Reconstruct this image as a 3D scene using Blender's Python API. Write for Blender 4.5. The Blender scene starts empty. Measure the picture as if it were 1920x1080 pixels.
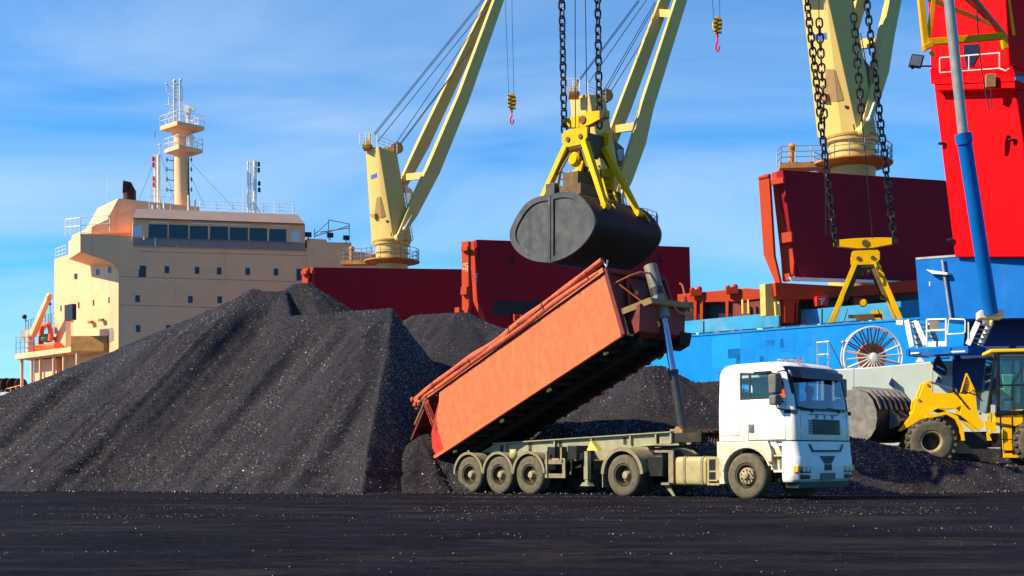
import bpy, bmesh, math, random
import numpy as np
from mathutils import Vector, Matrix
R = math.radians
SC = bpy.context.scene
COL = SC.collection

# ------------------------------------------------------------------ camera, world, sun, exposure
F, CX, HY, H = 2300.0, 960.0, 848.0, 1.1          # focal length and horizon of the photograph, in its 1920 px
cam = bpy.data.cameras.new('camera'); cam.lens = 36 * F / 1920; cam.sensor_width = 36
cam.shift_y = (HY - 540) / 1920; cam.clip_start = 0.1; cam.clip_end = 3000
co = bpy.data.objects.new('camera', cam); COL.objects.link(co)
co.location = (0, 0, H); co.rotation_euler = (R(90), 0, 0); SC.camera = co

SUN_EL = R(38); SUN_DIR = Vector((-0.98, -0.20, 0)).normalized()   # horizontal direction towards the sun
sv = Vector((SUN_DIR.x * math.cos(SUN_EL), SUN_DIR.y * math.cos(SUN_EL), math.sin(SUN_EL)))
sun = bpy.data.lights.new('sun', 'SUN'); sun.energy = 5.0; sun.angle = R(0.5); sun.color = (1.0, 0.84, 0.58)
so = bpy.data.objects.new('sun', sun); COL.objects.link(so); so.rotation_euler = sv.to_track_quat('Z', 'Y').to_euler()

W = bpy.data.worlds.new('World'); SC.world = W; W.use_nodes = True
nt = W.node_tree; nt.nodes.clear()
def N(t, **k):
    n = nt.nodes.new(t)
    for a, b in k.items(): setattr(n, a, b)
    return n
out = N('ShaderNodeOutputWorld'); bg = N('ShaderNodeBackground'); bg.inputs[1].default_value = 0.055
sky = N('ShaderNodeTexSky', sky_type='NISHITA'); sky.sun_disc = False
sky.sun_elevation = SUN_EL; sky.sun_rotation = math.atan2(SUN_DIR.x, SUN_DIR.y)
sky.air_density = 1.0; sky.dust_density = 0.0; sky.ozone_density = 2.0
tint = N('ShaderNodeMix', data_type='RGBA', blend_type='MULTIPLY'); tint.inputs[0].default_value = 1
tint.inputs[7].default_value = (0.50, 1.24, 1.82, 1)
nt.links.new(sky.outputs[0], tint.inputs[6])
tc = N('ShaderNodeTexCoord'); sep = N('ShaderNodeSeparateXYZ'); nt.links.new(tc.outputs['Generated'], sep.inputs[0])
hi = N('ShaderNodeMapRange'); hi.inputs[1].default_value = 0.42; hi.inputs[2].default_value = 0.85; nt.links.new(sep.outputs[2], hi.inputs[0])
tm = N('ShaderNodeMix', data_type='RGBA'); tm.inputs[6].default_value = (0.50, 1.24, 1.82, 1); tm.inputs[7].default_value = (0.55, 0.72, 1.20, 1)
nt.links.new(hi.outputs[0], tm.inputs[0]); nt.links.new(tm.outputs[2], tint.inputs[7])
ad = N('ShaderNodeMath', operation='ADD'); ad.inputs[1].default_value = 0.22; nt.links.new(sep.outputs[2], ad.inputs[0])
mx = N('ShaderNodeMath', operation='MAXIMUM'); mx.inputs[1].default_value = 0.05; nt.links.new(ad.outputs[0], mx.inputs[0])
dx = N('ShaderNodeMath', operation='DIVIDE'); dy = N('ShaderNodeMath', operation='DIVIDE')
nt.links.new(sep.outputs[0], dx.inputs[0]); nt.links.new(mx.outputs[0], dx.inputs[1])
nt.links.new(sep.outputs[1], dy.inputs[0]); nt.links.new(mx.outputs[0], dy.inputs[1])
cb = N('ShaderNodeCombineXYZ'); nt.links.new(dx.outputs[0], cb.inputs[0]); nt.links.new(dy.outputs[0], cb.inputs[1])
mp = N('ShaderNodeMapping'); mp.inputs['Scale'].default_value = (0.55, 1.15, 1); mp.inputs['Rotation'].default_value = (0, 0, R(14))
mp.inputs['Location'].default_value = (0.6, 0.35, 0)
nt.links.new(cb.outputs[0], mp.inputs[0])
cn = N('ShaderNodeTexNoise'); cn.inputs['Scale'].default_value = 1.5; cn.inputs['Detail'].default_value = 7; cn.inputs['Roughness'].default_value = 0.52
cn.inputs['Distortion'].default_value = 0.7
nt.links.new(mp.outputs[0], cn.inputs[0])
cr = N('ShaderNodeValToRGB'); cr.color_ramp.elements[0].position = 0.38; cr.color_ramp.elements[1].position = 0.74
cr.color_ramp.elements[1].color = (0.62, 0.62, 0.62, 1)
nt.links.new(cn.outputs[0], cr.inputs[0])
cm = N('ShaderNodeMix', data_type='RGBA'); cm.inputs[7].default_value = (6.6, 8.0, 9.6, 1)
el_ = N('ShaderNodeMapRange'); el_.inputs[1].default_value = 0.30; el_.inputs[2].default_value = 0.62; el_.inputs[3].default_value = 1; el_.inputs[4].default_value = 0.1; nt.links.new(sep.outputs[2], el_.inputs[0])
fw_ = N('ShaderNodeMapRange'); fw_.inputs[1].default_value = -0.1; fw_.inputs[2].default_value = 0.6; nt.links.new(sep.outputs[1], fw_.inputs[0])
m1_ = N('ShaderNodeMath', operation='MULTIPLY'); nt.links.new(el_.outputs[0], m1_.inputs[0]); nt.links.new(fw_.outputs[0], m1_.inputs[1])
m2_ = N('ShaderNodeMath', operation='MULTIPLY'); nt.links.new(m1_.outputs[0], m2_.inputs[0]); nt.links.new(cr.outputs[0], m2_.inputs[1])
nt.links.new(m2_.outputs[0], cm.inputs[0]); nt.links.new(tint.outputs[2], cm.inputs[6])
nt.links.new(cm.outputs[2], bg.inputs[0]); nt.links.new(bg.outputs[0], out.inputs[0])
SC.view_settings.view_transform = 'Standard'; SC.view_settings.look = 'None'
SC.view_settings.exposure = 1.0; SC.view_settings.gamma = 1.0
SC.cycles.max_bounces = 6; SC.cycles.transparent_max_bounces = 12
try: SC.cycles.use_denoising = True
except Exception: pass

# ------------------------------------------------------------------ materials
def mat(name):
    m = bpy.data.materials.new(name); m.use_nodes = True
    t = m.node_tree; t.nodes.clear()
    o = t.nodes.new('ShaderNodeOutputMaterial'); b = t.nodes.new('ShaderNodeBsdfPrincipled')
    t.links.new(b.outputs[0], o.inputs[0])
    return m, t, b
def nz(t, vec, scale, detail=5, rough=0.6, dist=0.0):
    n = t.nodes.new('ShaderNodeTexNoise'); n.inputs['Scale'].default_value = scale; n.inputs['Detail'].default_value = detail
    n.inputs['Roughness'].default_value = rough; n.inputs['Distortion'].default_value = dist
    t.links.new(vec, n.inputs['Vector']); return n.outputs[0]
def ramp(t, fac, p0, p1, c0=(0, 0, 0, 1), c1=(1, 1, 1, 1)):
    r = t.nodes.new('ShaderNodeValToRGB'); e = r.color_ramp.elements
    e[0].position, e[1].position, e[0].color, e[1].color = p0, p1, c0, c1
    t.links.new(fac, r.inputs[0]); return r.outputs[0]
def mixc(t, fac, a, b, mode='MIX'):
    n = t.nodes.new('ShaderNodeMix'); n.data_type = 'RGBA'; n.blend_type = mode
    for s, v in ((n.inputs[0], fac), (n.inputs[6], a), (n.inputs[7], b)):
        if hasattr(v, 'is_linked') or hasattr(v, 'links'): t.links.new(v, s)
        elif isinstance(v, (int, float)): s.default_value = v
        else: s.default_value = (*v[:3], 1)
    return n.outputs[2]
def mapping(t, vec, sc):
    n = t.nodes.new('ShaderNodeMapping'); n.inputs['Scale'].default_value = sc; t.links.new(vec, n.inputs[0]); return n.outputs[0]
MATS = {}
def paint(name, col, rough=0.45, var=0.25, dirt=0.35, dirtcol=(0.05, 0.04, 0.035), scale=1.2, streak=0.25, streakcol=(0.16, 0.06, 0.025),
          metal=0.0, bump=0.15, spec=0.22, dust=None):
    m, t, b = mat(name)
    c = t.nodes.new('ShaderNodeTexCoord').outputs['Object']
    n1 = nz(t, c, scale * 3, 6)
    base = mixc(t, ramp(t, n1, 0.3, 0.72), tuple(v * (1 - var) for v in col), tuple(min(1, v * (1 + var * 0.45)) for v in col))
    n2 = nz(t, c, scale * 0.9, 8, 0.68, 0.4)
    mk = ramp(t, n2, 0.52, 0.78, (0, 0, 0, 1), (dirt,) * 3 + (1,))
    base = mixc(t, mk, base, dirtcol)
    if streak:
        n3 = nz(t, mapping(t, c, (3.2, 3.2, 0.22)), scale * 1.3, 6, 0.6)
        base = mixc(t, ramp(t, n3, 0.56, 0.80, (0, 0, 0, 1), (streak,) * 3 + (1,)), base, streakcol)
    if dust:
        z0, z1, amt, dc = dust
        sp = t.nodes.new('ShaderNodeSeparateXYZ'); t.links.new(c, sp.inputs[0])
        mr = t.nodes.new('ShaderNodeMapRange'); t.links.new(sp.outputs[2], mr.inputs[0])
        mr.inputs[1].default_value, mr.inputs[2].default_value, mr.inputs[3].default_value, mr.inputs[4].default_value = z0, z1, amt, 0
        mu = t.nodes.new('ShaderNodeMath'); mu.operation = 'MULTIPLY'; t.links.new(mr.outputs[0], mu.inputs[0])
        t.links.new(ramp(t, nz(t, c, 2.6, 7, 0.65), 0.25, 0.62), mu.inputs[1])
        base = mixc(t, mu.outputs[0], base, dc)
    t.links.new(base, b.inputs['Base Color'])
    b.inputs['Metallic'].default_value = metal
    t.links.new(ramp(t, n1, 0.2, 0.8, (max(0.05, rough - 0.12),) * 3 + (1,), (min(1, rough + 0.15),) * 3 + (1,)), b.inputs['Roughness'])
    b.inputs['Specular IOR Level'].default_value = spec
    if bump:
        bp = t.nodes.new('ShaderNodeBump'); bp.inputs['Strength'].default_value = bump; bp.inputs['Distance'].default_value = 0.02
        t.links.new(n2, bp.inputs['Height']); t.links.new(bp.outputs[0], b.inputs['Normal'])
    MATS[name] = m; return m
DUST = (0.40, 0.33, 0.18)
paint('cab_white', (0.78, 0.76, 0.73), 0.3, 0.06, 0.25, (0.5, 0.44, 0.32), 0.8, 0.16, (0.4, 0.33, 0.22), bump=0.02, dust=(0.95, 1.95, 1.0, (0.40, 0.325, 0.155)))
paint('bumper_white', (0.74, 0.72, 0.70), 0.35, 0.08, 0.3, (0.4, 0.36, 0.28), 0.8, 0.2, (0.35, 0.3, 0.22), bump=0.02)
paint('tank_cream', (0.38, 0.32, 0.155), 0.5, 0.2, 0.5, (0.2, 0.16, 0.09), 1.5, 0.3, (0.2, 0.15, 0.08), bump=0.06)
paint('trailer_grey', (0.28, 0.27, 0.18), 0.6, 0.25, 0.5, (0.13, 0.11, 0.07), 1.5, 0.3, (0.17, 0.12, 0.06))
paint('fender_dusty', (0.25, 0.21, 0.13), 0.7, 0.3, 0.5, (0.08, 0.07, 0.05), 2.0, 0.2)
paint('chassis_dark', (0.022, 0.020, 0.020), 0.6, 0.4, 0.5, (0.10, 0.08, 0.05), 2.2, 0.2, (0.12, 0.09, 0.05))
paint('plastic_black', (0.014, 0.014, 0.016), 0.45, 0.3, 0.25, (0.06, 0.055, 0.045), 2.0, 0)
paint('plastic_grey', (0.13, 0.12, 0.115), 0.5, 0.2, 0.25, (0.22, 0.19, 0.13), 2.0, 0.1)
paint('tyre', (0.055, 0.052, 0.048), 0.8, 0.35, 0.8, (0.27, 0.23, 0.15), 2.2, 0, bump=0.2, spec=0.2)
paint('tyre_dusty', (0.125, 0.108, 0.078), 0.85, 0.45, 0.8, (0.09, 0.08, 0.06), 2.0, 0, bump=0.2, spec=0.15)
paint('rim_dusty', (0.36, 0.29, 0.17), 0.6, 0.3, 0.6, (0.1, 0.08, 0.05), 4.0, 0, bump=0.1)
paint('rim_dark', (0.05, 0.042, 0.03), 0.7, 0.4, 0.6, (0.16, 0.12, 0.07), 3.0, 0)
paint('body_orange', (0.62, 0.145, 0.062), 0.5, 0.16, 0.45, (0.36, 0.10, 0.05), 1.5, 0.65, (0.60, 0.22, 0.11), bump=0.05, spec=0.12)
paint('body_red', (0.55, 0.035, 0.025), 0.45, 0.2, 0.4, (0.3, 0.05, 0.03), 1.0, 0.3, (0.5, 0.12, 0.06))
paint('tarp_orange', (0.52, 0.105, 0.05), 0.6, 0.35, 0.5, (0.2, 0.05, 0.03), 2.4, 0.3, (0.25, 0.06, 0.03), bump=0.5)
paint('body_front', (0.16, 0.025, 0.022), 0.55, 0.3, 0.6, (0.03, 0.015, 0.015), 1.4, 0.3)  # the body's orange paint, darkened to carry the shade of its front wall
paint('body_under', (0.018, 0.014, 0.014), 0.8, 0.4, 0.5, (0.05, 0.03, 0.025), 1.5, 0.2)
paint('chrome_blue', (0.30, 0.36, 0.48), 0.18, 0.1, 0.3, (0.1, 0.1, 0.1), 2, 0.1, metal=0.9, bump=0)
paint('cylinder_grey', (0.22, 0.21, 0.19), 0.45, 0.2, 0.5, (0.05, 0.045, 0.04), 2, 0.2, metal=0.2)
paint('cylinder_dark', (0.045, 0.045, 0.05), 0.35, 0.2, 0.3, (0.12, 0.1, 0.07), 2, 0.2, metal=0.3)
paint('pole_brown', (0.28, 0.18, 0.08), 0.7, 0.3, 0.4, (0.1, 0.06, 0.03), 3, 0.2)
paint('ship_cream', (0.84, 0.455, 0.25), 0.5, 0.09, 0.28, (0.55, 0.27, 0.15), 0.16, 0.55, (0.46, 0.20, 0.10), bump=0.02)
paint('ship_rose', (0.72, 0.47, 0.36), 0.5, 0.06, 0.18, (0.5, 0.29, 0.2), 0.12, 0.25, (0.42, 0.22, 0.13), bump=0.02)
paint('ship_grey', (0.26, 0.21, 0.20), 0.5, 0.08, 0.2, (0.3, 0.2, 0.15), 0.2, 0.2, bump=0.02)
paint('ship_white', (0.78, 0.76, 0.70), 0.45, 0.1, 0.2, (0.4, 0.28, 0.15), 0.4, 0.2)
paint('crane_cream', (0.55, 0.395, 0.125), 0.45, 0.08, 0.22, (0.48, 0.27, 0.1), 0.2, 0.35, (0.45, 0.22, 0.07), bump=0.03)
paint('crane_rust', (0.46, 0.22, 0.06), 0.6, 0.35, 0.6, (0.25, 0.08, 0.03), 0.6, 0.5, (0.2, 0.06, 0.02))
paint('hatch_red', (0.42, 0.044, 0.014), 0.55, 0.12, 0.3, (0.2, 0.05, 0.035), 0.3, 0.30, (0.25, 0.06, 0.03), bump=0.05, spec=0.1)
paint('hatch_red_shaded', (0.24, 0.010, 0.022), 0.6, 0.15, 0.3, (0.14, 0.01, 0.018), 0.25, 0.2, (0.2, 0.02, 0.02), bump=0.05, spec=0.08)  # same paint as the hatch edges, darkened for the shade on the panels
paint('hull_blue', (0.002, 0.195, 0.60), 0.45, 0.12, 0.28, (0.008, 0.17, 0.50), 0.25, 0.30, (0.06, 0.24, 0.42), bump=0.03, spec=0.1)
paint('hull_strip', (0.02, 0.27, 0.55), 0.5, 0.25, 0.6, (0.24, 0.33, 0.32), 0.4, 0.35, (0.3, 0.26, 0.15), bump=0.03)
paint('patch_dark', (0.002, 0.17, 0.55), 0.5, 0.1, 0.2, (0.02, 0.25, 0.6), 0.5, 0.2, (0.02, 0.3, 0.6), spec=0.1)
paint('patch_light', (0.004, 0.24, 0.66), 0.5, 0.1, 0.2, (0.02, 0.25, 0.6), 0.5, 0.2, (0.02, 0.3, 0.6), spec=0.1)
paint('deck_red', (0.22, 0.05, 0.035), 0.7, 0.3, 0.5, (0.1, 0.04, 0.03), 0.3, 0)
paint('harbour_blue', (0.003, 0.11, 0.42), 0.4, 0.12, 0.3, (0.02, 0.11, 0.36), 0.4, 0.2, (0.05, 0.13, 0.3), bump=0.03, spec=0.1)
paint('harbour_navy', (0.010, 0.022, 0.11), 0.5, 0.3, 0.3, (0.01, 0.01, 0.03), 0.4, 0.2, (0.02, 0.02, 0.05))
paint('tower_red', (0.80, 0.0008, 0.004), 0.5, 0.07, 0.22, (0.5, 0.002, 0.01), 0.35, 0.2, (0.45, 0.004, 0.008), bump=0.03, spec=0.04)
paint('boom_yellow', (0.80, 0.36, 0.004), 0.4, 0.15, 0.25, (0.3, 0.12, 0.02), 1, 0.2, spec=0.1)
paint('grab_yellow', (0.72, 0.40, 0.001), 0.42, 0.12, 0.55, (0.20, 0.12, 0.03), 0.9, 0.35, (0.10, 0.07, 0.03), spec=0.1)
paint('grab_grimy', (0.12, 0.075, 0.03), 0.55, 0.4, 0.6, (0.02, 0.018, 0.016), 1.1, 0.4, (0.3, 0.19, 0.03))
paint("grab_steel", (0.085, 0.082, 0.080), 0.36, 0.25, 0.75, (0.035, 0.033, 0.034), 0.9, 0.85, (0.028, 0.026, 0.026), metal=0.3, bump=0.08, spec=0.3)
paint('grab_dark', (0.014, 0.013, 0.014), 0.6, 0.4, 0.3, (0.05, 0.035, 0.02), 1.2, 0.35, (0.008, 0.008, 0.008), spec=0.25)  # base darkened to deepen the shade the bucket shells stand in
paint('chain_steel', (0.025, 0.023, 0.024), 0.42, 0.4, 0.4, (0.10, 0.06, 0.035), 3, 0, metal=0.5)
paint('rope_steel', (0.02, 0.02, 0.025), 0.6, 0.2, 0, (0, 0, 0), 3, 0)
paint('loader_yellow', (0.92, 0.50, 0.003), 0.38, 0.08, 0.25, (0.35, 0.14, 0.02), 0.9, 0.2, (0.3, 0.12, 0.02), bump=0.03, spec=0.1)
paint('bucket_steel', (0.20, 0.195, 0.185), 0.45, 0.35, 0.7, (0.05, 0.05, 0.05), 1.3, 0.4, (0.08, 0.07, 0.06), metal=0.3)
paint('wall_grey', (0.48, 0.55, 0.52), 0.55, 0.08, 0.2, (0.3, 0.28, 0.25), 0.3, 0.25, (0.4, 0.36, 0.3), bump=0.04)
paint('steel_white', (0.62, 0.62, 0.60), 0.4, 0.12, 0.2, (0.3, 0.28, 0.25), 1, 0.1)
paint('pipe_grey', (0.30, 0.31, 0.32), 0.4, 0.15, 0.2, (0.15, 0.14, 0.12), 1, 0.1, metal=0.4)
paint('boat_orange', (0.85, 0.14, 0.03), 0.4, 0.1, 0.2, (0.5, 0.1, 0.03), 0.8, 0.1)
paint('reel_orange', (0.62, 0.16, 0.07), 0.6, 0.2, 0.3, (0.3, 0.08, 0.05), 1, 0.1)
paint('hook_pink', (0.75, 0.02, 0.10), 0.4, 0.1, 0.2, (0.3, 0.02, 0.05), 2, 0)
paint('signal_red', (0.70, 0.03, 0.02), 0.4, 0.1, 0.1, (0.3, 0.02, 0.02), 2, 0)
paint('amber', (0.85, 0.32, 0.02), 0.3, 0.1, 0.1, (0.3, 0.1, 0.02), 2, 0)
paint('marker_yellow', (0.85, 0.62, 0.12), 0.4, 0.1, 0.1, (0.3, 0.2, 0.05), 2, 0)
paint('soot', (0.035, 0.018, 0.015), 0.6, 0.4, 0.6, (0.25, 0.07, 0.03), 0.6, 0)
paint('text_white', (0.80, 0.78, 0.74), 0.5, 0.1, 0.2, (0.4, 0.2, 0.15), 2, 0, bump=0)
paint('text_blue', (0.05, 0.10, 0.40), 0.5, 0.1, 0.2, (0.2, 0.2, 0.3), 2, 0, bump=0)
paint('seal_dark', (0.03, 0.028, 0.026), 0.7, 0.2, 0.2, (0.2, 0.16, 0.1), 2, 0, bump=0)
paint('cloth_dark', (0.03, 0.032, 0.04), 0.9, 0.3, 0, (0, 0, 0), 4, 0, bump=0)
paint('cloth_green', (0.10, 0.30, 0.20), 0.9, 0.3, 0, (0, 0, 0), 4, 0, bump=0)
paint('skin', (0.45, 0.25, 0.17), 0.6, 0.1, 0, (0, 0, 0), 4, 0, bump=0)
paint('lamp_dark', (0.02, 0.02, 0.025), 0.4, 0.2, 0.1, (0.1, 0.1, 0.1), 2, 0)
paint('flag', (0.6, 0.35, 0.05), 0.9, 0.2, 0, (0, 0, 0), 4, 0, bump=0)

def glass(name, tint_, refl, trans):
    m, t, b = mat(name); o = [n for n in t.nodes if n.type == 'OUTPUT_MATERIAL'][0]; t.nodes.remove(b)
    g = t.nodes.new('ShaderNodeBsdfGlossy'); g.inputs[0].default_value = (0.9, 0.95, 1, 1); g.inputs['Roughness'].default_value = 0.03
    tr = t.nodes.new('ShaderNodeBsdfTransparent'); tr.inputs[0].default_value = (*tint_, 1)
    lw = t.nodes.new('ShaderNodeLayerWeight'); pw = t.nodes.new('ShaderNodeMath'); pw.operation = 'POWER'; t.links.new(lw.outputs['Facing'], pw.inputs[0]); pw.inputs[1].default_value = 3
    fr = t.nodes.new('ShaderNodeMath'); fr.operation = 'MULTIPLY_ADD'; t.links.new(pw.outputs[0], fr.inputs[0]); fr.inputs[1].default_value = 0.6; fr.inputs[2].default_value = refl - 1.41
    mx_ = t.nodes.new('ShaderNodeMixShader'); t.links.new(fr.outputs[0], mx_.inputs[0])
    t.links.new(tr.outputs[0], mx_.inputs[1]); t.links.new(g.outputs[0], mx_.inputs[2]); t.links.new(mx_.outputs[0], o.inputs[0])
    MATS[name] = m
glass('glass_clear', (0.88, 0.93, 0.94), 1.45, 1)
glass('glass_tint', (0.54, 0.60, 0.66), 1.46, 1)
glass('glass_green', (0.66, 0.86, 0.80), 1.45, 1)
m, t, b = mat('glass_dark'); b.inputs['Base Color'].default_value = (0.006, 0.008, 0.016, 1); b.inputs['Roughness'].default_value = 0.06
b.inputs['Specular IOR Level'].default_value = 0.6; MATS['glass_dark'] = m
m, t, b = mat('glass_blue'); b.inputs['Base Color'].default_value = (0.010, 0.018, 0.045, 1); b.inputs['Roughness'].default_value = 0.12; b.inputs['Specular IOR Level'].default_value = 0.35; MATS['glass_blue'] = m
m, t, b = mat('lamp_glass'); b.inputs['Base Color'].default_value = (0.5, 0.55, 0.7, 1); b.inputs['Roughness'].default_value = 0.1; MATS['lamp_glass'] = m

def coal_mat(name, c0, c1, cell, facet, rough, bumpd, streaky=False, coat=1.0):
    m, t, b = mat(name)
    c = t.nodes.new('ShaderNodeTexCoord').outputs['Object']
    v = t.nodes.new('ShaderNodeTexVoronoi'); v.inputs['Scale'].default_value = cell; t.links.new(c, v.inputs['Vector'])
    v2 = t.nodes.new('ShaderNodeTexVoronoi'); v2.inputs['Scale'].default_value = cell * 0.42; t.links.new(c, v2.inputs['Vector'])
    big = nz(t, c, 0.35, 8, 0.65)
    fine = nz(t, c, cell * 0.6, 4, 0.7)
    base = mixc(t, ramp(t, fine, 0.36, 0.66), c0, c1)
    if streaky: base = mixc(t, ramp(t, nz(t, c, 3.2, 9, 0.8), 0.40, 0.64), tuple(x * 0.35 for x in c0), base)
    base = mixc(t, ramp(t, big, 0.35, 0.7, (0.0,) * 3 + (1,), (0.45,) * 3 + (1,)), base, tuple(x * 1.35 for x in c1))
    if streaky:
        s1 = nz(t, mapping(t, c, (0.17, 0.55, 1)), 1.0, 9, 0.72, 1.6)
        base = mixc(t, ramp(t, s1, 0.48, 0.70, (0,) * 3 + (1,), (0.8,) * 3 + (1,)), base, (0.030, 0.026, 0.024))
        s2 = nz(t, mapping(t, c, (0.12, 0.40, 1)), 2.2, 8, 0.72, 1.3)
        base = mixc(t, ramp(t, s2, 0.50, 0.62, (0,) * 3 + (1,), (0.75,) * 3 + (1,)), base, (0.0015, 0.0015, 0.003))
        sp = nz(t, c, 26, 2, 0.5)
        base = mixc(t, ramp(t, sp, 0.69, 0.74), base, (0.05, 0.045, 0.04))
    sep1 = t.nodes.new('ShaderNodeVectorMath'); sep1.operation = 'SUBTRACT'; t.links.new(v.outputs['Color'], sep1.inputs[0]); sep1.inputs[1].default_value = (.5, .5, .5)
    sep2 = t.nodes.new('ShaderNodeVectorMath'); sep2.operation = 'SUBTRACT'; t.links.new(v2.outputs['Color'], sep2.inputs[0]); sep2.inputs[1].default_value = (.5, .5, .5)
    sc1 = t.nodes.new('ShaderNodeVectorMath'); sc1.operation = 'SCALE'; t.links.new(sep1.outputs[0], sc1.inputs[0]); sc1.inputs['Scale'].default_value = facet
    sc2 = t.nodes.new('ShaderNodeVectorMath'); sc2.operation = 'SCALE'; t.links.new(sep2.outputs[0], sc2.inputs[0]); sc2.inputs['Scale'].default_value = facet * 0.6
    a1 = t.nodes.new('ShaderNodeVectorMath'); a1.operation = 'ADD'; t.links.new(sc1.outputs[0], a1.inputs[0]); t.links.new(sc2.outputs[0], a1.inputs[1])
    bp = t.nodes.new('ShaderNodeBump'); bp.inputs['Strength'].default_value = 0.8; bp.inputs['Distance'].default_value = bumpd
    t.links.new(nz(t, c, 3.5, 8, 0.75), bp.inputs['Height'])
    a2 = t.nodes.new('ShaderNodeVectorMath'); a2.operation = 'ADD'; t.links.new(bp.outputs[0], a2.inputs[0]); t.links.new(a1.outputs[0], a2.inputs[1])
    nm = t.nodes.new('ShaderNodeVectorMath'); nm.operation = 'NORMALIZE'; t.links.new(a2.outputs[0], nm.inputs[0])
    t.links.new(bp.outputs[0], b.inputs['Normal']); cx = t.nodes.new('ShaderNodeSeparateColor'); t.links.new(v.outputs['Color'], cx.inputs[0])
    t.links.new(ramp(t, cx.outputs[2], 0.76, 0.86, (coat * 0.06,) * 3 + (1,), (coat,) * 3 + (1,)), b.inputs['Coat Weight']); b.inputs['Coat Roughness'].default_value = rough; b.inputs['Coat IOR'].default_value = 1.6
    t.links.new(nm.outputs[0], b.inputs['Coat Normal'])
    t.links.new(base, b.inputs['Base Color'])
    b.inputs['Roughness'].default_value = 0.85; b.inputs['Specular IOR Level'].default_value = 0.03
    MATS[name] = m
coal_mat('coal', (0.0085, 0.0080, 0.0105), (0.033, 0.0305, 0.0365), 22.0, 1.2, 0.22, 0.05)
coal_mat('ground_coal', (0.0034, 0.0038, 0.0105), (0.0120, 0.0122, 0.0240), 16.0, 0.5, 0.5, 0.03, True, 0.05)
m, t, b = mat('coal_lump'); b.inputs['Base Color'].default_value = (0.02, 0.019, 0.02, 1); b.inputs['Roughness'].default_value = 0.2; b.inputs['Specular IOR Level'].default_value = 0.5; MATS['coal_lump'] = m
m, t, b = mat('grit'); b.inputs['Base Color'].default_value = (0.16, 0.14, 0.115, 1); b.inputs['Roughness'].default_value = 0.6; MATS['grit'] = m
m, t, b = mat('glint_chip'); b.inputs['Base Color'].default_value = (0.55, 0.52, 0.50, 1); b.inputs['Roughness'].default_value = 0.25; MATS['glint_chip'] = m  # pale base colour stands in for sun glints on the coal
m, t, b = mat('water'); b.inputs['Base Color'].default_value = (0.02, 0.05, 0.08, 1); b.inputs['Roughness'].default_value = 0.1; MATS['water'] = m

# ------------------------------------------------------------------ geometry helpers
V = Vector
def P(px, py, s):
    """world point seen at photograph pixel (px, py) where s pixels span one metre"""
    return V(((px - CX) / s, F / s, H + (HY - py) / s))
class Plane:
    """vertical plane through two ground points; at() drops a photograph pixel on it"""
    def __init__(self, a, b):
        self.a = V((a[0], a[1], 0)); d = V((b[0] - a[0], b[1] - a[1], 0)).normalized(); self.d = d
        n = V((d.y, -d.x, 0)); self.n = n if n.dot(self.a) < 0 else -n
    def at(self, px, py, off=0.0):
        u = (px - CX) / F; k = off + self.a.dot(self.n); Y = k / (u * self.n.x + self.n.y)
        return V((u * Y, Y, H + (HY - py) / F * Y))
def gp(px, s): return ((px - CX) / s, F / s)
def trace(M, px, py, axis, val):
    """point of local plane (axis = val) of frame M seen at a pixel, in local coordinates"""
    Mi = M.inverted(); o = Mi @ V((0, 0, H)); d = (Mi.to_3x3() @ V(((px - CX) / F, 1, (HY - py) / F)))
    k = (val - o[axis]) / d[axis]; return o + d * k

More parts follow.
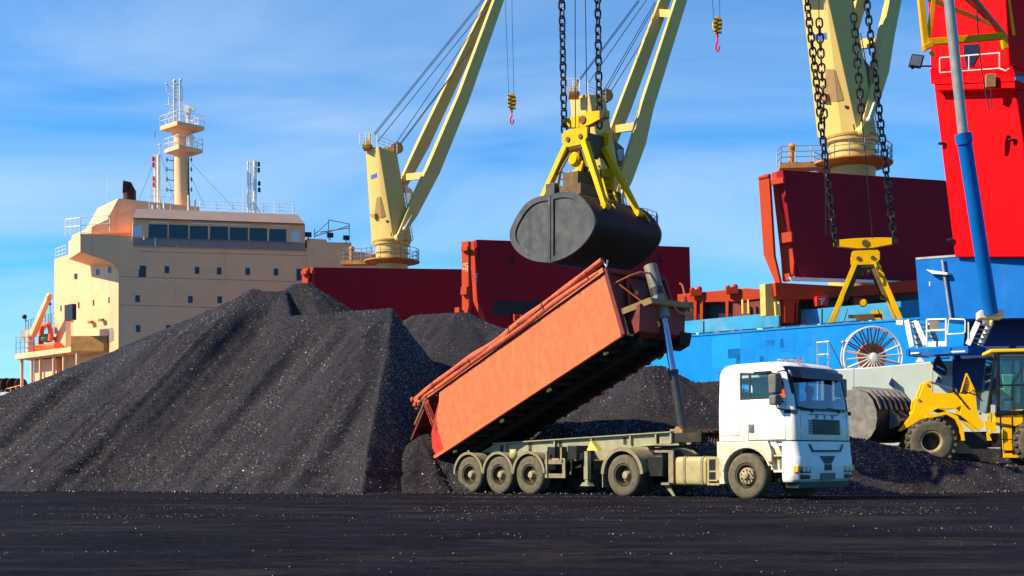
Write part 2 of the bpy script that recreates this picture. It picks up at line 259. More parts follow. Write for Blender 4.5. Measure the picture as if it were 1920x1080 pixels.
FRAME = {}
class MB:
    def __init__(s): s.v = []; s.f = []; s.m = []
    def add(s, vs, fs, mi=0):
        o = len(s.v); s.v += [V(p) for p in vs]; s.f += [[i + o for i in f] for f in fs]; s.m += [mi] * len(fs); return s
    def hexa(s, p, mi=0):
        return s.add(p, [(0, 3, 2, 1), (4, 5, 6, 7), (0, 1, 5, 4), (1, 2, 6, 5), (2, 3, 7, 6), (3, 0, 4, 7)], mi)
    def box(s, x0, x1, y0, y1, z0, z1, mi=0):
        return s.hexa([(x0, y0, z0), (x1, y0, z0), (x1, y1, z0), (x0, y1, z0), (x0, y0, z1), (x1, y0, z1), (x1, y1, z1), (x0, y1, z1)], mi)
    def obox(s, c, ax, ay, az, mi=0):
        c = V(c); ax, ay, az = V(ax), V(ay), V(az)
        return s.hexa([c - ax - ay - az, c + ax - ay - az, c + ax + ay - az, c - ax + ay - az, c - ax - ay + az, c + ax - ay + az, c + ax + ay + az, c - ax + ay + az], mi)
    def beam(s, p0, p1, w, h, up=(0, 0, 1), w1=None, h1=None, mi=0):
        p0, p1 = V(p0), V(p1); d = (p1 - p0).normalized(); u = V(up)
        if abs(d.dot(u)) > 0.98: u = V((0, 1, 0)) if abs(d.y) < 0.9 else V((1, 0, 0))
        x = d.cross(u).normalized(); y = x.cross(d).normalized(); w1 = w if w1 is None else w1; h1 = h if h1 is None else h1
        q = []
        for p, a, b in ((p0, w, h), (p1, w1, h1)):
            q += [p - x * a / 2 - y * b / 2, p + x * a / 2 - y * b / 2, p + x * a / 2 + y * b / 2, p - x * a / 2 + y * b / 2]
        return s.hexa(q, mi)
    def tube(s, p0, p1, r0, r1=None, n=12, mi=0):
        p0, p1 = V(p0), V(p1); r1 = r0 if r1 is None else r1; d = (p1 - p0).normalized()
        x = d.orthogonal().normalized(); y = d.cross(x)
        vs = []
        for p, r in ((p0, r0), (p1, r1)):
            for i in range(n):
                a = 2 * math.pi * i / n; vs.append(p + x * (r * math.cos(a)) + y * (r * math.sin(a)))
        fs = [(i, (i + 1) % n, n + (i + 1) % n, n + i) for i in range(n)] + [tuple(range(n))[::-1], tuple(range(n, 2 * n))]
        return s.add(vs, fs, mi)
    def pipe(s, pts, r, n=8, mi=0, closed=False):
        pts = [V(p) for p in pts]; L = len(pts); vs = []; x = None
        for i, p in enumerate(pts):
            if closed: d = (pts[(i + 1) % L] - pts[i - 1]).normalized()
            else: d = (pts[min(i + 1, L - 1)] - pts[max(i - 1, 0)]).normalized()
            x = d.orthogonal().normalized() if x is None else (x - d * x.dot(d)).normalized(); y = d.cross(x)
            for k in range(n):
                a = 2 * math.pi * k / n; vs.append(p + x * (r * math.cos(a)) + y * (r * math.sin(a)))
        fs = []
        for i in range(L if closed else L - 1):
            j = (i + 1) % L
            fs += [(i * n + k, i * n + (k + 1) % n, j * n + (k + 1) % n, j * n + k) for k in range(n)]
        if not closed: fs += [tuple(range(n))[::-1], tuple(range((L - 1) * n, L * n))]
        return s.add(vs, fs, mi)
    def prism(s, poly, vec, mi=0):
        n = len(poly); vec = V(vec); vs = [V(p) for p in poly] + [V(p) + vec for p in poly]
        return s.add(vs, [tuple(range(n)), tuple(range(n, 2 * n))[::-1]] + [(i, i + n, (i + 1) % n + n, (i + 1) % n) for i in range(n)], mi)
    def lathe(s, prof, o, ax, n=24, mi=0, closed=False):
        o, d = V(o), V(ax).normalized(); x = d.orthogonal().normalized(); y = d.cross(x); vs = []; m_ = len(prof)
        for r, z in prof:
            for i in range(n):
                a = 2 * math.pi * i / n; vs.append(o + d * z + x * (r * math.cos(a)) + y * (r * math.sin(a)))
        fs = []
        for j in range(m_ if closed else m_ - 1):
            k = (j + 1) % m_
            fs += [(j * n + i, j * n + (i + 1) % n, k * n + (i + 1) % n, k * n + i) for i in range(n)]
        if not closed:
            fs += [tuple(range(n))[::-1], tuple(range((m_ - 1) * n, m_ * n))]
        return s.add(vs, fs, mi)
    def ball(s, c, rx, ry=None, rz=None, n=12, mi=0):
        ry = ry or rx; rz = rz or rx; c = V(c); vs = []; k = max(4, n // 2)
        for j in range(1, k):
            th = math.pi * j / k
            for i in range(n):
                a = 2 * math.pi * i / n; vs.append(c + V((rx * math.sin(th) * math.cos(a), ry * math.sin(th) * math.sin(a), rz * math.cos(th))))
        vs += [c + V((0, 0, rz)), c - V((0, 0, rz))]; T, B = len(vs) - 2, len(vs) - 1; fs = []
        for j in range(k - 2): fs += [(j * n + i, (j + 1) * n + i, (j + 1) * n + (i + 1) % n, j * n + (i + 1) % n) for i in range(n)]
        fs += [(T, i, (i + 1) % n) for i in range(n)] + [(B, (k - 2) * n + (i + 1) % n, (k - 2) * n + i) for i in range(n)]
        return s.add(vs, fs, mi)
    def loft(s, rings, mi=0, caps=True, skip=None):
        n = len(rings[0]); vs = [p for r in rings for p in r]; fs = []
        for j in range(len(rings) - 1):
            for i in range(n):
                if skip and skip(j, i): continue
                fs.append((j * n + i, j * n + (i + 1) % n, (j + 1) * n + (i + 1) % n, (j + 1) * n + i))
        if caps: fs += [tuple(range(n))[::-1], tuple(range((len(rings) - 1) * n, len(rings) * n))]
        return s.add(vs, fs, mi)
    def build(s, name, mats, parent=None, world=False, bevel=0.0, loc=None, smooth=True, label=None):
        Mi = None
        if world and parent is not None: Mi = frame(parent).inverted()
        vs = [tuple(Mi @ p) if Mi else tuple(p) for p in s.v]
        me = bpy.data.meshes.new(name); me.from_pydata(vs, [], s.f)
        for k in ([mats] if isinstance(mats, str) else mats): me.materials.append(MATS[k])
        me.polygons.foreach_set('material_index', s.m)
        bm = bmesh.new(); bm.from_mesh(me); bmesh.ops.recalc_face_normals(bm, faces=bm.faces); bm.to_mesh(me); bm.free()
        if smooth:
            me.polygons.foreach_set('use_smooth', [True] * len(me.polygons)); me.set_sharp_from_angle(angle=R(38))
        me.update()
        o = bpy.data.objects.new(name, me); COL.objects.link(o)
        if parent is not None: o.parent = parent; FRAME[o.name] = frame(parent)
        if loc is not None: o.location = loc
        if bevel:
            b_ = o.modifiers.new('bevel', 'BEVEL'); b_.width = bevel; b_.segments = 2; b_.limit_method = 'ANGLE'; b_.angle_limit = R(40)
        if label: o['label'] = label
        return o
def frame(o): return FRAME.get(o.name, Matrix.Identity(4))
def thing(name, label, cat, loc=(0, 0, 0), rotz=0, group=None, M=None):
    o = bpy.data.objects.new(name, None); COL.objects.link(o); o.empty_display_size = 0.3
    M = M if M is not None else Matrix.Translation(V(loc)) @ Matrix.Rotation(rotz, 4, 'Z')
    o.matrix_world = M; o.location = M.to_translation(); o.rotation_euler = M.to_euler(); FRAME[o.name] = M
    return tag(o, label, cat, group)
def tag(o, label, cat, group=None):
    o['label'] = label; o['category'] = cat
    if group: o['group'] = group
    return o
def struct(o): o['kind'] = 'structure'; return o
def add_copy(o, parent, loc=None, rot=None):
    c = o.copy(); COL.objects.link(c); c.parent = parent; FRAME[c.name] = frame(parent)
    if loc is not None: c.location = loc
    if rot is not None: c.rotation_euler = rot
    for ch in list(o.children):
        d = ch.copy(); COL.objects.link(d); d.parent = c
    return c
def rails(mb, pts, h=1.0, step=1.5, r=0.03, rows=3, mi=0):
    """guard rail: posts and rows of bars along a polyline at deck level"""
    pts = [V(p) for p in pts]; up = V((0, 0, 1))
    for a, b in zip(pts, pts[1:]):
        k = max(1, round((b - a).length / step))
        for i in range(k + 1): q = a.lerp(b, i / k); mb.tube(q, q + up * h, r, n=5, mi=mi)
        for j in range(1, rows + 1): mb.tube(a + up * h * j / rows, b + up * h * j / rows, r * 0.8, n=5, mi=mi)
def text(name, s, size, M, material, parent, depth=0.004):
    cu = bpy.data.curves.new(name, 'FONT'); cu.body = s; cu.size = size; cu.extrude = depth; cu.align_x = 'CENTER'; cu.align_y = 'CENTER'
    tmp = bpy.data.objects.new('tmp', cu); COL.objects.link(tmp)
    me = bpy.data.meshes.new_from_object(tmp.evaluated_get(bpy.context.evaluated_depsgraph_get()))
    bpy.data.objects.remove(tmp); me.materials.clear(); me.materials.append(MATS[material])
    me.transform(frame(parent).inverted() @ M if parent else M)
    o = bpy.data.objects.new(name, me); COL.objects.link(o)
    if parent: o.parent = parent; FRAME[o.name] = frame(parent)
    return o
def basis(o, x, y):
    x = V(x).normalized(); z = x.cross(V(y)).normalized(); y = z.cross(x)
    return Matrix.Translation(V(o)) @ Matrix((x, y, z)).transposed().to_4x4()
def arc(c, r, a0, a1, n): return [(c[0] + r * math.cos(R(a0 + (a1 - a0) * i / n)), c[1] + r * math.sin(R(a0 + (a1 - a0) * i / n))) for i in range(n + 1)]
# ------------------------------------------------------------------ ground and coal heaps
rng = np.random.default_rng(7); random.seed(5)
def vnoise(x, y, seed=0):
    xi = np.floor(x).astype(np.int64); yi = np.floor(y).astype(np.int64); fx = x - xi; fy = y - yi
    def hsh(a, b):
        n = (a * 374761393 + b * 668265263 + seed * 982451653) & 0x7fffffff; n = ((n ^ (n >> 13)) * 1274126177) & 0x7fffffff
        return ((n ^ (n >> 16)) & 0xffff) / 65535.0
    fx = fx * fx * (3 - 2 * fx); fy = fy * fy * (3 - 2 * fy)
    return (hsh(xi, yi) * (1 - fx) + hsh(xi + 1, yi) * fx) * (1 - fy) + (hsh(xi, yi + 1) * (1 - fx) + hsh(xi + 1, yi + 1) * fx) * fy
def fbm(x, y, seed=0, o=4):
    s = np.zeros_like(x); a = 0.5; f = 1.0
    for i in range(o): s += a * (vnoise(x * f, y * f, seed + i) - 0.5); a *= 0.5; f *= 2.03
    return s
def sstep(x, a, b): t = np.clip((x - a) / (b - a), 0, 1); return t * t * (3 - 2 * t)
def ground_z(x, y): return -0.10 * sstep(y, 29.0, 37.0) + 0.05 * fbm(x * 0.25, y * 0.25, 3, 3)
def grid_mesh(name, X, Y, Z, keep, material):
    ny, nx = X.shape; idx = np.full(X.shape, -1, dtype=np.int64)
    q = keep[:-1, :-1] | keep[1:, :-1] | keep[:-1, 1:] | keep[1:, 1:]
    used = np.zeros(X.shape, bool); used[:-1, :-1] |= q; used[1:, :-1] |= q; used[:-1, 1:] |= q; used[1:, 1:] |= q
    idx[used] = np.arange(used.sum()); v = np.stack([X[used], Y[used], Z[used]], 1)
    f = np.stack([idx[:-1, :-1][q], idx[:-1, 1:][q], idx[1:, 1:][q], idx[1:, :-1][q]], 1)
    me = bpy.data.meshes.new(name); me.vertices.add(len(v)); me.vertices.foreach_set('co', v.ravel().astype(np.float32))
    me.loops.add(f.size); me.polygons.add(len(f)); me.loops.foreach_set('vertex_index', f.ravel().astype(np.int32))
    me.polygons.foreach_set('loop_start', np.arange(0, f.size, 4, dtype=np.int32))
    me.polygons.foreach_set('use_smooth', np.ones(len(f), bool)); me.update(calc_edges=True); me.validate()
    me.materials.append(MATS[material]); o = bpy.data.objects.new(name, me); COL.objects.link(o); return o
# one ground sheet: fine near the camera, coarse towards the horizon
gx = np.concatenate([np.array([-900, -500, -300, -180, -110, -75]), np.arange(-50, 50.1, 0.4), np.array([75, 110, 180, 300, 500, 900])])
gy = np.concatenate([np.array([-200, -60, -20, -8]), np.arange(0, 60, 0.3), np.array([62])])
GX, GY = np.meshgrid(gx, gy); struct(grid_mesh('ground', GX, GY, ground_z(GX, GY), np.ones(GX.shape, bool), 'ground_coal'))
wv = MB().add([(-900, 61.9, -1.6), (900, 61.9, -1.6), (900, 2500, -1.6), (-900, 2500, -1.6)], [(0, 1, 2, 3)]); struct(wv.build('water', 'water'))
qf = MB().box(-900, 900, 61.6, 62.0, -2.2, -0.16); struct(qf.build('quay_edge', 'wall_grey'))

def heap_height(x, y, segs, k, seed, rill, kr=0.0):
    best = np.full(x.shape, -9.0); 
    for pl in segs:
        w = pl[0]; off = 0.0; k1, kr1, kl1 = k, kr, 0.0
        if isinstance(w, tuple): w, k1, kr1, kl1 = w
        for (x0, y0, h0), (x1, y1, h1) in zip(pl[1:], pl[2:]):
            dx_, dy_ = x1 - x0, y1 - y0; L = math.hypot(dx_, dy_) + 1e-6
            t = ((x - x0) * dx_ + (y - y0) * dy_) / (L * L); tc_ = np.clip(t, 0, 1)
            cx_, cy_ = x0 + tc_ * dx_, y0 + tc_ * dy_; d = np.hypot(x - cx_, y - cy_)
            ang = np.arctan2(y - cy_, x - cx_); q = tc_ * L + off + ang * 1.8 * ((t < 0) | (t > 1))
            r = (vnoise(q * 0.8, d * 0.04, seed) - 0.5) * 1.0 + (vnoise(q * 1.9, d * 0.07, seed + 5) - 0.5) * 0.7 + (vnoise(q * 3.2, d * 0.15, seed + 9) - 0.5) * 0.3
            h = h0 + tc_ * (h1 - h0) - (k1 + kr1 * np.clip((x - cx_) / (d + 1e-3), 0, 1) - kl1 * np.clip((cx_ - x) / (d + 1e-3), 0, 1)) * np.maximum(0, d - w) + rill * r * sstep(d, 0.15, 1.6)
            best = np.maximum(best, h); off += L
    return best
SURF = []
def heap(name, label, segs, box_, res, k, seed, rill=0.30, n_lumps=0, kr=0.0, clear=True, crest=None, fall=(-0.35, -0.937), kf=0.66):
    x0, x1, y0, y1 = box_; X, Y = np.meshgrid(np.arange(x0, x1, res), np.arange(y0, y1, res))
    def hz(x, y):
        z = heap_height(x, y, segs, k, seed, rill, kr)
        if crest:                                          # one planar slide face falling in a single direction from the crest
            fx_, fy_ = fall; c_ = np.array(crest); qs = c_[:, 0] * -fy_ + c_[:, 1] * fx_; q = x * -fy_ + y * fx_
            ox, oy, oz = (np.interp(q, qs, c_[:, i]) for i in range(3)); t = (x - ox) * fx_ + (y - oy) * fy_
            wob = (vnoise(q * 0.30, t * 0.02, 71) - 0.5) * 0.9 + (vnoise(q * 0.8, t * 0.04, 72) - 0.5) * 0.75 + (vnoise(q * 1.9, t * 0.08, 73) - 0.5) * 0.36 + (vnoise(q * 5.5, t * 0.3, 74) - 0.5) * 0.06
            zf = oz - kf * t + wob * sstep(t, 0.2, 2.5) + 0.25 * fbm(x * 0.3, y * 0.3, 75, 2) * sstep(t, 0.5, 3)
            zd = heap_height(x, y, segs[1:], k, seed, rill, kr); on = (t > 0) & (q > qs[0]) & (q < qs[-1])
            z = np.where(on, np.maximum(zf, zd), z)
        ax_, ay_, bx_, by_ = -0.8, 37.3, 3.4, 33.2; L2 = (bx_ - ax_) ** 2 + (by_ - ay_) ** 2; tt = np.clip(((x - ax_) * (bx_ - ax_) + (y - ay_) * (by_ - ay_)) / L2, 0, 1)
        if clear: z = np.minimum(z, -0.3 + np.maximum(0, np.hypot(x - ax_ - tt * (bx_ - ax_), y - ay_ - tt * (by_ - ay_)) - 1.5) * 2.0)        # the trailer stands clear of the coal
        toe = sstep(z, -0.3, 0.5)
        z = z + 0.55 * fbm(x * 0.55, y * 0.55, seed + 40, 4) * (1 - sstep(z, 0.2, 1.6))
        z = np.where(z < 0.5, z * 0.80 + 0.04, z)
        return z + 0.12 * fbm(x * 0.8, y * 0.8, seed + 20, 3) * toe + 0.05 * fbm(x * 4, y * 4, seed + 30, 3) * (0.4 + toe * 0.6)
    Z = hz(X, Y); g = ground_z(X, Y); o = grid_mesh(name, X, Y, np.maximum(Z, g - 0.12), Z > g - 0.10, 'coal')
    SURF.append((hz, box_, n_lumps)); return tag(o, label, 'coal heap')
def w3(px, py, s): p = P(px, py, s); return (p.x, p.y, p.z)
CREST = [w3(-420, 905, 55.36), w3(-150, 806, 52.23), w3(0, 741, 50.71), w3(200, 663, 49.20), w3(470, 546, 47.59), w3(535, 545, 47.32), w3(545, 592, 49.55), w3(640, 586, 50.36), w3(735, 578, 50.98), w3(728, 650, 54.29), w3(708, 730, 57.86), w3(674, 930, 66.88)]
heap('coal_heap', 'tall black coal heap with rilled slopes filling the left of the yard',
     [[(0.03, 0.60, 0.85, 0.0)] + CREST, [(0.10, 0.95, 0.0, 0.3), w3(475, 541, 47.3), w3(482, 543, 47.3)], [(0.10, 0.95, -0.3, 0.2), w3(552, 533, 46.7), w3(575, 531, 46.7)]],
     (-37, 2.5, 30, 66), 0.075, 0.60, 1, 0.20, 60000, kr=0.5, crest=CREST)
heap('coal_heap', 'rear coal heap with a lit crest between the tall heap and the orange body',
     [[0.5, w3(795, 592, 45), w3(860, 589, 45.5), w3(945, 618, 46.5), w3(1060, 690, 50)]], (-14, 11, 36, 63), 0.11, 0.62, 11, 0.22, 9000)
heap('coal_heap', 'small fresh coal heap under the open tail of the tipper body',
     [[0.05, w3(788, 818, 60.5), w3(824, 805, 60)]], (-8, 4, 33, 44), 0.06, 0.74, 21, 0.16, 7000, clear=False)
heap('coal_heap', 'long low coal bank running behind the white cab to the wheel loader',
     [[0.4, w3(1060, 780, 58), w3(1135, 735, 57), w3(1205, 690, 56), w3(1222, 686, 56)],
      [0.3, w3(1222, 688, 56), w3(1262, 719, 56.5), w3(1345, 716, 56.5), w3(1440, 744, 57), w3(1600, 822, 58), w3(1717, 846, 58), w3(1790, 867, 58), w3(1940, 884, 58)],
      [3.0, (12, 45.0, 0.55), (17, 44.8, 0.62), (30, 44.5, 0.62)],
      [0.6, (11, 47, 1.4), (19, 46.6, 1.25), (30, 45.5, 1.2)]],
     (-2, 36, 33, 52), 0.09, 0.62, 31, 0.20, 22000)
# loose lumps of coal lying on the heaps and the ground
pts = []; sizes = []
for hz, (x0, x1, y0, y1), n in SURF:
    x = rng.uniform(x0, x1, n * 3); y = rng.uniform(y0, y1, n * 3); z = hz(x, y); k_ = z > 0.05
    allz = np.max([h_(x, y) for h_, b_, m_ in SURF], 0); k_ &= z >= allz - 0.02
    x, y, z = x[k_][:n], y[k_][:n], z[k_][:n]; pts.append(np.stack([x, y, z], 1)); sizes.append(0.010 + 0.022 * rng.random(len(x)) ** 4)
xg = rng.uniform(-16, 22, 9000); yg = 7 + 32 * rng.random(9000) ** 0.7; zg = ground_z(xg, yg)
dn = fbm(xg * 0.25, yg * 0.9, 77, 3); kk = dn > -0.02
pts.append(np.stack([xg, yg, zg], 1)[kk]); sizes.append((0.006 + 0.02 * rng.random(9000) ** 4)[kk])
def strew(name, pts, sizes, material, label, cat):
    n = len(pts)
    octa = np.array([(1, 0, 0), (0, 1, 0), (-1, 0, 0), (0, -1, 0), (0, 0, 1), (0, 0, -1)], float)
    vv = octa[None] * (0.55 + 0.75 * rng.random((n, 6, 1))) + 0.25 * rng.normal(size=(n, 6, 3))
    ca = rng.random(n) * 6.283; vx = vv[..., 0] * np.cos(ca)[:, None] - vv[..., 1] * np.sin(ca)[:, None]; vy = vv[..., 0] * np.sin(ca)[:, None] + vv[..., 1] * np.cos(ca)[:, None]
    vv = np.stack([vx, vy, vv[..., 2]], 2) * sizes[:, None, None] + pts[:, None, :] + np.array([0, 0, 0.25])[None, None] * sizes[:, None, None]
    fo = np.array([(0, 1, 4), (1, 2, 4), (2, 3, 4), (3, 0, 4), (1, 0, 5), (2, 1, 5), (3, 2, 5), (0, 3, 5)]); ff = (fo[None] + (np.arange(n) * 6)[:, None, None]).reshape(-1, 3)
    me = bpy.data.meshes.new(name); me.vertices.add(n * 6); me.vertices.foreach_set('co', vv.ravel().astype(np.float32))
    me.loops.add(ff.size); me.polygons.add(len(ff)); me.loops.foreach_set('vertex_index', ff.ravel().astype(np.int32)); me.polygons.foreach_set('loop_start', np.arange(0, ff.size, 3, dtype=np.int32))
    me.update(calc_edges=True); me.materials.append(MATS[material])
    lo = bpy.data.objects.new(name, me); COL.objects.link(lo); lo['kind'] = 'stuff'; lo['label'] = label; lo['category'] = cat
xs_ = rng.uniform(-30, 30, 160000); ys_ = rng.uniform(28, 40, 160000); hm = np.max([h_(xs_, ys_) for h_, b_, q_ in SURF], 0); kk = (hm < -0.02) & (hm > -1.3) & (rng.random(160000) < np.clip(0.35 + hm * 0.27, 0, 1) ** 2 * 3)
pts.append(np.stack([xs_, ys_, ground_z(xs_, ys_)], 1)[kk]); sizes.append(0.015 + 0.05 * rng.random(kk.sum()) ** 4)
strew('coal_lumps', np.concatenate(pts), np.concatenate(sizes), 'coal_lump', 'loose lumps of coal strewn over the heaps and the yard', 'coal lumps')
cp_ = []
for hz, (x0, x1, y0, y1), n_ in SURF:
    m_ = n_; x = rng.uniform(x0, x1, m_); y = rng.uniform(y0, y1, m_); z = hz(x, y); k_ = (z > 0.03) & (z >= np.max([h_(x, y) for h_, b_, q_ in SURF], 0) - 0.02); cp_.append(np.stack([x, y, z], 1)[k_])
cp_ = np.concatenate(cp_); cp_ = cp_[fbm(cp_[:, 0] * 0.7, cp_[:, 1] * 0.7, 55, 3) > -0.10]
strew('coal_glints', cp_, 0.006 + 0.015 * rng.random(len(cp_)) ** 3, 'glint_chip', 'pale chips painted in as sun glints over the coal heaps', 'painted coal glints')
xg = rng.uniform(-16, 22, 60000); yg = 6.5 + 25 * rng.random(60000) ** 0.8; kk = (fbm(xg * 0.16, yg * 0.75, 91, 4) > 0.13) & (rng.random(60000) < 0.5)
xg, yg = xg[kk], yg[kk]; strew('grit', np.stack([xg, yg, ground_z(xg, yg)], 1), 0.004 + 0.012 * rng.random(len(xg)) ** 4, 'grit', 'pale grit lying in streaks on the black yard', 'grit')
# ------------------------------------------------------------------ tractor truck and tipper trailer (shared frame: x forward, y to the far side, z up)
PITCH = math.atan2(0.10, 9.8)
TM = Matrix.Translation(V((6.456, 29.98, 0.0))) @ Matrix.Rotation(R(-46), 4, 'Z') @ Matrix.Rotation(-PITCH, 4, 'Y')
def TT(px, py, y=-1.25): return trace(TM, px, py, 1, y)
truck = thing('tractor_truck', 'dusty white tractor truck with its cab turned towards the right, pulling the raised tipper', 'truck', M=TM)

def wheel_meshes(r, w, rimr, deep, tyre_m, rim_m, hub_m, nb=10, hubx=0.0, hubr=0.13):
    """tyre, rim and hub of one wheel; the outer face looks along -y, centre at the origin"""
    ty = MB(); h = w / 2
    prof = [(rimr, -h * 0.80), (rimr + 0.03, -h * 0.98), (r * 0.86, -h * 1.0), (r * 0.955, -h * 0.93), (r, -h * 0.78), (r, h * 0.78), (r * 0.955, h * 0.93), (r * 0.86, h), (rimr + 0.03, h * 0.98), (rimr, h * 0.8)]
    ty.lathe(prof, (0, 0, 0), (0, 1, 0), 40, closed=True)
    for k in range(44):                                   # tread blocks
        a = 2 * math.pi * k / 44; c_, s_ = math.cos(a), math.sin(a)
        for y in (-h * 0.5, 0, h * 0.5):
            ty.obox((r * c_, y, r * s_), (0.012 * c_, 0, 0.012 * s_), (0, h * 0.2, 0), (-0.024 * s_ * r / 0.53, 0, 0.024 * c_ * r / 0.53))
    rm = MB()
    rm.lathe([(rimr + 0.012, -h * 0.86), (rimr - 0.025, -h * 0.90), (rimr - 0.035, -h * 0.7), (rimr - 0.05, deep - 0.05), (rimr * 0.72, deep), (hubr, deep), (hubr, deep + 0.03), (rimr + 0.005, h * 0.85)], (0, 0, 0), (0, 1, 0), 32, closed=True)
    hb = MB(); rr = rimr * 0.72
    if hubx < 0: hb.lathe([(rr, deep - 0.005), (rr * 0.93, hubx), (rr * 0.45, hubx - 0.012), (rr * 0.42, hubx - 0.07), (rr * 0.30, hubx - 0.095), (0.001, hubx - 0.1)], (0, 0, 0), (0, 1, 0), 28)
    else: hb.lathe([(rr * 0.98, deep - 0.004), (rr * 0.9, deep - 0.03), (rr * 0.58, deep - 0.05), (rr * 0.52, deep - 0.15), (rr * 0.4, deep - 0.18), (0.001, deep - 0.185)], (0, 0, 0), (0, 1, 0), 24)
    yb = (hubx - 0.012) if hubx < 0 else deep - 0.04
    for k in range(nb):
        a = 2 * math.pi * (k + .5) / nb; q = rr * 0.72; hb.tube((q * math.cos(a), yb, q * math.sin(a)), (q * math.cos(a), yb - 0.045, q * math.sin(a)), 0.02, n=6)
    return ty, rm, hb
def make_wheel(parent, loc, args, flip=False, extra=None):
    ty, rm, hb = wheel_meshes(*args)
    if extra: extra(ty)
    w = ty.build('wheel', args[4], parent, loc=loc); a = rm.build('rim', args[5], w); b_ = hb.build('hub', args[6], w)
    if flip: w.rotation_euler = (0, 0, math.pi)
    return w
RW = 0.535
front_w = make_wheel(truck, (0, -1.09, RW), (RW, 0.32, 0.295, -0.02, 'tyre_dusty', 'rim_dark', 'rim_dusty', 10, -0.13, 0.13))
add_copy(front_w, truck, (0, 1.09, RW), (0, 0, math.pi))
drive_w = make_wheel(truck, (-3.85, -1.09, RW), (RW, 0.32, 0.295, 0.10, 'tyre_dusty', 'rim_dark', 'rim_dusty', 10, 0.0, 0.13))
add_copy(drive_w, truck, (-3.85, 1.09, RW), (0, 0, math.pi))
inner = wheel_meshes(RW, 0.30, 0.295, -0.05, 'tyre', 'rim_dark', 'rim_dark')[0].build('inner_tyre', 'tyre', truck, loc=(-3.85, -0.74, RW))
add_copy(inner, truck, (-3.85, 0.74, RW))
# cab shell: rounded rings, open at the windscreen and side windows, dark inside
xs_side = [-0.62, -0.14, 0.61, 1.02]; ys_front = [-1.0, 0.0, 1.0]
def ring(z, xb, xf, hw, r):
    pts_ = []
    def cor(cx_, cy_, a0):
        return [(cx_ + r * math.cos(R(a0 + 90 * i / 4)), cy_ + r * math.sin(R(a0 + 90 * i / 4))) for i in range(5)]
    q = cor(xb + r, -hw + r, 180)                                # near rear corner
    q += [(-0.14, -hw), (0.60, -hw)]
    q += cor(xf - r, -hw + r, 270)                               # near front corner
    q += [(xf + 0.02, -0.4), (xf + 0.02, 0.4)]
    q += cor(xf - r, hw - r, 0)
    q += [(0.60, hw), (-0.14, hw)]
    q += cor(xb + r, hw - r, 90)
    return [V((x, y, z)) for x, y in q]
rings = [ring(1.37, -0.85, 1.36, 1.235, 0.16), ring(1.6, -0.86, 1.36, 1.24, 0.17), ring(2.08, -0.86, 1.33, 1.24, 0.17), ring(2.36, -0.86, 1.29, 1.235, 0.18), ring(2.86, -0.85, 1.17, 1.225, 0.19),
         ring(2.97, -0.85, 1.13, 1.215, 0.2), ring(3.10, -0.83, 1.04, 1.18, 0.22), ring(3.19, -0.78, 0.92, 1.08, 0.24), ring(3.235, -0.66, 0.70, 0.92, 0.25), ring(3.25, -0.4, 0.4, 0.6, 0.25)]
FR = list(range(11, 14)); NR = len(rings[0])
def cab_skip(j, i):
    if j in (2, 3) and 10 <= i <= 13: return True                 # windscreen
    if j == 3 and i in (5, 6, 18 - 1, 18): return False
    if j == 3 and i in (5,): return True
    return False
cab = MB().loft(rings, skip=lambda j, i: (j in (2, 3) and 10 <= i <= 14) or (j == 3 and i in (5, 19)) or (j == 3 and i in (6, 18, NR - 1)))
cabo = cab.build('cab', ['cab_white', 'plastic_black'], truck)
so_ = cabo.modifiers.new('solid', 'SOLIDIFY'); so_.thickness = 0.05; so_.offset = -1; so_.material_offset = 1; so_.material_offset_rim = 0
def front_x(z):
    for (z0, x0), (z1, x1) in zip([(1.37, 1.36), (1.6, 1.36), (2.08, 1.33), (2.36, 1.29), (2.86, 1.17), (2.97, 1.13), (3.10, 1.04)], [(1.6, 1.36), (2.08, 1.33), (2.36, 1.29), (2.86, 1.17), (2.97, 1.13), (3.10, 1.04), (3.2, 0.9)]):
        if z0 <= z <= z1: return x0 + (x1 - x0) * (z - z0) / (z1 - z0)
    return 1.36
def front_panel(mb, y0, y1, z0, z1, off=0.006, th=0.012, mi=0, nzv=4, wrap=False):
    """panel following the curved front of the cab"""
    ys = np.linspace(y0, y1, 13); zs = np.linspace(z0, z1, nzv + 1); fr = []; bk = []
    for z in zs:
        for y in ys:
            x = front_x(z) + 0.02 * (abs(y) < 0.6); hw = 1.225; r_ = 0.19; a = abs(y) - (hw - r_)
            if a > 0: x = front_x(z) - r_ + math.sqrt(max(r_ * r_ - a * a, 0.0004))
            fr.append(V((x + off, y, z))); bk.append(V((x + off - th, y, z)))
    n = len(ys); k = len(zs); o = len(fr); fs = []
    for j in range(k - 1):
        for i in range(n - 1):
            a = j * n + i; fs += [(a, a + 1, a + n + 1, a + n), (o + a, o + a + n, o + a + n + 1, o + a + 1)]
    for i in range(n - 1): fs += [(i, o + i, o + i + 1, i + 1), ((k - 1) * n + i, (k - 1) * n + i + 1, o + (k - 1) * n + i + 1, o + (k - 1) * n + i)]
    for j in range(k - 1): fs += [(j * n, (j + 1) * n, o + (j + 1) * n, o + j * n), (j * n + n - 1, o + j * n + n - 1, o + (j + 1) * n + n - 1, (j + 1) * n + n - 1)]
    return mb.add(fr + bk, fs, mi)
front_panel(MB(), -1.13, 1.13, 2.10, 2.87, 0.004).build('windscreen', 'glass_tint', truck)
fr = MB(); front_panel(fr, -1.16, 1.16, 2.05, 2.115, 0.010); front_panel(fr, -1.17, -1.08, 2.05, 2.9, 0.008); front_panel(fr, 1.08, 1.17, 2.05, 2.9, 0.008)
fr.build('windscreen_seal', 'plastic_black', truck)
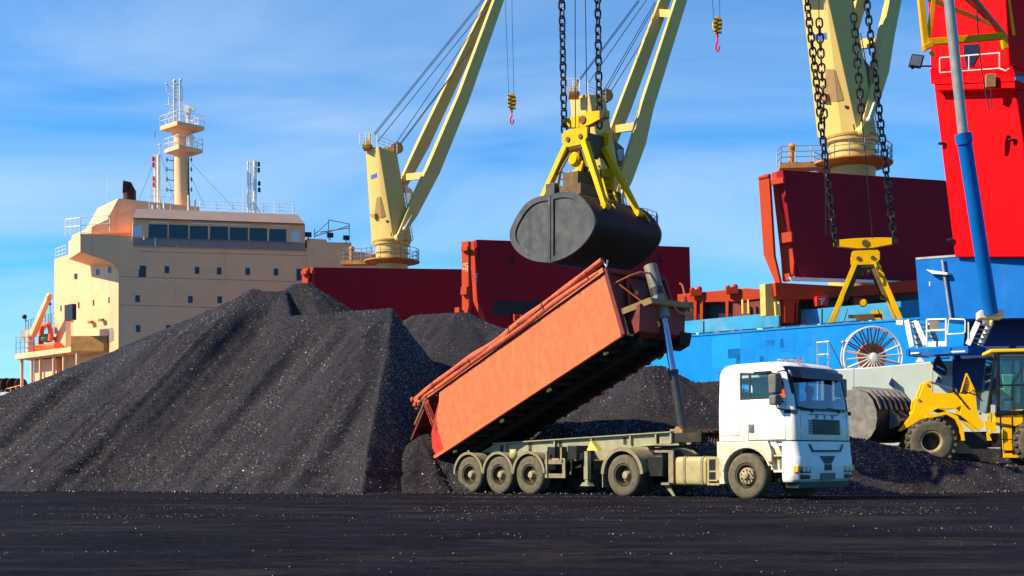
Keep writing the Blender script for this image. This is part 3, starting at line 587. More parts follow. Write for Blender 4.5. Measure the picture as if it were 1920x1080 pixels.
sv_ = MB(); front_panel(sv_, -1.16, 1.16, 2.80, 3.10, 0.012, 0.03); sv_.add([(1.15, -1.05, 2.84), (1.15, 1.05, 2.84), (1.36, 0.9, 2.80), (1.36, -0.9, 2.80), (1.10, -1.05, 3.02), (1.10, 1.05, 3.02), (1.27, 0.9, 2.99), (1.27, -0.9, 2.99)], [(0, 1, 2, 3), (4, 7, 6, 5), (0, 4, 5, 1), (1, 5, 6, 2), (2, 6, 7, 3), (3, 7, 4, 0)])
sv_.build('sun_visor', 'glass_dark', truck)
for y in (-0.55, 0.62):
    wb = MB(); wb.tube((1.375, y, 2.08), (1.34, y - 0.5, 2.14), 0.014, n=6); wb.tube((1.38, y, 2.02), (1.375, y, 2.10), 0.03, n=8); wb.build('wiper', 'plastic_black', truck)
gr = MB(); front_panel(gr, -0.72, 0.72, 1.50, 1.86, 0.004)
for k in range(9): front_panel(gr, -0.70, 0.70, 1.515 + 0.038 * k, 1.535 + 0.038 * k, 0.012, 0.012)
gr.build('grille', 'plastic_black', truck)
ln = MB(); front_panel(ln, -1.14, 1.14, 1.335, 1.365, 0.004); front_panel(ln, -1.0, -0.985, 1.37, 1.98, 0.003); front_panel(ln, 1.0, 1.015, 1.37, 1.98, 0.003); front_panel(ln, -1.1, 1.1, 1.965, 1.98, 0.003)
ln.build('panel_gap', 'seal_dark', truck)
for dx_, dz_ in (): pass
# side doors and windows on both sides
for sy in (-1, 1):
    yb = 1.236 * sy
    def side(mb, poly, off, th, mi=0): mb.prism([(x, yb + sy * off, z) for x, z in poly], (0, -sy * th, 0), mi)
    w_ = MB(); side(w_, [(-0.12, 2.38), (0.10, 2.38), (0.10, 2.94), (-0.10, 2.96)], 0.004, 0.01); side(w_, [(0.14, 2.38), (0.62, 2.38), (1.03, 2.28), (1.04, 2.62), (0.93, 2.90), (0.14, 2.95)], 0.004, 0.01)
    w_.build('side_window', 'glass_clear', truck)
    s_ = MB(); side(s_, [(0.095, 2.36), (0.145, 2.36), (0.145, 2.97), (0.095, 2.97)], 0.008, 0.02); side(s_, [(-0.15, 2.35), (0.63, 2.35), (1.06, 2.24), (1.06, 2.27), (0.63, 2.385), (-0.15, 2.385)], 0.008, 0.02)
    side(s_, [(-0.155, 2.35), (-0.12, 2.35), (-0.12, 2.99), (-0.155, 2.99)], 0.008, 0.02); side(s_, [(-0.15, 2.95), (0.93, 2.90), (1.05, 2.62), (1.07, 2.62), (0.96, 2.94), (-0.15, 2.99)], 0.008, 0.02)
    s_.build('window_seal', 'seal_dark', truck)
    d_ = MB()
    for a_, b_ in (((0.075, 1.38), (0.075, 2.35)), ((1.10, 1.38), (1.10, 2.25)), ((0.075, 1.385), (1.10, 1.385)), ((-0.70, 1.50), (-0.18, 1.50)), ((-0.70, 1.50), (-0.70, 2.08)), ((-0.70, 2.08), (-0.18, 2.08)), ((-0.18, 1.5), (-0.18, 2.08)), ((-0.80, 3.03), (0.92, 3.02))):
        h_ = 0.006; d_.beam((a_[0], yb + sy * 0.001, a_[1]), (b_[0], yb + sy * 0.001, b_[1]), 0.006, 2 * h_, up=(0, 1, 0) if a_[0] == b_[0] else (0, 0, 1))
    d_.build('panel_gap', 'seal_dark', truck)
    hdl = MB(); side(hdl, [(0.09, 1.56), (0.24, 1.56), (0.24, 1.76), (0.09, 1.76)], 0.02, 0.03); side(hdl, [(0.12, 1.60), (0.2, 1.60), (0.2, 1.72), (0.12, 1.72)], 0.032, 0.02); hdl.build('door_handle', 'plastic_grey', truck, bevel=0.01)
    # mirror: main and wide angle housings on an arm
    mr_ = MB(); mr_.box(0.84, 1.06, min(1.29 * sy, 1.55 * sy), max(1.29 * sy, 1.55 * sy), 2.44, 2.90); mr_.box(0.85, 1.05, min(1.29 * sy, 1.55 * sy), max(1.29 * sy, 1.55 * sy), 2.18, 2.41)
    mo = mr_.build('mirror', 'plastic_grey', truck, bevel=0.035)
    ar = MB(); ar.pipe([(1.12, 1.2 * sy, 2.98), (1.02, 1.38 * sy, 2.96), (0.98, 1.42 * sy, 2.85)], 0.018); ar.pipe([(0.96, 1.42 * sy, 2.2), (1.0, 1.40 * sy, 2.10), (1.2, 1.24 * sy, 2.05)], 0.018); ar.beam((1.08, 1.24 * sy, 2.04), (1.36, 1.15 * sy, 2.02), 0.07, 0.09)
    ar.box(0.35, 0.72, min(1.22 * sy, 1.40 * sy), max(1.22 * sy, 1.40 * sy), 2.93, 2.985); ar.build('mirror_arm', 'plastic_black', mo)
# lower cab, wheel arch, bumper
for sy in (-1, 1):
    lw = MB(); yb = 1.225 * sy
    arch = arc((0, RW), 0.66, 197, 25, 14)
    poly = [(-0.86, 1.362), (-0.86, 0.98), (-0.80, 0.95), (-0.80, 0.33)] + arch + [(0.72, 0.74), (0.70, 1.1), (0.60, 1.362)]
    lw.prism([(x, yb, z) for x, z in poly], (0, -sy * 0.22, 0))
    lw.prism([(x, yb + sy * 0.018, z) for x, z in arc((0, RW), 0.72, 170, 20, 12) + arc((0, RW), 0.665, 20, 170, 12)], (0, -sy * 0.30, 0))
    o_ = lw.build('wheel_arch', 'cab_white', truck, bevel=0.012)
    st = MB(); st.box(0.74, 1.16, min(0.9 * sy, 1.19 * sy), max(0.9 * sy, 1.19 * sy), 0.99, 1.03); st.box(0.74, 1.14, min(0.85 * sy, 1.21 * sy), max(0.85 * sy, 1.21 * sy), 0.62, 0.68)
    st.box(0.60, 1.20, min(1.0 * sy, 1.10 * sy), max(1.0 * sy, 1.10 * sy), 0.68, 1.362); st.box(0.60, 1.20, min(1.08 * sy, 1.16 * sy), max(1.08 * sy, 1.16 * sy), 1.24, 1.362); st.prism([(0.62, 1.2 * sy, 1.36), (0.80, 1.2 * sy, 1.36), (0.98, 1.2 * sy, 1.04), (0.86, 1.2 * sy, 1.04)], (0, -0.12 * sy, 0)); st.build('cab_step', 'cab_white', truck, bevel=0.008)
    ds = MB(); ds.box(0.86, 1.16, min(1.10 * sy, 1.13 * sy), max(1.10 * sy, 1.13 * sy), 0.70, 0.98); ds.box(0.95, 1.17, min(1.16 * sy, 1.185 * sy), max(1.16 * sy, 1.185 * sy), 1.05, 1.22); ds.build('step_recess', 'plastic_grey', truck)
    mk_ = MB(); mk_.ball((0.68, yb + sy * 0.02, 0.86), 0.035, 0.02, 0.03); mk_.build('side_marker', 'signal_red', truck)
bp_ = MB(); 
def bring(z, xf, hw, r, xb=1.0):
    pts_ = [V((xb, -hw, z))] + [V((xf - r + r * math.cos(R(270 + 90 * i / 6)), -hw + r + r * math.sin(R(270 + 90 * i / 6)), z)) for i in range(7)] + [V((xf - r + r * math.cos(R(90 * i / 6)), hw - r + r * math.sin(R(90 * i / 6)), z)) for i in range(7)] + [V((xb, hw, z))]
    return pts_
bp_.loft([bring(0.40, 1.36, 1.20, 0.2), bring(0.46, 1.42, 1.235, 0.22), bring(0.74, 1.45, 1.24, 0.22), bring(0.98, 1.43, 1.24, 0.22), bring(1.0, 1.41, 1.235, 0.2), bring(1.34, 1.385, 1.23, 0.19)])
bp_.build('bumper', 'bumper_white', truck)
dk = MB()
dk.box(1.30, 1.44, -0.62, 0.62, 1.10, 1.14); dk.prism([(1.435, -0.33, 1.0), (1.435, 0.33, 1.0), (1.455, 0.14, 0.82), (1.455, -0.14, 0.82)], (0.012, 0, 0)); dk.box(1.40, 1.462, -0.15, 0.15, 0.66, 0.80)
dk.prism([(1.405, -0.75, 1.27), (1.42, -0.62, 1.10), (1.42, -0.58, 1.12), (1.408, -0.70, 1.28)], (0.014, 0, 0)); dk.prism([(1.405, 0.75, 1.27), (1.42, 0.62, 1.10), (1.42, 0.58, 1.12), (1.408, 0.70, 1.28)], (0.014, 0, 0))
dk.box(1.0, 1.36, -1.1, 1.1, 0.26, 0.42); dk.build('bumper_opening', 'plastic_black', truck)
pl = MB(); pl.box(1.40, 1.464, -0.30, 0.30, 0.44, 0.60); plo = pl.build('licence_plate', 'plastic_grey', truck)
for sy in (-1, 1):
    hl = MB(); hl.box(1.25, 1.452, min(0.72 * sy, 1.12 * sy), max(0.72 * sy, 1.12 * sy), 0.60, 0.76); hl.box(1.25, 1.448, min(0.74 * sy, 1.12 * sy), max(0.74 * sy, 1.12 * sy), 0.47, 0.57); ho = hl.build('headlight', 'glass_dark', truck, bevel=0.02)
    bl = MB(); bl.ball((1.445, 0.85 * sy, 0.68), 0.02, 0.06, 0.06); bl.ball((1.445, 1.02 * sy, 0.68), 0.02, 0.055, 0.055); bl.build('bulb', 'lamp_glass', ho)
    am = MB(); am.box(1.30, 1.43, min(1.13 * sy, 1.235 * sy), max(1.13 * sy, 1.235 * sy), 0.62, 0.78); am.build('indicator', 'amber', truck, bevel=0.02)
fx_ = front_x(1.93)
for k, ch_ in enumerate('MAN'):
    text('badge_letter', ch_, 0.13, basis((1.352 + 0.02, -0.34 + 0.34 * k, 1.915), (0, 1, 0), (0, 0, 1)), 'plastic_grey', None).matrix_parent_inverse.identity()
for o_ in [o for o in COL.objects if o.name.startswith('badge_letter')]: o_.parent = truck
rf = MB()
for y in (-0.55, -0.35):
    rf.lathe([(0.03, 0), (0.03, 0.42), (0.05, 0.5), (0.085, 0.56)], (0.45, y, 3.30), (1, 0, -0.02), 12); rf.tube((0.6, y, 3.2), (0.6, y, 3.3), 0.02, n=6)
rf.build('air_horn', 'chrome_blue', truck)
bc = MB(); bc.lathe([(0.09, 0), (0.09, 0.1), (0.08, 0.17), (0.03, 0.2)], (0.35, 0.55, 3.22), (0, 0, 1), 16); bc.build('beacon', 'signal_red', truck)
# interior and driver
rw = MB(); hw_ = 1.06
for y0, y1, z0, z1 in ((-hw_, -0.80, 2.36, 2.86), (-0.62, -0.24, 2.36, 2.86), (0.22, hw_, 2.36, 2.86), (-0.80, -0.62, 2.36, 2.42), (-0.24, 0.22, 2.36, 2.42), (-0.80, -0.62, 2.80, 2.86), (-0.24, 0.22, 2.80, 2.86)): rw.box(-0.86, -0.82, y0, y1, z0, z1)
rw.build('rear_wall', 'cab_white', truck)
rg = MB(); rg.box(-0.845, -0.835, -0.79, 0.21, 2.42, 2.80); rg.build('rear_window', 'glass_clear', truck)
it = MB(); it.box(-0.3, 0.25, -0.95, -0.35, 1.5, 1.95); it.box(-0.35, -0.2, -0.95, -0.35, 1.9, 2.55); it.box(-0.3, 0.25, 0.35, 0.95, 1.5, 1.95); it.box(-0.35, -0.2, 0.35, 0.95, 1.9, 2.55); it.build('seat', 'cloth_dark', truck, bevel=0.04)
ds = MB(); ds.box(0.75, 1.22, -1.12, 1.12, 1.75, 2.06); ds.build('dashboard', 'plastic_black', truck, bevel=0.04)
cu = MB(); 
for y in (-0.98, 0.92):
    for k in range(4): cu.tube((0.98 - 0.05 * k, y, 2.06), (0.98 - 0.05 * k, y, 2.86), 0.04, 0.03, n=8)
cu.build('curtain', 'boat_orange', truck)
swh = MB(); swh.pipe([(0.62 + 0.10 * math.sin(a), 0.62 + 0.22 * math.cos(a), 2.16 + 0.19 * math.sin(a)) for a in np.linspace(0, 2 * math.pi, 24, endpoint=False)], 0.018, closed=True); swh.tube((0.62, 0.62, 2.16), (0.9, 0.62, 1.98), 0.03); swh.build('steering_wheel', 'plastic_black', truck)
# chassis, tank, fenders
ch = MB()
for y in (-0.42, 0.42): ch.box(-4.75, 1.0, y - 0.05, y + 0.05, 0.72, 1.0)
for x in (-4.7, -3.0, -1.6, -0.6): ch.box(x - 0.06, x + 0.06, -0.4, 0.4, 0.74, 0.95)
ch.tube((0, -1.0, RW), (0, 1.0, RW), 0.07); ch.tube((-3.85, -1.0, RW), (-3.85, 1.0, RW), 0.11); ch.ball((-3.85, 0, RW), 0.26)
ch.box(-4.45, -3.2, -0.45, 0.45, 1.02, 1.12); ch.prism([(-3.3, -0.5, 1.14), (-4.3, -0.5, 1.06), (-4.3, -0.5, 1.12), (-3.3, -0.5, 1.2)], (0, 1.0, 0))
ch.box(-0.9, 0.9, -0.45, 0.45, 0.5, 1.35); ch.build('chassis', 'chassis_dark', truck)
for sy in (-1, 1):
    tk = MB()
    def rr_box(x0, x1, mi=0):
        q = []
        for x in (x0, x1):
            q.append([V((x, sy * (0.93 + 0.27 * (abs(math.cos(t)) ** 0.35) * math.copysign(1, math.cos(t))), 0.65 + 0.36 * (abs(math.sin(t)) ** 0.35) * math.copysign(1, math.sin(t)))) for t in np.linspace(0, 2 * math.pi, 28, endpoint=False)])
        tk.loft(q, mi)
    rr_box(-2.16, -1.20); tko = tk.build('fuel_tank', 'tank_cream', truck, bevel=0.025)
    tk = MB()
    for x in (-1.88, -1.34): 
        q = []
        for xx in (x - 0.035, x + 0.035): q.append([V((xx, sy * (0.93 + 0.285 * (abs(math.cos(t)) ** 0.35) * math.copysign(1, math.cos(t))), 0.65 + 0.375 * (abs(math.sin(t)) ** 0.35) * math.copysign(1, math.sin(t)))) for t in np.linspace(0, 2 * math.pi, 28, endpoint=False)])
        tk.loft(q)
    tk.build('tank_band', 'fender_dusty', tko)
    cp = MB(); cp.tube((-1.62, sy * 0.98, 1.0), (-1.62, sy * 1.0, 1.07), 0.06); cp.build('filler_cap', 'plastic_black', tko)
    bx = MB(); y0, y1 = sorted((0.7 * sy, 1.19 * sy)); yo = 1.19 * sy
    bx.box(-1.19, -0.82, y0, yo - 0.06 if sy > 0 else y1, 0.30, 1.0) if sy > 0 else bx.box(-1.19, -0.82, yo + 0.06, y1, 0.30, 1.0)
    for (xa, xb_, za, zb) in ((-1.19, -1.12, .30, 1.0), (-0.93, -0.82, .30, 1.0), (-1.12, -0.93, .30, .36), (-1.12, -0.93, .93, 1.0), (-1.12, -0.93, .62, .66)): bx.box(xa, xb_, min(yo, yo - sy * .058), max(yo, yo - sy * .058), za, zb)
    bx.box(-1.14, -0.84, min(yo, yo + sy * .05), max(yo, yo + sy * .05), .40, .44); bxo = bx.build('battery_box', 'tank_cream', truck, bevel=0.01)
    op = MB(); op.box(-1.115, -0.935, min(yo - sy * .057, yo - sy * .02), max(yo - sy * .057, yo - sy * .02), .365, .925); op.build('step_recess', 'plastic_black', bxo)
    fd = MB(); pr = arc((-3.85, RW + 0.02), 0.70, 175, 5, 18); pr2 = arc((-3.85, RW + 0.02), 0.665, 5, 175, 18)
    fd.prism([(x, sy * 1.27, z) for x, z in pr + pr2], (0, -sy * 0.72, 0)); fd.prism([(x, sy * 1.30, z) for x, z in arc((-3.85, RW + 0.02), 0.72, 178, 2, 18) + arc((-3.85, RW + 0.02), 0.62, 2, 178, 18)], (0, -sy * 0.028, 0))
    fd.box(-4.58, -4.55, min(0.62 * sy, 1.24 * sy), max(0.62 * sy, 1.24 * sy), 0.22, 0.6)
    fd.build('mudguard', 'fender_dusty', truck)
    bk = MB(); y0, y1 = sorted((0.60 * sy, 1.12 * sy)); bk.box(-3.12, -2.62, y0, y1, 0.50, 1.05); bk.build('air_tank_box', 'plastic_black', truck, bevel=0.03)
    bt = MB(); y0, y1 = sorted((1.05 * sy, 1.11 * sy)); bt.box(-2.45, -2.30, y0, y1, 0.35, 1.12); bt.box(-2.9, -2.30, y0, y1, 1.12, 1.18); bt.box(-2.62, -2.36, min(0.8 * sy, 1.2 * sy), max(0.8 * sy, 1.2 * sy), 0.30, 0.36); bt.prism([(-2.6, sy * 1.1, 0.30), (-2.42, sy * 1.1, 0.27), (-2.25, sy * 1.1, 0.02), (-2.33, sy * 1.1, 0.02)], (0, -sy * 0.04, 0)); bt.build('side_bracket', 'fender_dusty', truck)
# coiled air lines behind the cab
for k, (y, c_) in enumerate(((-0.25, 'plastic_grey'), (0.0, 'signal_red'), (0.25, 'plastic_black'))):
    hs = MB(); L = []
    for i in range(170):
        t_ = i / 169; x = -2.15 + 1.25 * t_; z = 1.62 - 0.20 * math.sin(math.pi * t_) - 0.1 * t_ + 0.09 * k * math.sin(3 * t_); a = t_ * 2 * math.pi * 15
        L.append((x, y + 0.075 * math.cos(a), z + 0.075 * math.sin(a)))
    hs.pipe(L, 0.011, 5); hs.build('air_hose', c_, truck)
ph = MB(); ph.pipe([(-1.55, -0.1, 1.9), (-1.3, -0.1, 2.02), (-1.05, 0.0, 1.92), (-0.9, 0.1, 1.6)], 0.03); ph.box(-2.0, -0.95, -0.45, 0.45, 1.66, 1.70); ph.box(-1.0, -0.90, -0.7, 0.7, 1.05, 1.75); ph.build('rear_bulkhead', 'chassis_dark', truck)

# the driver behind the wheel: head, torso and arms in one skinned body
def seated_person(label, M, cloth, sc=1.0):
    """one continuous skinned body, seated, facing +x of frame M, hips at its origin"""
    p = thing('person', label, 'person', M=M)
    J = [((0, 0, 0), .15, -1), ((0.02, 0, .22), .15, 0), ((0.03, 0, .45), .165, 1), ((0.05, 0, .56), .075, 2), ((0.07, 0, .63), .065, 3), ((0.09, 0, .72), .105, 4), ((0.09, 0, .82), .10, 5), ((0.09, 0, .88), .06, 6)]
    for s in (-1, 1):
        b0 = len(J)
        J += [((0.03, .17 * s, .47), .075, 2), ((0.16, .25 * s, .22), .055, b0), ((0.42, .20 * s, .30), .042, b0 + 1), ((0.50, .17 * s, .33), .035, b0 + 2)]
        for f, (dy_, dz_, ln_) in enumerate(((-.03, .03, .05), (-.01, .04, .06), (.01, .04, .06), (.025, .03, .045))): J += [((0.50 + ln_, (.17 + dy_) * s, .33 + dz_ * .6), .011, b0 + 3)]
        J += [((0.51, (.17 - .05) * s, .35), .012, b0 + 3)]
        b1 = len(J); J += [((0.20, .10 * s, -.02), .095, 0), ((0.46, .13 * s, .03), .07, b1), ((0.50, .13 * s, -.38), .05, b1 + 1), ((0.62, .13 * s, -.43), .04, b1 + 2)]
    me_ = bpy.data.meshes.new('body'); me_.from_pydata([j[0] for j in J], [(j[2], i) for i, j in enumerate(J) if j[2] >= 0], [])
    o = bpy.data.objects.new('body', me_); COL.objects.link(o)
    sk = o.modifiers.new('skin', 'SKIN'); ss = o.modifiers.new('sub', 'SUBSURF'); ss.levels = ss.render_levels = 1
    for i, j in enumerate(J): me_.skin_vertices[0].data[i].radius = (j[1] * sc, j[1] * sc); me_.skin_vertices[0].data[i].use_root = (i == 0)
    dg = bpy.context.evaluated_depsgraph_get(); dg.update(); nm = bpy.data.meshes.new_from_object(o.evaluated_get(dg)); bpy.data.objects.remove(o)
    nm.materials.clear(); nm.materials.append(MATS[cloth]); nm.materials.append(MATS['skin'])
    for f in nm.polygons:
        c = f.center; f.material_index = 1 if (c.z > .585 or c.x > .42 and c.z > .2) else 0; f.use_smooth = True
    bo = bpy.data.objects.new('body', nm); COL.objects.link(bo); bo.parent = p; FRAME[bo.name] = M
    hr = MB(); hr.ball((0.075, 0, .83), .115, .108, .10, 14); hr.build('hair', 'soot', p)
    fc = MB(); fc.ball((0.19, 0, .755), .022, .016, .025, 8)
    for s in (-1, 1): fc.ball((0.085, .108 * s, .76), .02, .012, .03, 8)
    fc.build('nose_and_ears', 'skin', p)
    ey = MB()
    for s in (-1, 1): ey.ball((0.178, .038 * s, .785), .012, .014, .009, 8)
    ey.ball((0.178, 0, .705), .012, .03, .007, 8); ey.build('eyes_and_mouth', 'soot', p)
    return p
seated_person('driver in dark clothes at the wheel behind the windscreen of the white truck', TM @ Matrix.Translation(V((0.42, 0.74, 1.80))), 'cloth_dark')

# ------------------------------------------------------------------ tipper trailer
trailer = thing('tipper_trailer', 'grey three-axle trailer tipping its long raised orange body over the coal', 'trailer', M=TM)
for x in (-9.83, -8.56, -7.31):
    if x == -9.83:
        tw = make_wheel(trailer, (x, -1.06, RW), (RW, 0.36, 0.285, 0.03, 'tyre_dusty', 'rim_dark', 'rim_dusty', 10, 0.0, 0.13)); 
    else: tw = add_copy(tw0, trailer, (x, -1.06, RW))
    tw0 = tw; add_copy(tw0, trailer, (x, 1.06, RW), (0, 0, math.pi))
    ax_ = MB(); ax_.tube((x, -0.98, RW), (x, 0.98, RW), 0.075); ax_.box(x - 0.1, x + 0.45, -0.52, -0.42, 0.6, 0.85); ax_.box(x - 0.1, x + 0.45, 0.42, 0.52, 0.6, 0.85); ax_.build('axle', 'chassis_dark', trailer)
    for sy in (-1, 1):
        fd = MB(); fd.prism([(px_, sy * 1.26, z) for px_, z in arc((x, RW + .02), 0.63, 172, 12, 16) + arc((x, RW + .02), 0.60, 12, 172, 16)], (0, -sy * 0.46, 0))
        fd.prism([(px_, sy * 1.285, z) for px_, z in arc((x, RW + .02), 0.655, 178, 4, 16) + arc((x, RW + .02), 0.58, 4, 178, 16)], (0, -sy * 0.024, 0)); fd.build('mudguard', 'fender_dusty', trailer)
YR = -0.52
fa = TT(905, 846, YR); fb = TT(927, 832.5, YR); fc_ = TT(1261, 810.5, YR); fdn = TT(1261, 829, YR)
zt0, zt1 = fb.z, fc_.z; xr, xf_ = fb.x, fc_.x
for sy in (-1, 1):
    rl = MB(); y = 0.52 * sy; 
    top = lambda x: zt0 + (zt1 - zt0) * (x - xr) / (xf_ - xr)
    poly = [(-10.1, 0.92), (-8.2, 0.92), (-4.9, 0.98), (-4.2, top(-4.2) - 0.32), (xf_, top(xf_) - 0.27), (xf_, top(xf_)), (xr, zt0), (xr - 0.7, zt0 - 0.28), (-10.1, zt0 - 0.28)]
    rl.prism([(x, y - sy * 0.02, z) for x, z in poly], (0, -sy * 0.04, 0))
    rl.beam((xr, y, zt0 + .01), (xf_, y, zt1 + .01), 0.16, 0.03); rl.beam((-4.2, y, top(-4.2) - .33), (xf_, y, zt1 - .28), 0.16, 0.025); rl.beam((-8.2, y, .91), (-4.9, y, .97), 0.16, 0.025)
    for x in (xr + 0.5, -7.0, -5.6, -4.2, xf_ - 0.55, xf_ - 0.05): rl.prism([(x, y + sy * .055, top(x) - .005), (x + .05, y + sy * .055, top(x) - .005), (x + .05, y + sy * .055, top(x) - .27), (x, y + sy * .055, top(x) - .27)], (0, -sy * .05, 0))
    rl.build('chassis_rail', 'trailer_grey', trailer)
cm_ = MB()
for x in (-9.9, -9.2, -8.0, -6.8, -5.6, -4.4, -3.3): cm_.box(x - .07, x + .07, -.5, .5, .95 if x < -4.9 else top(x) - .25, top(x) - .05 if x > xr else 1.0)
cm_.box(-3.9, xf_ - .02, -.46, .46, top(-3) - .36, top(-3) - .33); cm_.box(xf_, xf_ + .9, -.5, .5, zt1 - .26, zt1 - .02); cm_.box(-10.3, -9.9, -1.0, 1.0, .8, .95); cm_.tube((-9.75, -.75, 1.12), (-9.75, .75, 1.12), .07)
cm_.build('cross_frame', 'chassis_dark', trailer)
for sy in (-1, 1):
    lg = MB(); y = .86 * sy; lg.box(-5.52, -5.38, y - .07, y + .07, .42, 1.18); lg.box(-5.5, -5.40, y - .05, y + .05, .30, .45); lg.prism([(-5.62, y - .12, .24), (-5.28, y - .12, .24), (-5.38, y - .12, .34), (-5.52, y - .12, .34)], (0, .24, 0)); lg.tube((-5.68, y - .02 * sy, 1.05), (-5.68, y + .14 * sy, 1.05), .12, n=16); lg.box(-5.62, -5.4, y - .05, y + .05, 1.0, 1.1)
    lg.pipe([(-5.95, y + .1 * sy, .98), (-5.93, y + .12 * sy, .72), (-5.97, y + .12 * sy, .55)], .018); lg.build('landing_leg', 'trailer_grey', trailer)
    gd = MB(); y = 1.2 * sy; gd.beam((-6.72, y, .90), (-5.97, y, .90), .03, .12); gd.beam((-6.72, y, .52), (-5.97, y, .52), .03, .12); gd.beam((-6.0, y - .002, .46), (-6.0, y - .002, .96), .03, .11, up=(1, 0, 0)); gd.box(-6.66, -6.60, y - .05, y - .02, .46, 1.2); gd.box(-6.1, -6.04, y - .05, y - .02, .9, 1.3) ; gd.build('side_guard', 'fender_dusty', trailer)
    bx = MB(); y0, y1 = sorted((.62 * sy, 1.12 * sy)); bx.box(-6.72, -6.42, y0, y1, 1.0, 1.32); bx.box(-5.95, -5.6, y0, y1, .95, 1.34); bx.build('tool_box', 'plastic_black', trailer, bevel=.02)
    wd = MB(); y0, y1 = sorted((1.16 * sy, 1.26 * sy)); wd.ball((-7.95, 1.23 * sy, 1.12), .15, .08, .15, 14); wd.box(-8.08, -7.82, y0, y1, 1.2, 1.27); wd.build('water_can', 'tank_cream', trailer)
    ck = MB(); y0, y1 = sorted((.9 * sy, 1.1 * sy)); ck.prism([(-5.25, y0, 1.20), (-4.85, y0, 1.20), (-5.1, y0, 1.46)], (0, y1 - y0, 0)); ck.build('wheel_chock', 'marker_yellow', trailer)
    tl = MB(); tl.box(-10.42, -10.3, min(.7 * sy, 1.12 * sy), max(.7 * sy, 1.12 * sy), .78, .92); tl.build('tail_light', 'signal_red', trailer); 
    hk = MB(); hk.pipe([(-10.3, 1.05 * sy, 1.0), (-10.42, 1.1 * sy, .98), (-10.42, 1.1 * sy, .86), (-10.3, 1.12 * sy, .84)], .03); hk.pipe([(-10.02, 1.1 * sy, 1.22), (-9.95, 1.14 * sy, 1.25), (-9.93, 1.14 * sy, 1.17)], .025); hk.build('hook', 'tank_cream', trailer)
# ------------------------------------------------------------------ raised body of the tipper (built in the trailer frame)
b0 = TT(820, 856); b1 = TT(1166, 629); t0 = TT(826, 731); t1 = TT(1131, 506)
def px_poly(pl, y): return [TT(*p, y) for p in pl]
HB = 1.25; ux = (b1 - b0); ux.y = 0; LB = ux.length; ux.normalize(); uz = V((-ux.z, 0, ux.x))
def B(u, w, y): return V((b0.x, 0, b0.z)) + ux * u + uz * w + V((0, y, 0))       # body frame: u along the floor from the tail, w up from the floor
HT = (V((t1.x, 0, t1.z)) - V((b1.x, 0, b1.z))).dot(uz)
tailp = [B(0.0, 0, 0)] + [V((q.x, 0, q.z)) for q in px_poly([(811, 840), (809, 812), (816, 778), (823, 752)], -1.25)] + [B((V((t0.x, 0, t0.z)) - V((b0.x, 0, b0.z))).dot(ux), HT, 0)]
u1 = (V((t1.x, 0, t1.z)) - V((b1.x, 0, b1.z))).dot(ux) + LB; uf = lambda w: LB + (u1 - LB) * w / HT
for sy in (-1, 1):
    sd = MB(); y = HB * sy
    poly = [V((p.x, y, p.z)) for p in tailp] + [B(u1, HT, y), B(LB, 0, y)]
    sd.prism(poly, (0, -sy * 0.05, 0))
    o_ = sd.build('body_side', 'body_orange', trailer)
    sm = MB()                                             # plank seams, top rail and bottom rail
    for k in range(1, 21):
        u = 0.55 + (LB - 0.7) * (k + random.uniform(-.18, .18)) / 21; sm.beam(B(u, 0.10, y + sy * .002), B(u - 0.12 * 0, HT - 0.14, y + sy * .002), 0.010, 0.004, up=(0, 1, 0))
    sm.build('plank_seam', 'body_orange', o_)
    rl = MB(); rl.beam(B(-0.12, 0.02, y), B(LB + .01, 0.02, y), 0.10, 0.10); rl.beam(B(0.35, HT - .02, y), B(u1 + .03, HT - .02, y), 0.12, 0.13); rl.build('body_rail', 'body_orange', o_)
    rd = MB(); q = [V((p.x, y + sy * .004, p.z)) for p in tailp[:5]]; rd.prism(q + [B(0.34, 1.0, y + sy * .004), B(0.36, 0.0, y + sy * .004)], (0, -sy * .02, 0)); rd.build('tail_corner', 'body_red', o_)
    ml = MB()
    for px_, py_ in ((846, 841), (933, 782), (1021, 722), (1131, 664)):
        u = (TT(px_, py_) - b0).dot(ux); ml = MB(); ml.obox(B(u, -.12, y - sy * .12), ux * .07, (0, .03, 0), uz * .035); ml.build('side_marker', 'marker_yellow', trailer)
fl = MB(); fl.prism([B(-.05, .05, -HB + .05), B(LB, .05, -HB + .05), B(LB, 0, -HB + .05), B(-.05, 0, -HB + .05)], (0, 2 * HB - .1, 0))
for k in range(16): u = .3 + (LB - .5) * k / 15; fl.beam(B(u, -.06, -HB + .08), B(u, -.06, HB - .08), .10, .12, up=uz)
for y in (-.5, .5): fl.beam(B(.4, -.16, y), B(LB, -.16, y), .16, .2, up=uz)
fl.build('body_floor', 'body_under', trailer)
cl = MB(); cl.prism([B(.3, .05, -HB + .06), B(LB - .1, .05, -HB + .06), B(LB - .1, .35, -HB + .06), B(2.5, .9, -HB + .06), B(.5, .7, -HB + .06)], (0, 2 * HB - .12, 0)); cl.build('coal_load', 'coal', trailer)
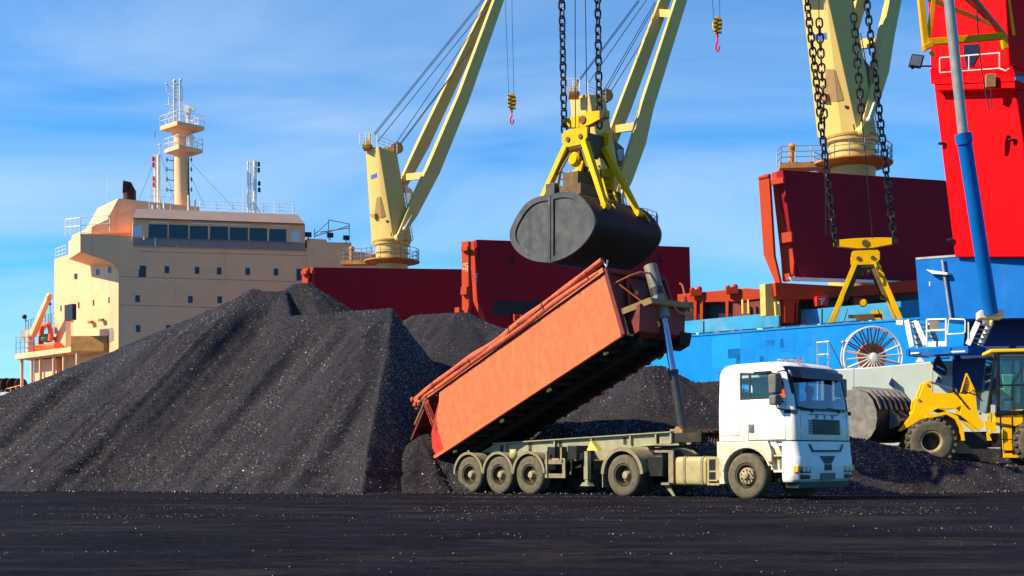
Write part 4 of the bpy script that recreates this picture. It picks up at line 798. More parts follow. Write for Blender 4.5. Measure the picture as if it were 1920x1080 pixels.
# front wall with ribs, walkway, hand rails, ladder
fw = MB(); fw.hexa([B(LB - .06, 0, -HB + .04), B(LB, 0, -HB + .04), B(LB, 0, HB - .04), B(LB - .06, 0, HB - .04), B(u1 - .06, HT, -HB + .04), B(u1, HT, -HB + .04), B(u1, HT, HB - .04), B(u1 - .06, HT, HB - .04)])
def FW(w, y, o=0.0): return B(uf(w) + o, w, y)
for y in (-1.2, 1.2): fw.beam(FW(0, y, .05), FW(HT, y, .05), .12, .12, up=(0, 1, 0))
fw.beam(FW(HT - .05, -1.25, .05), FW(HT - .05, 1.25, .05), .14, .14, up=uz)
for y0, y1 in ((-.75, -.42), (-.12, -.42), (.35, .62), (.9, .62)): fw.beam(FW(.65, y0, .05), FW(HT - .1, y1, .05), .10, .08, up=ux)
fw.beam(FW(.62, -1.2, .06), FW(.62, 1.2, .06), .12, .12, up=uz)
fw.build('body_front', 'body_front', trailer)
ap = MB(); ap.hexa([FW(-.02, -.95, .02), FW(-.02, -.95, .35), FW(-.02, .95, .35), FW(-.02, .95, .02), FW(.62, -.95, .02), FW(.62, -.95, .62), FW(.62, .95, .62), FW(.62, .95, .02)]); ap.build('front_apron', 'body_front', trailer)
wk = MB(); wk.hexa([FW(.64, -1.12, .06), FW(.64, -.72, .80), FW(.64, 1.05, .80), FW(.64, 1.2, .06), FW(.72, -1.12, .06), FW(.72, -.72, .80), FW(.72, 1.05, .80), FW(.72, 1.2, .06)]); wk.beam(FW(.62, -1.14, .1), FW(.62, -.70, .82), .06, .16, up=uz); wk.beam(FW(.62, -.72, .81), FW(.62, 1.05, .81), .05, .14, up=uz)
wk.build('walkway', 'pole_brown', trailer)
hr = MB(); hr.pipe([FW(1.45, -1.1, .08), FW(1.50, -.85, .45), FW(1.56, -.55, .62), FW(1.56, -.02, .66), FW(1.45, .08, .7), FW(.72, .16, .72)], .026); hr.pipe([FW(1.38, -1.02, .2), FW(.72, -.62, .5)], .022); hr.build('hand_rail', 'tarp_orange', trailer)
hr = MB(); hr.pipe([FW(1.35, .92, .7), FW(1.28, .95, .75), FW(.72, 1.0, .7)], .026); hr.pipe([FW(.95, 1.1, .5), FW(.97, 1.3, .5)], .025); hr.build('hand_rail', 'body_orange', trailer)
hr = MB(); hr.pipe([FW(.58, .2, .8), FW(.38, .32, .82), FW(.35, .55, .82), FW(.36, 1.1, .7)], .024); hr.build('step_rail', 'body_orange', trailer)
ld = MB(); ld.beam(FW(.5, -1.1, .1), FW(-.02, -1.14, .12), .06, .06); ld.beam(FW(-.02, -1.16, .12), FW(-.05, -.98, .14), .05, .05); ld.build('support_bar', 'pole_brown', trailer)
lm = MB(); lm.ball(FW(1.25, -.3, .12), .06, .06, .07); lm.build('lamp', 'amber', trailer)
lm = MB(); lm.obox(FW(.45, .85, .84), (.03, 0, 0), (0, .03, 0), (0, 0, .07)); lm.build('lamp', 'amber', trailer)
for y in (-.35, -.1): lm = MB(); lm.pipe([FW(.18, y, .55), FW(.12, y + .05, .57), FW(.05, y, .55)], .02); lm.build('hook', 'marker_yellow', trailer)
ft = MB(); ft.hexa([FW(-.25, .75, -.1), FW(-.25, .75, .25), FW(-.25, 1.2, .25), FW(-.25, 1.2, -.1), FW(.05, .75, -.1), FW(.05, .75, .4), FW(.05, 1.25, .4), FW(.05, 1.25, -.1)]); ft.build('front_bracket', 'body_under', trailer); ft = MB(); ft.hexa([FW(-.3, -.85, -.1), FW(-.3, -.85, .15), FW(-.3, -.7, .15), FW(-.3, -.7, -.1), FW(0, -.85, -.1), FW(0, -.85, .3), FW(0, -.7, .3), FW(0, -.7, -.1)]); ft.build('front_bracket', 'body_under', trailer)
# rolled tarp along the near top edge, a slack second fold under it
tr = MB(); L = []
for k in range(41):
    f = k / 40; u = -.25 + (u1 + .35) * f; L.append((B(u, HT + .13 + .05 * math.sin(9 * f) * (1 - f) + .10 * f ** 3, -HB - .02 + .02 * math.sin(17 * f)), .085 + .035 * math.sin(math.pi * min(1, f * 1.1)) + .012 * math.sin(23 * f)))
rg_ = []
for k, (p, r) in enumerate(L):
    rg_.append([p + V((0, 1, 0)) * (r * math.cos(a)) * (1 + .08 * math.sin(3 * a + k)) + uz * (r * math.sin(a)) * (1 + .1 * math.sin(2 * a + k * .7)) for a in np.linspace(0, 2 * math.pi, 12, endpoint=False)])
tr.loft(rg_); to_ = tr.build('tarp_roll', 'tarp_orange', trailer)
t2 = MB(); rg_ = []
for k in range(33):
    f = k / 32; u = .2 + (u1 - .35) * f; rr_ = .045 + .05 * math.sin(math.pi * f) ** .7; p = B(u, HT + .02 - .015 * math.sin(14 * f), -HB - .05)
    rg_.append([p + V((0, 1, 0)) * (rr_ * .7 * math.cos(a)) + uz * (rr_ * math.sin(a)) for a in np.linspace(0, 2 * math.pi, 10, endpoint=False)])
t2.loft(rg_); t2.build('tarp_fold', 'tarp_orange', to_)
sp = MB()
for f in (.12, .33, .55, .72, .93):
    u = -.25 + (u1 + .35) * f; sp = MB(); c_ = B(u, HT + .12, -HB - .01); sp.pipe([c_ + V((0, 1, 0)) * (.14 * math.cos(a)) + uz * (.15 * math.sin(a)) for a in np.linspace(0, 2 * math.pi, 14, endpoint=False)], .012, 5, closed=True); sp.build('tarp_strap', 'seal_dark', to_)
bt_ = MB(); bt_.pipe([B(u, HT - .10, -HB - .03 - .01 * math.sin(u * 5)) for u in np.linspace(.3, u1, 40)], .012, 5)
for k in range(10): bt_.ball(B(.6 + (u1 - .8) * k / 9, HT - .10, -HB - .04), .025, n=6)
bt_.build('tarp_cord', 'seal_dark', to_)
hk = MB(); hk.pipe([B(u1 + .05, HT + .28, -HB), B(u1 + .14, HT + .02, -HB), B(u1 + .24, HT + .16, -HB)], .022); hk.build('tarp_crank', 'steel_white', trailer)
kn = MB()
for k in range(16):
    c_ = B(random.uniform(-.35, .25), HT + random.uniform(-.18, .18), -HB - .03 + random.uniform(-.06, .06)); kn.ball(c_, random.uniform(.04, .085), random.uniform(.03, .06), random.uniform(.05, .10), 8)
for k in range(7): x_ = random.uniform(.05, .28); kn.pipe([B(x_, HT - .05, -HB - .04), B(x_ + .08 + random.uniform(-.04, .05), HT - .5, -HB - .05), B(x_ + .16 + random.uniform(-.03, .03), HT - .9 - random.uniform(0, .35), -HB - .03)], .008, 4)
kn.build('tarp_knot', 'tarp_orange', to_)
for (xa, ya), (xb_, yb_) in (((796, 742), (784, 760)), ((800, 745), (778, 796))):
    pb = MB(); pb.tube(TT(xa, ya, -1.28), TT(xb_, yb_, -1.3), .03, .035, 8); pb.build('tarp_pole', 'pole_brown', to_)
tg = MB(); q0, q1 = B(.28, HT - .03, 0), TT(780, 800, -1.2); q1 = V((q1.x, 0, q1.z)); dv = (q1 - q0).normalized() * 1.55
tg.beam(q0 - dv * .05, q0 + dv, 2 * HB - .12, .07, up=uz); 
for k in range(4): tg.beam(q0 + dv * (.15 + .25 * k) + V((0, -1.15, 0)), q0 + dv * (.15 + .25 * k) + V((0, 1.15, 0)), .08, .12, up=uz)
tg.build('tailgate', 'body_front', trailer)
# telescopic hydraulic cylinder
c0 = TT(1281, 806, 0); c1 = TT(1263, 700, 0); c2 = TT(1243, 590, 0); c3 = TT(1219, 498, 0)
cy = MB(); cy.tube(c0 - V((0, 0, .1)), c1, .125, .12, 18); cy.lathe([(.14, 0), (.14, .08)], c1, c1 - c0, 18); cyo = cy.build('hydraulic_cylinder', 'cylinder_dark', trailer)
cy = MB(); cy.tube(c1, c2, .095, .095, 18); cy.build('chrome_rod', 'chrome_blue', cyo)
cy = MB(); d_ = c3 - c2; cy.tube(c2 - d_ * .08, c3, .185, .18, 20); cy.lathe([(.19, 0), (.19, .05)], c2 + d_ * .48, d_, 20); cy.lathe([(.192, 0), (.192, .22)], c2 + d_ * .38, d_, 20, 1); cy.build('top_barrel', ['cylinder_grey', 'cylinder_dark'], cyo)
cb_ = MB(); cb_.box(c0.x - .2, c0.x + .2, -.3, .3, c0.z - .25, c0.z + .02); cb_.tube((c0.x, -.25, c0.z), (c0.x, .25, c0.z), .09); cb_.build('cylinder_foot', 'pole_brown', trailer)
# ------------------------------------------------------------------ wheel loader (x forward, +y its near side, z up from its tyres' feet)
LW = P(1757, 828, 54); LR = 0.80
LMt = Matrix.Translation(V((LW.x, LW.y + 1.05, LW.z - LR))) @ Matrix.Rotation(R(180 - 12), 4, 'Z')
loader = thing('wheel_loader', 'orange-yellow wheel loader parked on the coal bank, its steel bucket lowered in front', 'wheel loader', M=LMt)
def LT(px, py, y=0.9): return trace(LMt, px, py, 1, y)
def lpoly(pl, y): return [LT(a, b_, y) for a, b_ in pl]
def lug(ty):
    for k in range(22):
        for s in (-1, 1):
            a = 2 * math.pi * (k + (.5 if s > 0 else 0)) / 22; c_, s_ = math.cos(a), math.sin(a)
            ty.obox((LR * .985 * c_, s * .14, LR * .985 * s_), (.045 * c_, 0, .045 * s_), (0, .15, 0), (-.055 * s_, 0, .055 * c_))
def loader_wheel(loc, flip):
    h = .29; r = LR * .96
    ty = MB(); ty.lathe([(.36, -h * .8), (.40, -h), (r * .8, -h * 1.04), (r * .94, -h * .97), (r, -h * .8), (r, h * .8), (r * .94, h * .97), (r * .8, h * 1.04), (.40, h), (.36, h * .8)], (0, 0, 0), (0, 1, 0), 44, closed=True); lug(ty)
    w = ty.build('wheel', 'tyre_dusty', loader, loc=loc)
    rm = MB(); rm.lathe([(.375, h * .95), (.33, h * .92), (.30, h * .3), (.27, -.02), (.12, -.02), (.12, -.06), (.37, -h * .8)], (0, 0, 0), (0, 1, 0), 30, closed=True); rm.build('rim', 'rim_dusty', w)
    hb = MB(); hb.lathe([(.29, -.03), (.26, .0), (.15, .02), (.12, .10), (.001, .11)], (0, 0, 0), (0, 1, 0), 24, 0)
    for k in range(10): a = 2 * math.pi * k / 10; hb.tube((.21 * math.cos(a), 0, .21 * math.sin(a)), (.21 * math.cos(a), .05, .21 * math.sin(a)), .02, n=6)
    hb.build('hub', 'rim_dark', w)
    if flip: w.rotation_euler = (0, 0, math.pi)
    return w
lw0 = loader_wheel((0, 1.05, LR), False); add_copy(lw0, loader, (0, -1.05, LR), (0, 0, math.pi)); xrw = LT(1951, 833, 1.3).x
add_copy(lw0, loader, (xrw, 1.05, LR)); add_copy(lw0, loader, (xrw, -1.05, LR), (0, 0, math.pi))
# lift arms
armp = [(1684, 808), (1712, 773), (1716, 752), (1724, 742), (1733, 718), (1741, 713), (1746, 717), (1748, 736), (1799, 738), (1804, 760), (1790, 767), (1761, 765), (1745, 772), (1738, 783), (1722, 790), (1700, 803), (1688, 809)]
for y in (.62, -.72):
    am = MB(); am.prism(lpoly(armp, .62) if y > 0 else [V((p.x, -.62, p.z)) for p in lpoly(armp, .62)], (0, -.10 if y > 0 else .10, 0)); ao = am.build('lift_arm', 'loader_yellow', loader, bevel=.012)
    if y > 0:
        pn = MB(); 
        for q in ((1740, 722), (1723, 750)): c_ = LT(*q, .62); pn.tube(c_, c_ + V((0, .03, 0)), .045, n=12)
        pn.build('pin', 'pole_brown', ao)
cx_ = MB(); q = LT(1716, 775, .62); cx_.tube((q.x, -.65, q.z), (q.x, .6, q.z), .12, n=14); q = LT(1790, 748, .62); cx_.tube((q.x, -.65, q.z), (q.x, .6, q.z), .09, n=14); cx_.build('cross_tube', 'loader_yellow', loader)
for y in (.0,):
    lk = MB(); a, b_, c_ = LT(1743, 716, .1), LT(1790, 733, .1), LT(1781, 728, .1); lk.tube(a, c_, .035, n=10); lk.tube(c_, b_, .06, n=10); lk.ball(b_, .10); lk.build('tilt_cylinder', 'chrome_blue', loader)
lk = MB(); lk.beam(LT(1785, 728, .66), LT(1815, 765, .66), .05, .07, up=(0, 1, 0)); lk.ball(LT(1787, 731, .66), .07, .05, .08); lk.build('bell_crank', 'chassis_dark', loader)
lf = MB(); lf.tube(LT(1752, 768, .45), LT(1822, 790, .45), .075, n=12); lf.build('lift_cylinder', 'chassis_dark', loader)
# front frame with its tower and apron
ff = MB(); ff.prism(lpoly([(1799, 738), (1830, 742), (1834, 780), (1846, 795), (1836, 808), (1800, 778), (1803, 760)], .66), (0, -.12, 0)); ff.build('front_frame', 'loader_yellow', loader, bevel=.01); ff = MB(); ff.prism([V((p.x, -.54, p.z)) for p in lpoly([(1799, 738), (1830, 742), (1834, 780), (1846, 795), (1836, 808), (1800, 778), (1803, 760)], .66)], (0, -.12, 0)); ff.build('front_frame', 'loader_yellow', loader, bevel=.01)
f2 = MB(); a, b_ = LT(1770, 800, .4), LT(1850, 850, .4); f2.box(min(a.x, b_.x), max(a.x, b_.x), -.5, .5, .55, 1.15); f2.box(xrw - .4, a.x, -.42, .42, .6, 1.1); f2.tube((0, -.9, LR), (0, .9, LR), .18); f2.tube((xrw, -.9, LR), (xrw, .9, LR), .18); f2.build('chassis', 'chassis_dark', loader)
hp = MB(); q = lpoly([(1800, 741), (1812, 700), (1831, 741)], .2)
for i in range(2): hp.beam(q[i], q[i + 1], .045, .06, up=(0, 1, 0))
hp.prism(lpoly([(1806, 741), (1812, 712), (1816, 710), (1827, 741)], .16), (0, -.03, 0)); hp.build('hazard_plate', 'loader_yellow', loader)
tw = MB()
for k in range(5): a = LT(1812, 716 + 5 * k, .165); tw.obox(a + V((0, .0, 0)), (.07 + .012 * k, 0, 0), (0, .004, 0), (0, 0, .012))
tw.build('warning_lines', 'pole_brown', loader)
hsx = MB(); hsx.pipe(lpoly([(1795, 741), (1808, 733), (1818, 737), (1826, 731), (1836, 745)], .4), .022); hsx.pipe(lpoly([(1800, 742), (1815, 736), (1832, 741), (1842, 752)], .35), .022); hsx.build('hydraulic_hose', 'plastic_black', loader)
for sy in (1, -1):
    fd = MB(); pr = [(x, z) for x, z in arc((0, LR), .95, -12 + 180 - 168, 98, 14)]
    pa = [(p.x, p.z) for p in lpoly([(1752, 776), (1775, 771), (1795, 780), (1806, 800), (1809, 826)], 1.3)]
    pb = [(p.x, p.z) for p in lpoly([(1803, 826), (1800, 803), (1790, 786), (1774, 777), (1753, 782)], 1.3)]
    fd.prism([V((x, 1.33 * sy, z)) for x, z in pa + pb], (0, -.62 * sy, 0)); fd.build('mudguard', 'loader_yellow', loader)
    fs = MB(); fs.prism([V((x, .74 * sy, z)) for x, z in pa + [(p.x, p.z) for p in lpoly([(1835, 850), (1775, 850), (1760, 800)], 1.3)]], (0, -.05 * sy, 0)); fs.build('inner_guard', 'pole_brown', loader)
    hl = MB(); c_ = LT(1762, 779, 1.2); c_.y = 1.2 * sy; hl.ball(c_, .17, .10, .085, 14); hl.build('headlight', 'lamp_glass', loader)
    st = MB(); c2_ = LT(1744, 778, 1.2); st.box(c2_.x - .12, c2_.x + .12, min(.9 * sy, 1.15 * sy), max(.9 * sy, 1.15 * sy), c2_.z - .1, c2_.z + .05); st.build('lamp_bracket', 'loader_yellow', loader)
# bucket: curved open shell turned away to the right of the machine, ribs over its back, pale cheek plates
BA = R(33); bw_ = V((math.sin(BA), math.cos(BA), 0)); bf = V((math.cos(BA), -math.sin(BA), 0)); pv_ = V((LT(1640, 780, 1.1).x - .71, 0, 0)); zb0 = LT(1640, 830, 1.1).z; zt0_ = LT(1640, 729, 1.1).z
def BK(u, w, f): return pv_ + bf * u + bw_ * w + V((0, 0, zb0 + (zt0_ - zb0) * f))
bo_ = [(1.15, 1.0), (.62, .99), (.28, .93), (.06, .80), (-.08, .62), (-.12, .44), (-.06, .26), (.12, .11), (.38, .02), (.70, 0), (1.30, 0)]; bi_ = [(1.25, .03), (.70, .035), (.42, .055), (.18, .14), (.0, .28), (-.06, .44), (-.02, .61), (.11, .77), (.32, .89), (.64, .955), (1.15, .965)]
bk = MB(); bk.prism([BK(u, 1.32, f) for u, f in bo_ + bi_], bw_ * -2.64); bko = bk.build('bucket', 'grab_dark', loader)
for w in (1.32, -1.36):
    ck = MB(); ck.prism([BK(u, w, f) for u, f in bo_], bw_ * .04); ck.build('side_plate', 'bucket_steel', bko)
for k in range(7):
    rb = MB(); w = 1.18 - k * .39; q = [(.95, 1.06), (.60, 1.06), (.24, .99), (-.02, .83), (-.15, .63), (-.12, .62), (.02, .80), (.26, .93), (.60, .99), (.95, 1.0)]; rb.prism([BK(u, w, f) for u, f in q], bw_ * -.15); rb.build('rib', 'bucket_steel', bko)
bh = MB()
for w in (.45, -.2): bh.prism([BK(u, w, f) for u, f in ((-.1, .62), (-.42, .50), (-.46, .40), (-.42, .32), (-.1, .26))], bw_ * -.12)
bh.tube(BK(-.38, .5, .42), BK(-.38, -.4, .42), .08); bh.build('bucket_hinge', 'bucket_steel', bko)
# cab
x0, x1 = LT(1862, 700, .8).x, LT(1932, 700, .8).x; zt = LT(1870, 660, .8).z; zb = LT(1870, 772, .8).z; zm = LT(1870, 745, .8).z; xw = LT(1850, 770, .8).x
rf = MB(); rf.box(x1 - .6, LT(1856, 660, .8).x, -.85, .85, zt - .02, zt + .10); rf.build('cab_roof', 'loader_yellow', loader, bevel=.03)
cf = MB(); xa = LT(1872, 700, .8).x
for y in (-.78, .78):
    cf.beam((xa, y, zb - .1), (xa, y, zt), .10, .10, up=(1, 0, 0)); cf.beam((x1, y, zb - .1), (x1, y, zt), .10, .10, up=(1, 0, 0)); cf.beam((xa, y, zt - .05), (x1 - .4, y, zt - .05), .09, .09); cf.beam((xa, y, zb - .02), (x1 - .4, y, zb - .02), .09, .12)
    cf.beam((LT(1852, 745, .8).x, y, zb - .05), (LT(1866, 665, .8).x, y, zt - .05), .07, .07, up=(0, 1, 0)); cf.beam((xa, y, (zt + zb) / 2 - .12), (x1, y, (zt + zb) / 2 - .12), .05, .06)
cf.box(x1 - .5, xa + .1, -.8, .8, zb - .2, zb - .08); cf.build('cab_frame', 'plastic_black', loader)
gl = MB(); gl.prism([(xa, .80, zb), (x1, .80, zb), (x1, .80, zt - .08), (xa, .80, zt - .08)], (0, -.015, 0)); gl.build('side_window', 'glass_clear', loader)
gl = MB(); gl.prism([(xa, -.80, zb), (x1, -.80, zb), (x1, -.80, zt - .08), (xa, -.80, zt - .08)], (0, .015, 0)); gl.build('side_window', 'glass_clear', loader)
gl = MB(); gl.hexa([(LT(1849, 745, .8).x, -.74, zb), (LT(1849, 745, .8).x, .76, zb), (LT(1849, 745, .8).x - .02, .76, zb), (LT(1849, 745, .8).x - .02, -.74, zb), (LT(1864, 665, .8).x, -.74, zt - .05), (LT(1864, 665, .8).x, .76, zt - .05), (LT(1864, 665, .8).x - .02, .76, zt - .05), (LT(1864, 665, .8).x - .02, -.74, zt - .05)]); gl.build('front_window', 'glass_green', loader)
se = MB(); xs = (xa + x1) / 2; se.box(xs - .45, xs - .05, -.3, .3, zb - .05, zb + .35); se.box(xs - .5, xs - .38, -.3, .3, zb + .3, zb + 1.05); se.build('seat', 'cloth_dark', loader, bevel=.05)
jk = MB(); jk.prism([(xs - .3, .45, zb + 1.3), (xs + .35, .45, zb + 1.32), (xs + .28, .45, zb + .7), (xs - .1, .45, zb + .45), (xs - .22, .45, zb + .8)], (0, -.12, 0)); jk.build('sun_blind', 'cloth_green', loader, bevel=.04)
mi_ = MB(); mi_.pipe(lpoly([(1920, 690), (1902, 715), (1901, 742), (1902, 778), (1905, 780)], .95), .022); mi_.build('grab_rail', 'plastic_black', loader); wl = MB(); wl.obox(LT(1862, 766, .86), (.07, 0, 0), (0, .02, 0), (0, 0, .13)); wl.build('sticker', 'steel_white', loader)
# engine body, ladder, rear
eb = MB(); eb.prism(lpoly([(1864, 772), (1985, 762), (2080, 745), (2110, 760), (2110, 830), (1995, 835), (1960, 792), (1930, 790), (1905, 800), (1864, 792)], .8), (0, -1.6, 0)); eb.build('engine_cover', 'loader_yellow', loader, bevel=.03)
sf = MB(); sf.prism(lpoly([(1846, 788), (1867, 792), (1868, 808), (1855, 815), (1860, 826), (1852, 826), (1850, 812), (1860, 806), (1848, 803)], .9), (0, -.1, 0)); sf.build('side_plate', 'loader_yellow', loader)
la = MB(); 
for px_ in (1876, 1898): la.beam(LT(px_, 782, .95), LT(px_ + 2, 856, .95), .05, .05, up=(0, 1, 0))
for py_ in (800, 824, 845): la.beam(LT(1874, py_, .98), LT(1903, py_, .98), .06, .03)
la.build('ladder', 'plastic_black', loader)
lb = MB(); lb.prism(lpoly([(1879, 788), (1900, 788), (1902, 855), (1884, 855)], .72), (0, -.3, 0)); lb.prism(lpoly([(1884, 853), (1910, 853), (1910, 858), (1884, 858)], .98), (0, -.3, 0)); lb.build('tank_step', 'loader_yellow', loader)
rb_ = MB(); rb_.obox(LT(1892, 848, .94), (.14, 0, 0), (0, .02, 0), (0, 0, .04)); rb_.build('reflector', 'signal_red', loader)
seated_person('loader driver in the yellow machine cab, seen dimly through its side window', LMt @ Matrix.Translation(V((xs - .2, 0, zb + .48))), 'cloth_dark')

# ------------------------------------------------------------------ mobile harbour crane on its pale steel base
S0 = 50.0
base = P(1790, 700, S0); base.z = 0
hc = thing('harbour_crane', 'red and blue mobile harbour crane with yellow lattice boom at the right edge', 'harbour crane', loc=base)
def W(o): return dict(parent=o, world=True)
tw_pl = Plane(gp(1760, 47.5), gp(1905, 50.5))              # the lit near face of the tower
def face(mb, pl, pts_, off, th, mi=0):
    q = [pl.at(a, b_, off) for a, b_ in pts_]; mb.prism(q, -pl.n * th, mi)
tw = MB(); face(tw, tw_pl, [(1750, 152), (1900, 148), (1952, 482), (1790, 482)], 0, 2.4); two = tw.build('tower', 'tower_red', **W(hc), bevel=.05)
tw = MB(); face(tw, tw_pl, [(1733, -140), (1878, -140), (1893, 125), (1745, 130)], -.75, 2.2); tw.build('upper_tower', 'tower_red', **W(hc), bevel=.05)
tw = MB(); q = [tw_pl.at(1746, 158, .45), tw_pl.at(1903, 152, .45), tw_pl.at(1898, 132, -.75), tw_pl.at(1744, 136, -.75)]; tw.prism(q, (0, 0, .16)); face(tw, tw_pl, [(1752, 160), (1902, 154), (1903, 164), (1753, 169)], .43, .6); tw.build('tower_ledge', 'tower_red', **W(hc))
gl = MB(); face(gl, tw_pl, [(1806, 84), (1832, 82), (1834, 104), (1822, 128), (1812, 126), (1807, 104)], -.70, .1); gl.build('tower_window', 'glass_dark', **W(hc))
rl = MB(); a, b_ = tw_pl.at(1762, 136, .05), tw_pl.at(1874, 128, .05); 
for f in (0, .5, 1): q = a.lerp(b_, f); rl.tube(q, q + V((0, 0, .58)), .022, n=6)
rl.tube(a, b_, .02, n=6); rl.tube(a + V((0, 0, .58)), b_ + V((0, 0, .58)), .025, n=6); rl.pipe([b_, tw_pl.at(1886, 133, .2), tw_pl.at(1893, 128, .2)], .025); rl.build('guard_rail', 'steel_white', **W(hc))
for q in ((1766, 269), (1783, 450), (1898, 262)):
    pl_ = MB(); c_ = tw_pl.at(*q, .12); pl_.ball(c_, .17, .10, .06, 10); pl_.build('port_light', 'lamp_dark', **W(hc))
# luffing cylinder
lc = MB(); r0 = P(1763, -150, 55); r1 = P(1806, 250, 54); r2 = P(1858, 588, 52.5); lc.tube(r1, r2, .25, .25, 20); lc.lathe([(.29, 0), (.29, .35)], r1, r2 - r1, 20); lco = lc.build('luffing_cylinder', 'harbour_blue', **W(hc))
lc = MB(); lc.tube(r0, r1, .175, .175, 18); lc.build('cylinder_rod', 'pipe_grey', parent=lco, world=True)
ft = MB(); c_ = P(1856, 591, 52); ft.obox(c_, (.40, -.1, 0), (.1, .45, 0), (0, 0, .14)); ft.build('cylinder_foot', 'wall_grey', **W(hc), bevel=.02)
# lattice boom foot
bm_ = MB(); YB = 54.0
def seg(a, b_, w=.15, s0=YB, s1=YB, mi=0): bm_.beam(P(*a, s0), P(*b_, s1), w, w, mi=mi)
seg((1711, -140), (1736, 86), .2); seg((1768, -140), (1739, 82), .14); seg((1738, 80), (1880, 68), .22); seg((1866, -140), (1897, 68), .22, 49, 49); seg((1742, -2), (1868, 50), .13, YB, 50); seg((1812, -20), (1886, 70), .15, YB, 49.5, 1); seg((1745, -60), (1890, 66), .12, 50, 47, 1); seg((1737, 84), (1741, 92), .32); seg((1745, 96), (1752, 106), .12); seg((1880, 66), (1885, 92), .2, 50, 50)
bm_.build('lattice_boom', ['boom_yellow', 'pole_brown'], **W(hc), bevel=.01)
cp = MB(); q0 = P(1898, 30, 47); cp.obox(q0, (.5, .1, 0), (-.1, .5, 0), (0, 0, .35)); cp.obox(P(1930, -30, 47), (.9, .1, 0), (-.1, .9, 0), (0, 0, .9)); cp.hexa([P(1893, 28, 48), P(1945, 30, 48), P(1945, 32, 44), P(1893, 30, 44), P(1901, 66, 48), P(1945, 64, 48), P(1945, 66, 44), P(1901, 68, 44)]); cp.build('boom_cabin', 'ship_white', **W(hc)); rl = MB(); rails(rl, [P(1893, 16, 48), P(1938, 12, 47)], 1.0, .5, .025); rl.build('cabin_rail', 'pipe_grey', **W(hc))
bb = MB(); bb.beam(P(1905, 70, 43.8), P(1945, 560, 45), .5, .5); bb.build('rear_strut', 'harbour_blue', **W(hc))
hd = MB(); c_ = tw_pl.at(1857, 152, .66); hd.obox(c_, (.16, -.03, 0), (.03, .14, 0), (0, 0, .24)); hd.build('hose_drum', 'pole_brown', **W(hc)); hz_ = MB(); hz_.pipe([P(1826, -140, 52), P(1832, 30, 52), P(1838, 110, 52), P(1847, 170, 52), P(1855, 205, 52), P(1860, 200, 52), P(1858, 165, 52)], .03); hz_.build('hose', 'lamp_dark', **W(hc))
fl_ = MB(); a = P(1718, 115, 51); fl_.obox(a, (.22, .0, -.03), (0, .08, 0), (.06, 0, .22)); fl_.tube(P(1728, 124, 51), P(1748, 124, 51), .03); fl_.ball(P(1711, 127, 51), .06); flo = fl_.build('floodlight', 'lamp_dark', **W(hc)); fg = MB(); fg.obox(a + V((-.02, -.085, 0)), (.18, .0, -.025), (0, .01, 0), (.05, 0, .18)); fg.build('lamp_lens', 'pipe_grey', parent=flo, world=True)
# blue machinery house, navy turntable, walkway and stairs
ho_pl = Plane(gp(1716, 46.5), gp(1930, 50.5))
ho = MB(); face(ho, ho_pl, [(1716, 485), (1790, 479), (1960, 467), (1960, 596), (1725, 600)], 0, 5.0); hoo = ho.build('machinery_house', 'harbour_blue', **W(hc), bevel=.02)
ho = MB(); face(ho, ho_pl, [(1717, 483), (1960, 465), (1960, 469), (1717, 487)], .03, 5.0); ho.build('house_coping', 'pipe_grey', parent=hoo, world=True)
pp = MB(); pp.tube(ho_pl.at(1767, 487, .12), ho_pl.at(1783, 598, .12), .06, n=10); pp.build('down_pipe', 'pipe_grey', parent=hoo, world=True)
vt = MB(); face(vt, ho_pl, [(1736, 505), (1776, 511), (1776, 515), (1748, 513)], .3, .32); face(vt, ho_pl, [(1742, 528), (1744, 528), (1744, 536), (1742, 536)], .01, .05); vt.build('bracket', 'steel_white', parent=hoo, world=True)
nv = MB(); face(nv, ho_pl, [(1812, 600), (1975, 597), (1975, 700), (1800, 700)], -1.4, 3.0); face(nv, ho_pl, [(1786, 650), (1975, 648), (1975, 720), (1786, 735)], -.5, 3.5); nv.build('turntable', 'harbour_navy', **W(hc))  # undercarriage coloured navy to carry the shade beneath the house
wk = MB(); face(wk, ho_pl, [(1700, 655), (1782, 651), (1782, 663), (1700, 667)], 1.2, 1.3); face(wk, ho_pl, [(1782, 650), (1815, 648), (1815, 662), (1782, 664)], 1.15, 1.2); face(wk, ho_pl, [(1698, 656), (1704, 655), (1704, 668), (1698, 668)], 1.25, 1.35); wk.build('walkway', 'harbour_blue', **W(hc))
for a, b_ in (((1708, 663), (1724, 662)), ((1784, 660), (1810, 659))): el = MB(); el.tube(ho_pl.at(*a, 1.28), ho_pl.at(*b_, 1.28), .035, n=6); el.build('walkway_edge', 'steel_white', **W(hc))
def stair(a, b_, n_, w_off):
    st = MB(); p0, p1 = ho_pl.at(*a, 1.2), ho_pl.at(*b_, 1.2); sh = -ho_pl.n * w_off
    st.beam(p0, p1, .05, .22, up=ho_pl.n.cross(p1 - p0)); st.beam(p0 + sh, p1 + sh, .05, .22, up=ho_pl.n.cross(p1 - p0)); st.build('stair_stringer', 'steel_white', **W(hc))
    tr_ = MB()
    for k in range(n_): q = p0.lerp(p1, (k + .5) / n_); tr_.beam(q, q + sh, .2, .03)
    tr_.build('stair_treads', 'pipe_grey', **W(hc))
stair((1815, 646), (1834, 604), 5, .8); stair((1736, 646), (1718, 604), 5, .8); stair((1710, 650), (1700, 600), 5, .5)
gt = MB(); 
for a, b_ in (((1738, 598), (1738, 650)), ((1774, 598), (1774, 649)), ((1738, 599), (1775, 598)), ((1738, 620), (1775, 618))): gt.beam(ho_pl.at(*a, 1.25), ho_pl.at(*b_, 1.25), .06, .05, up=ho_pl.n)
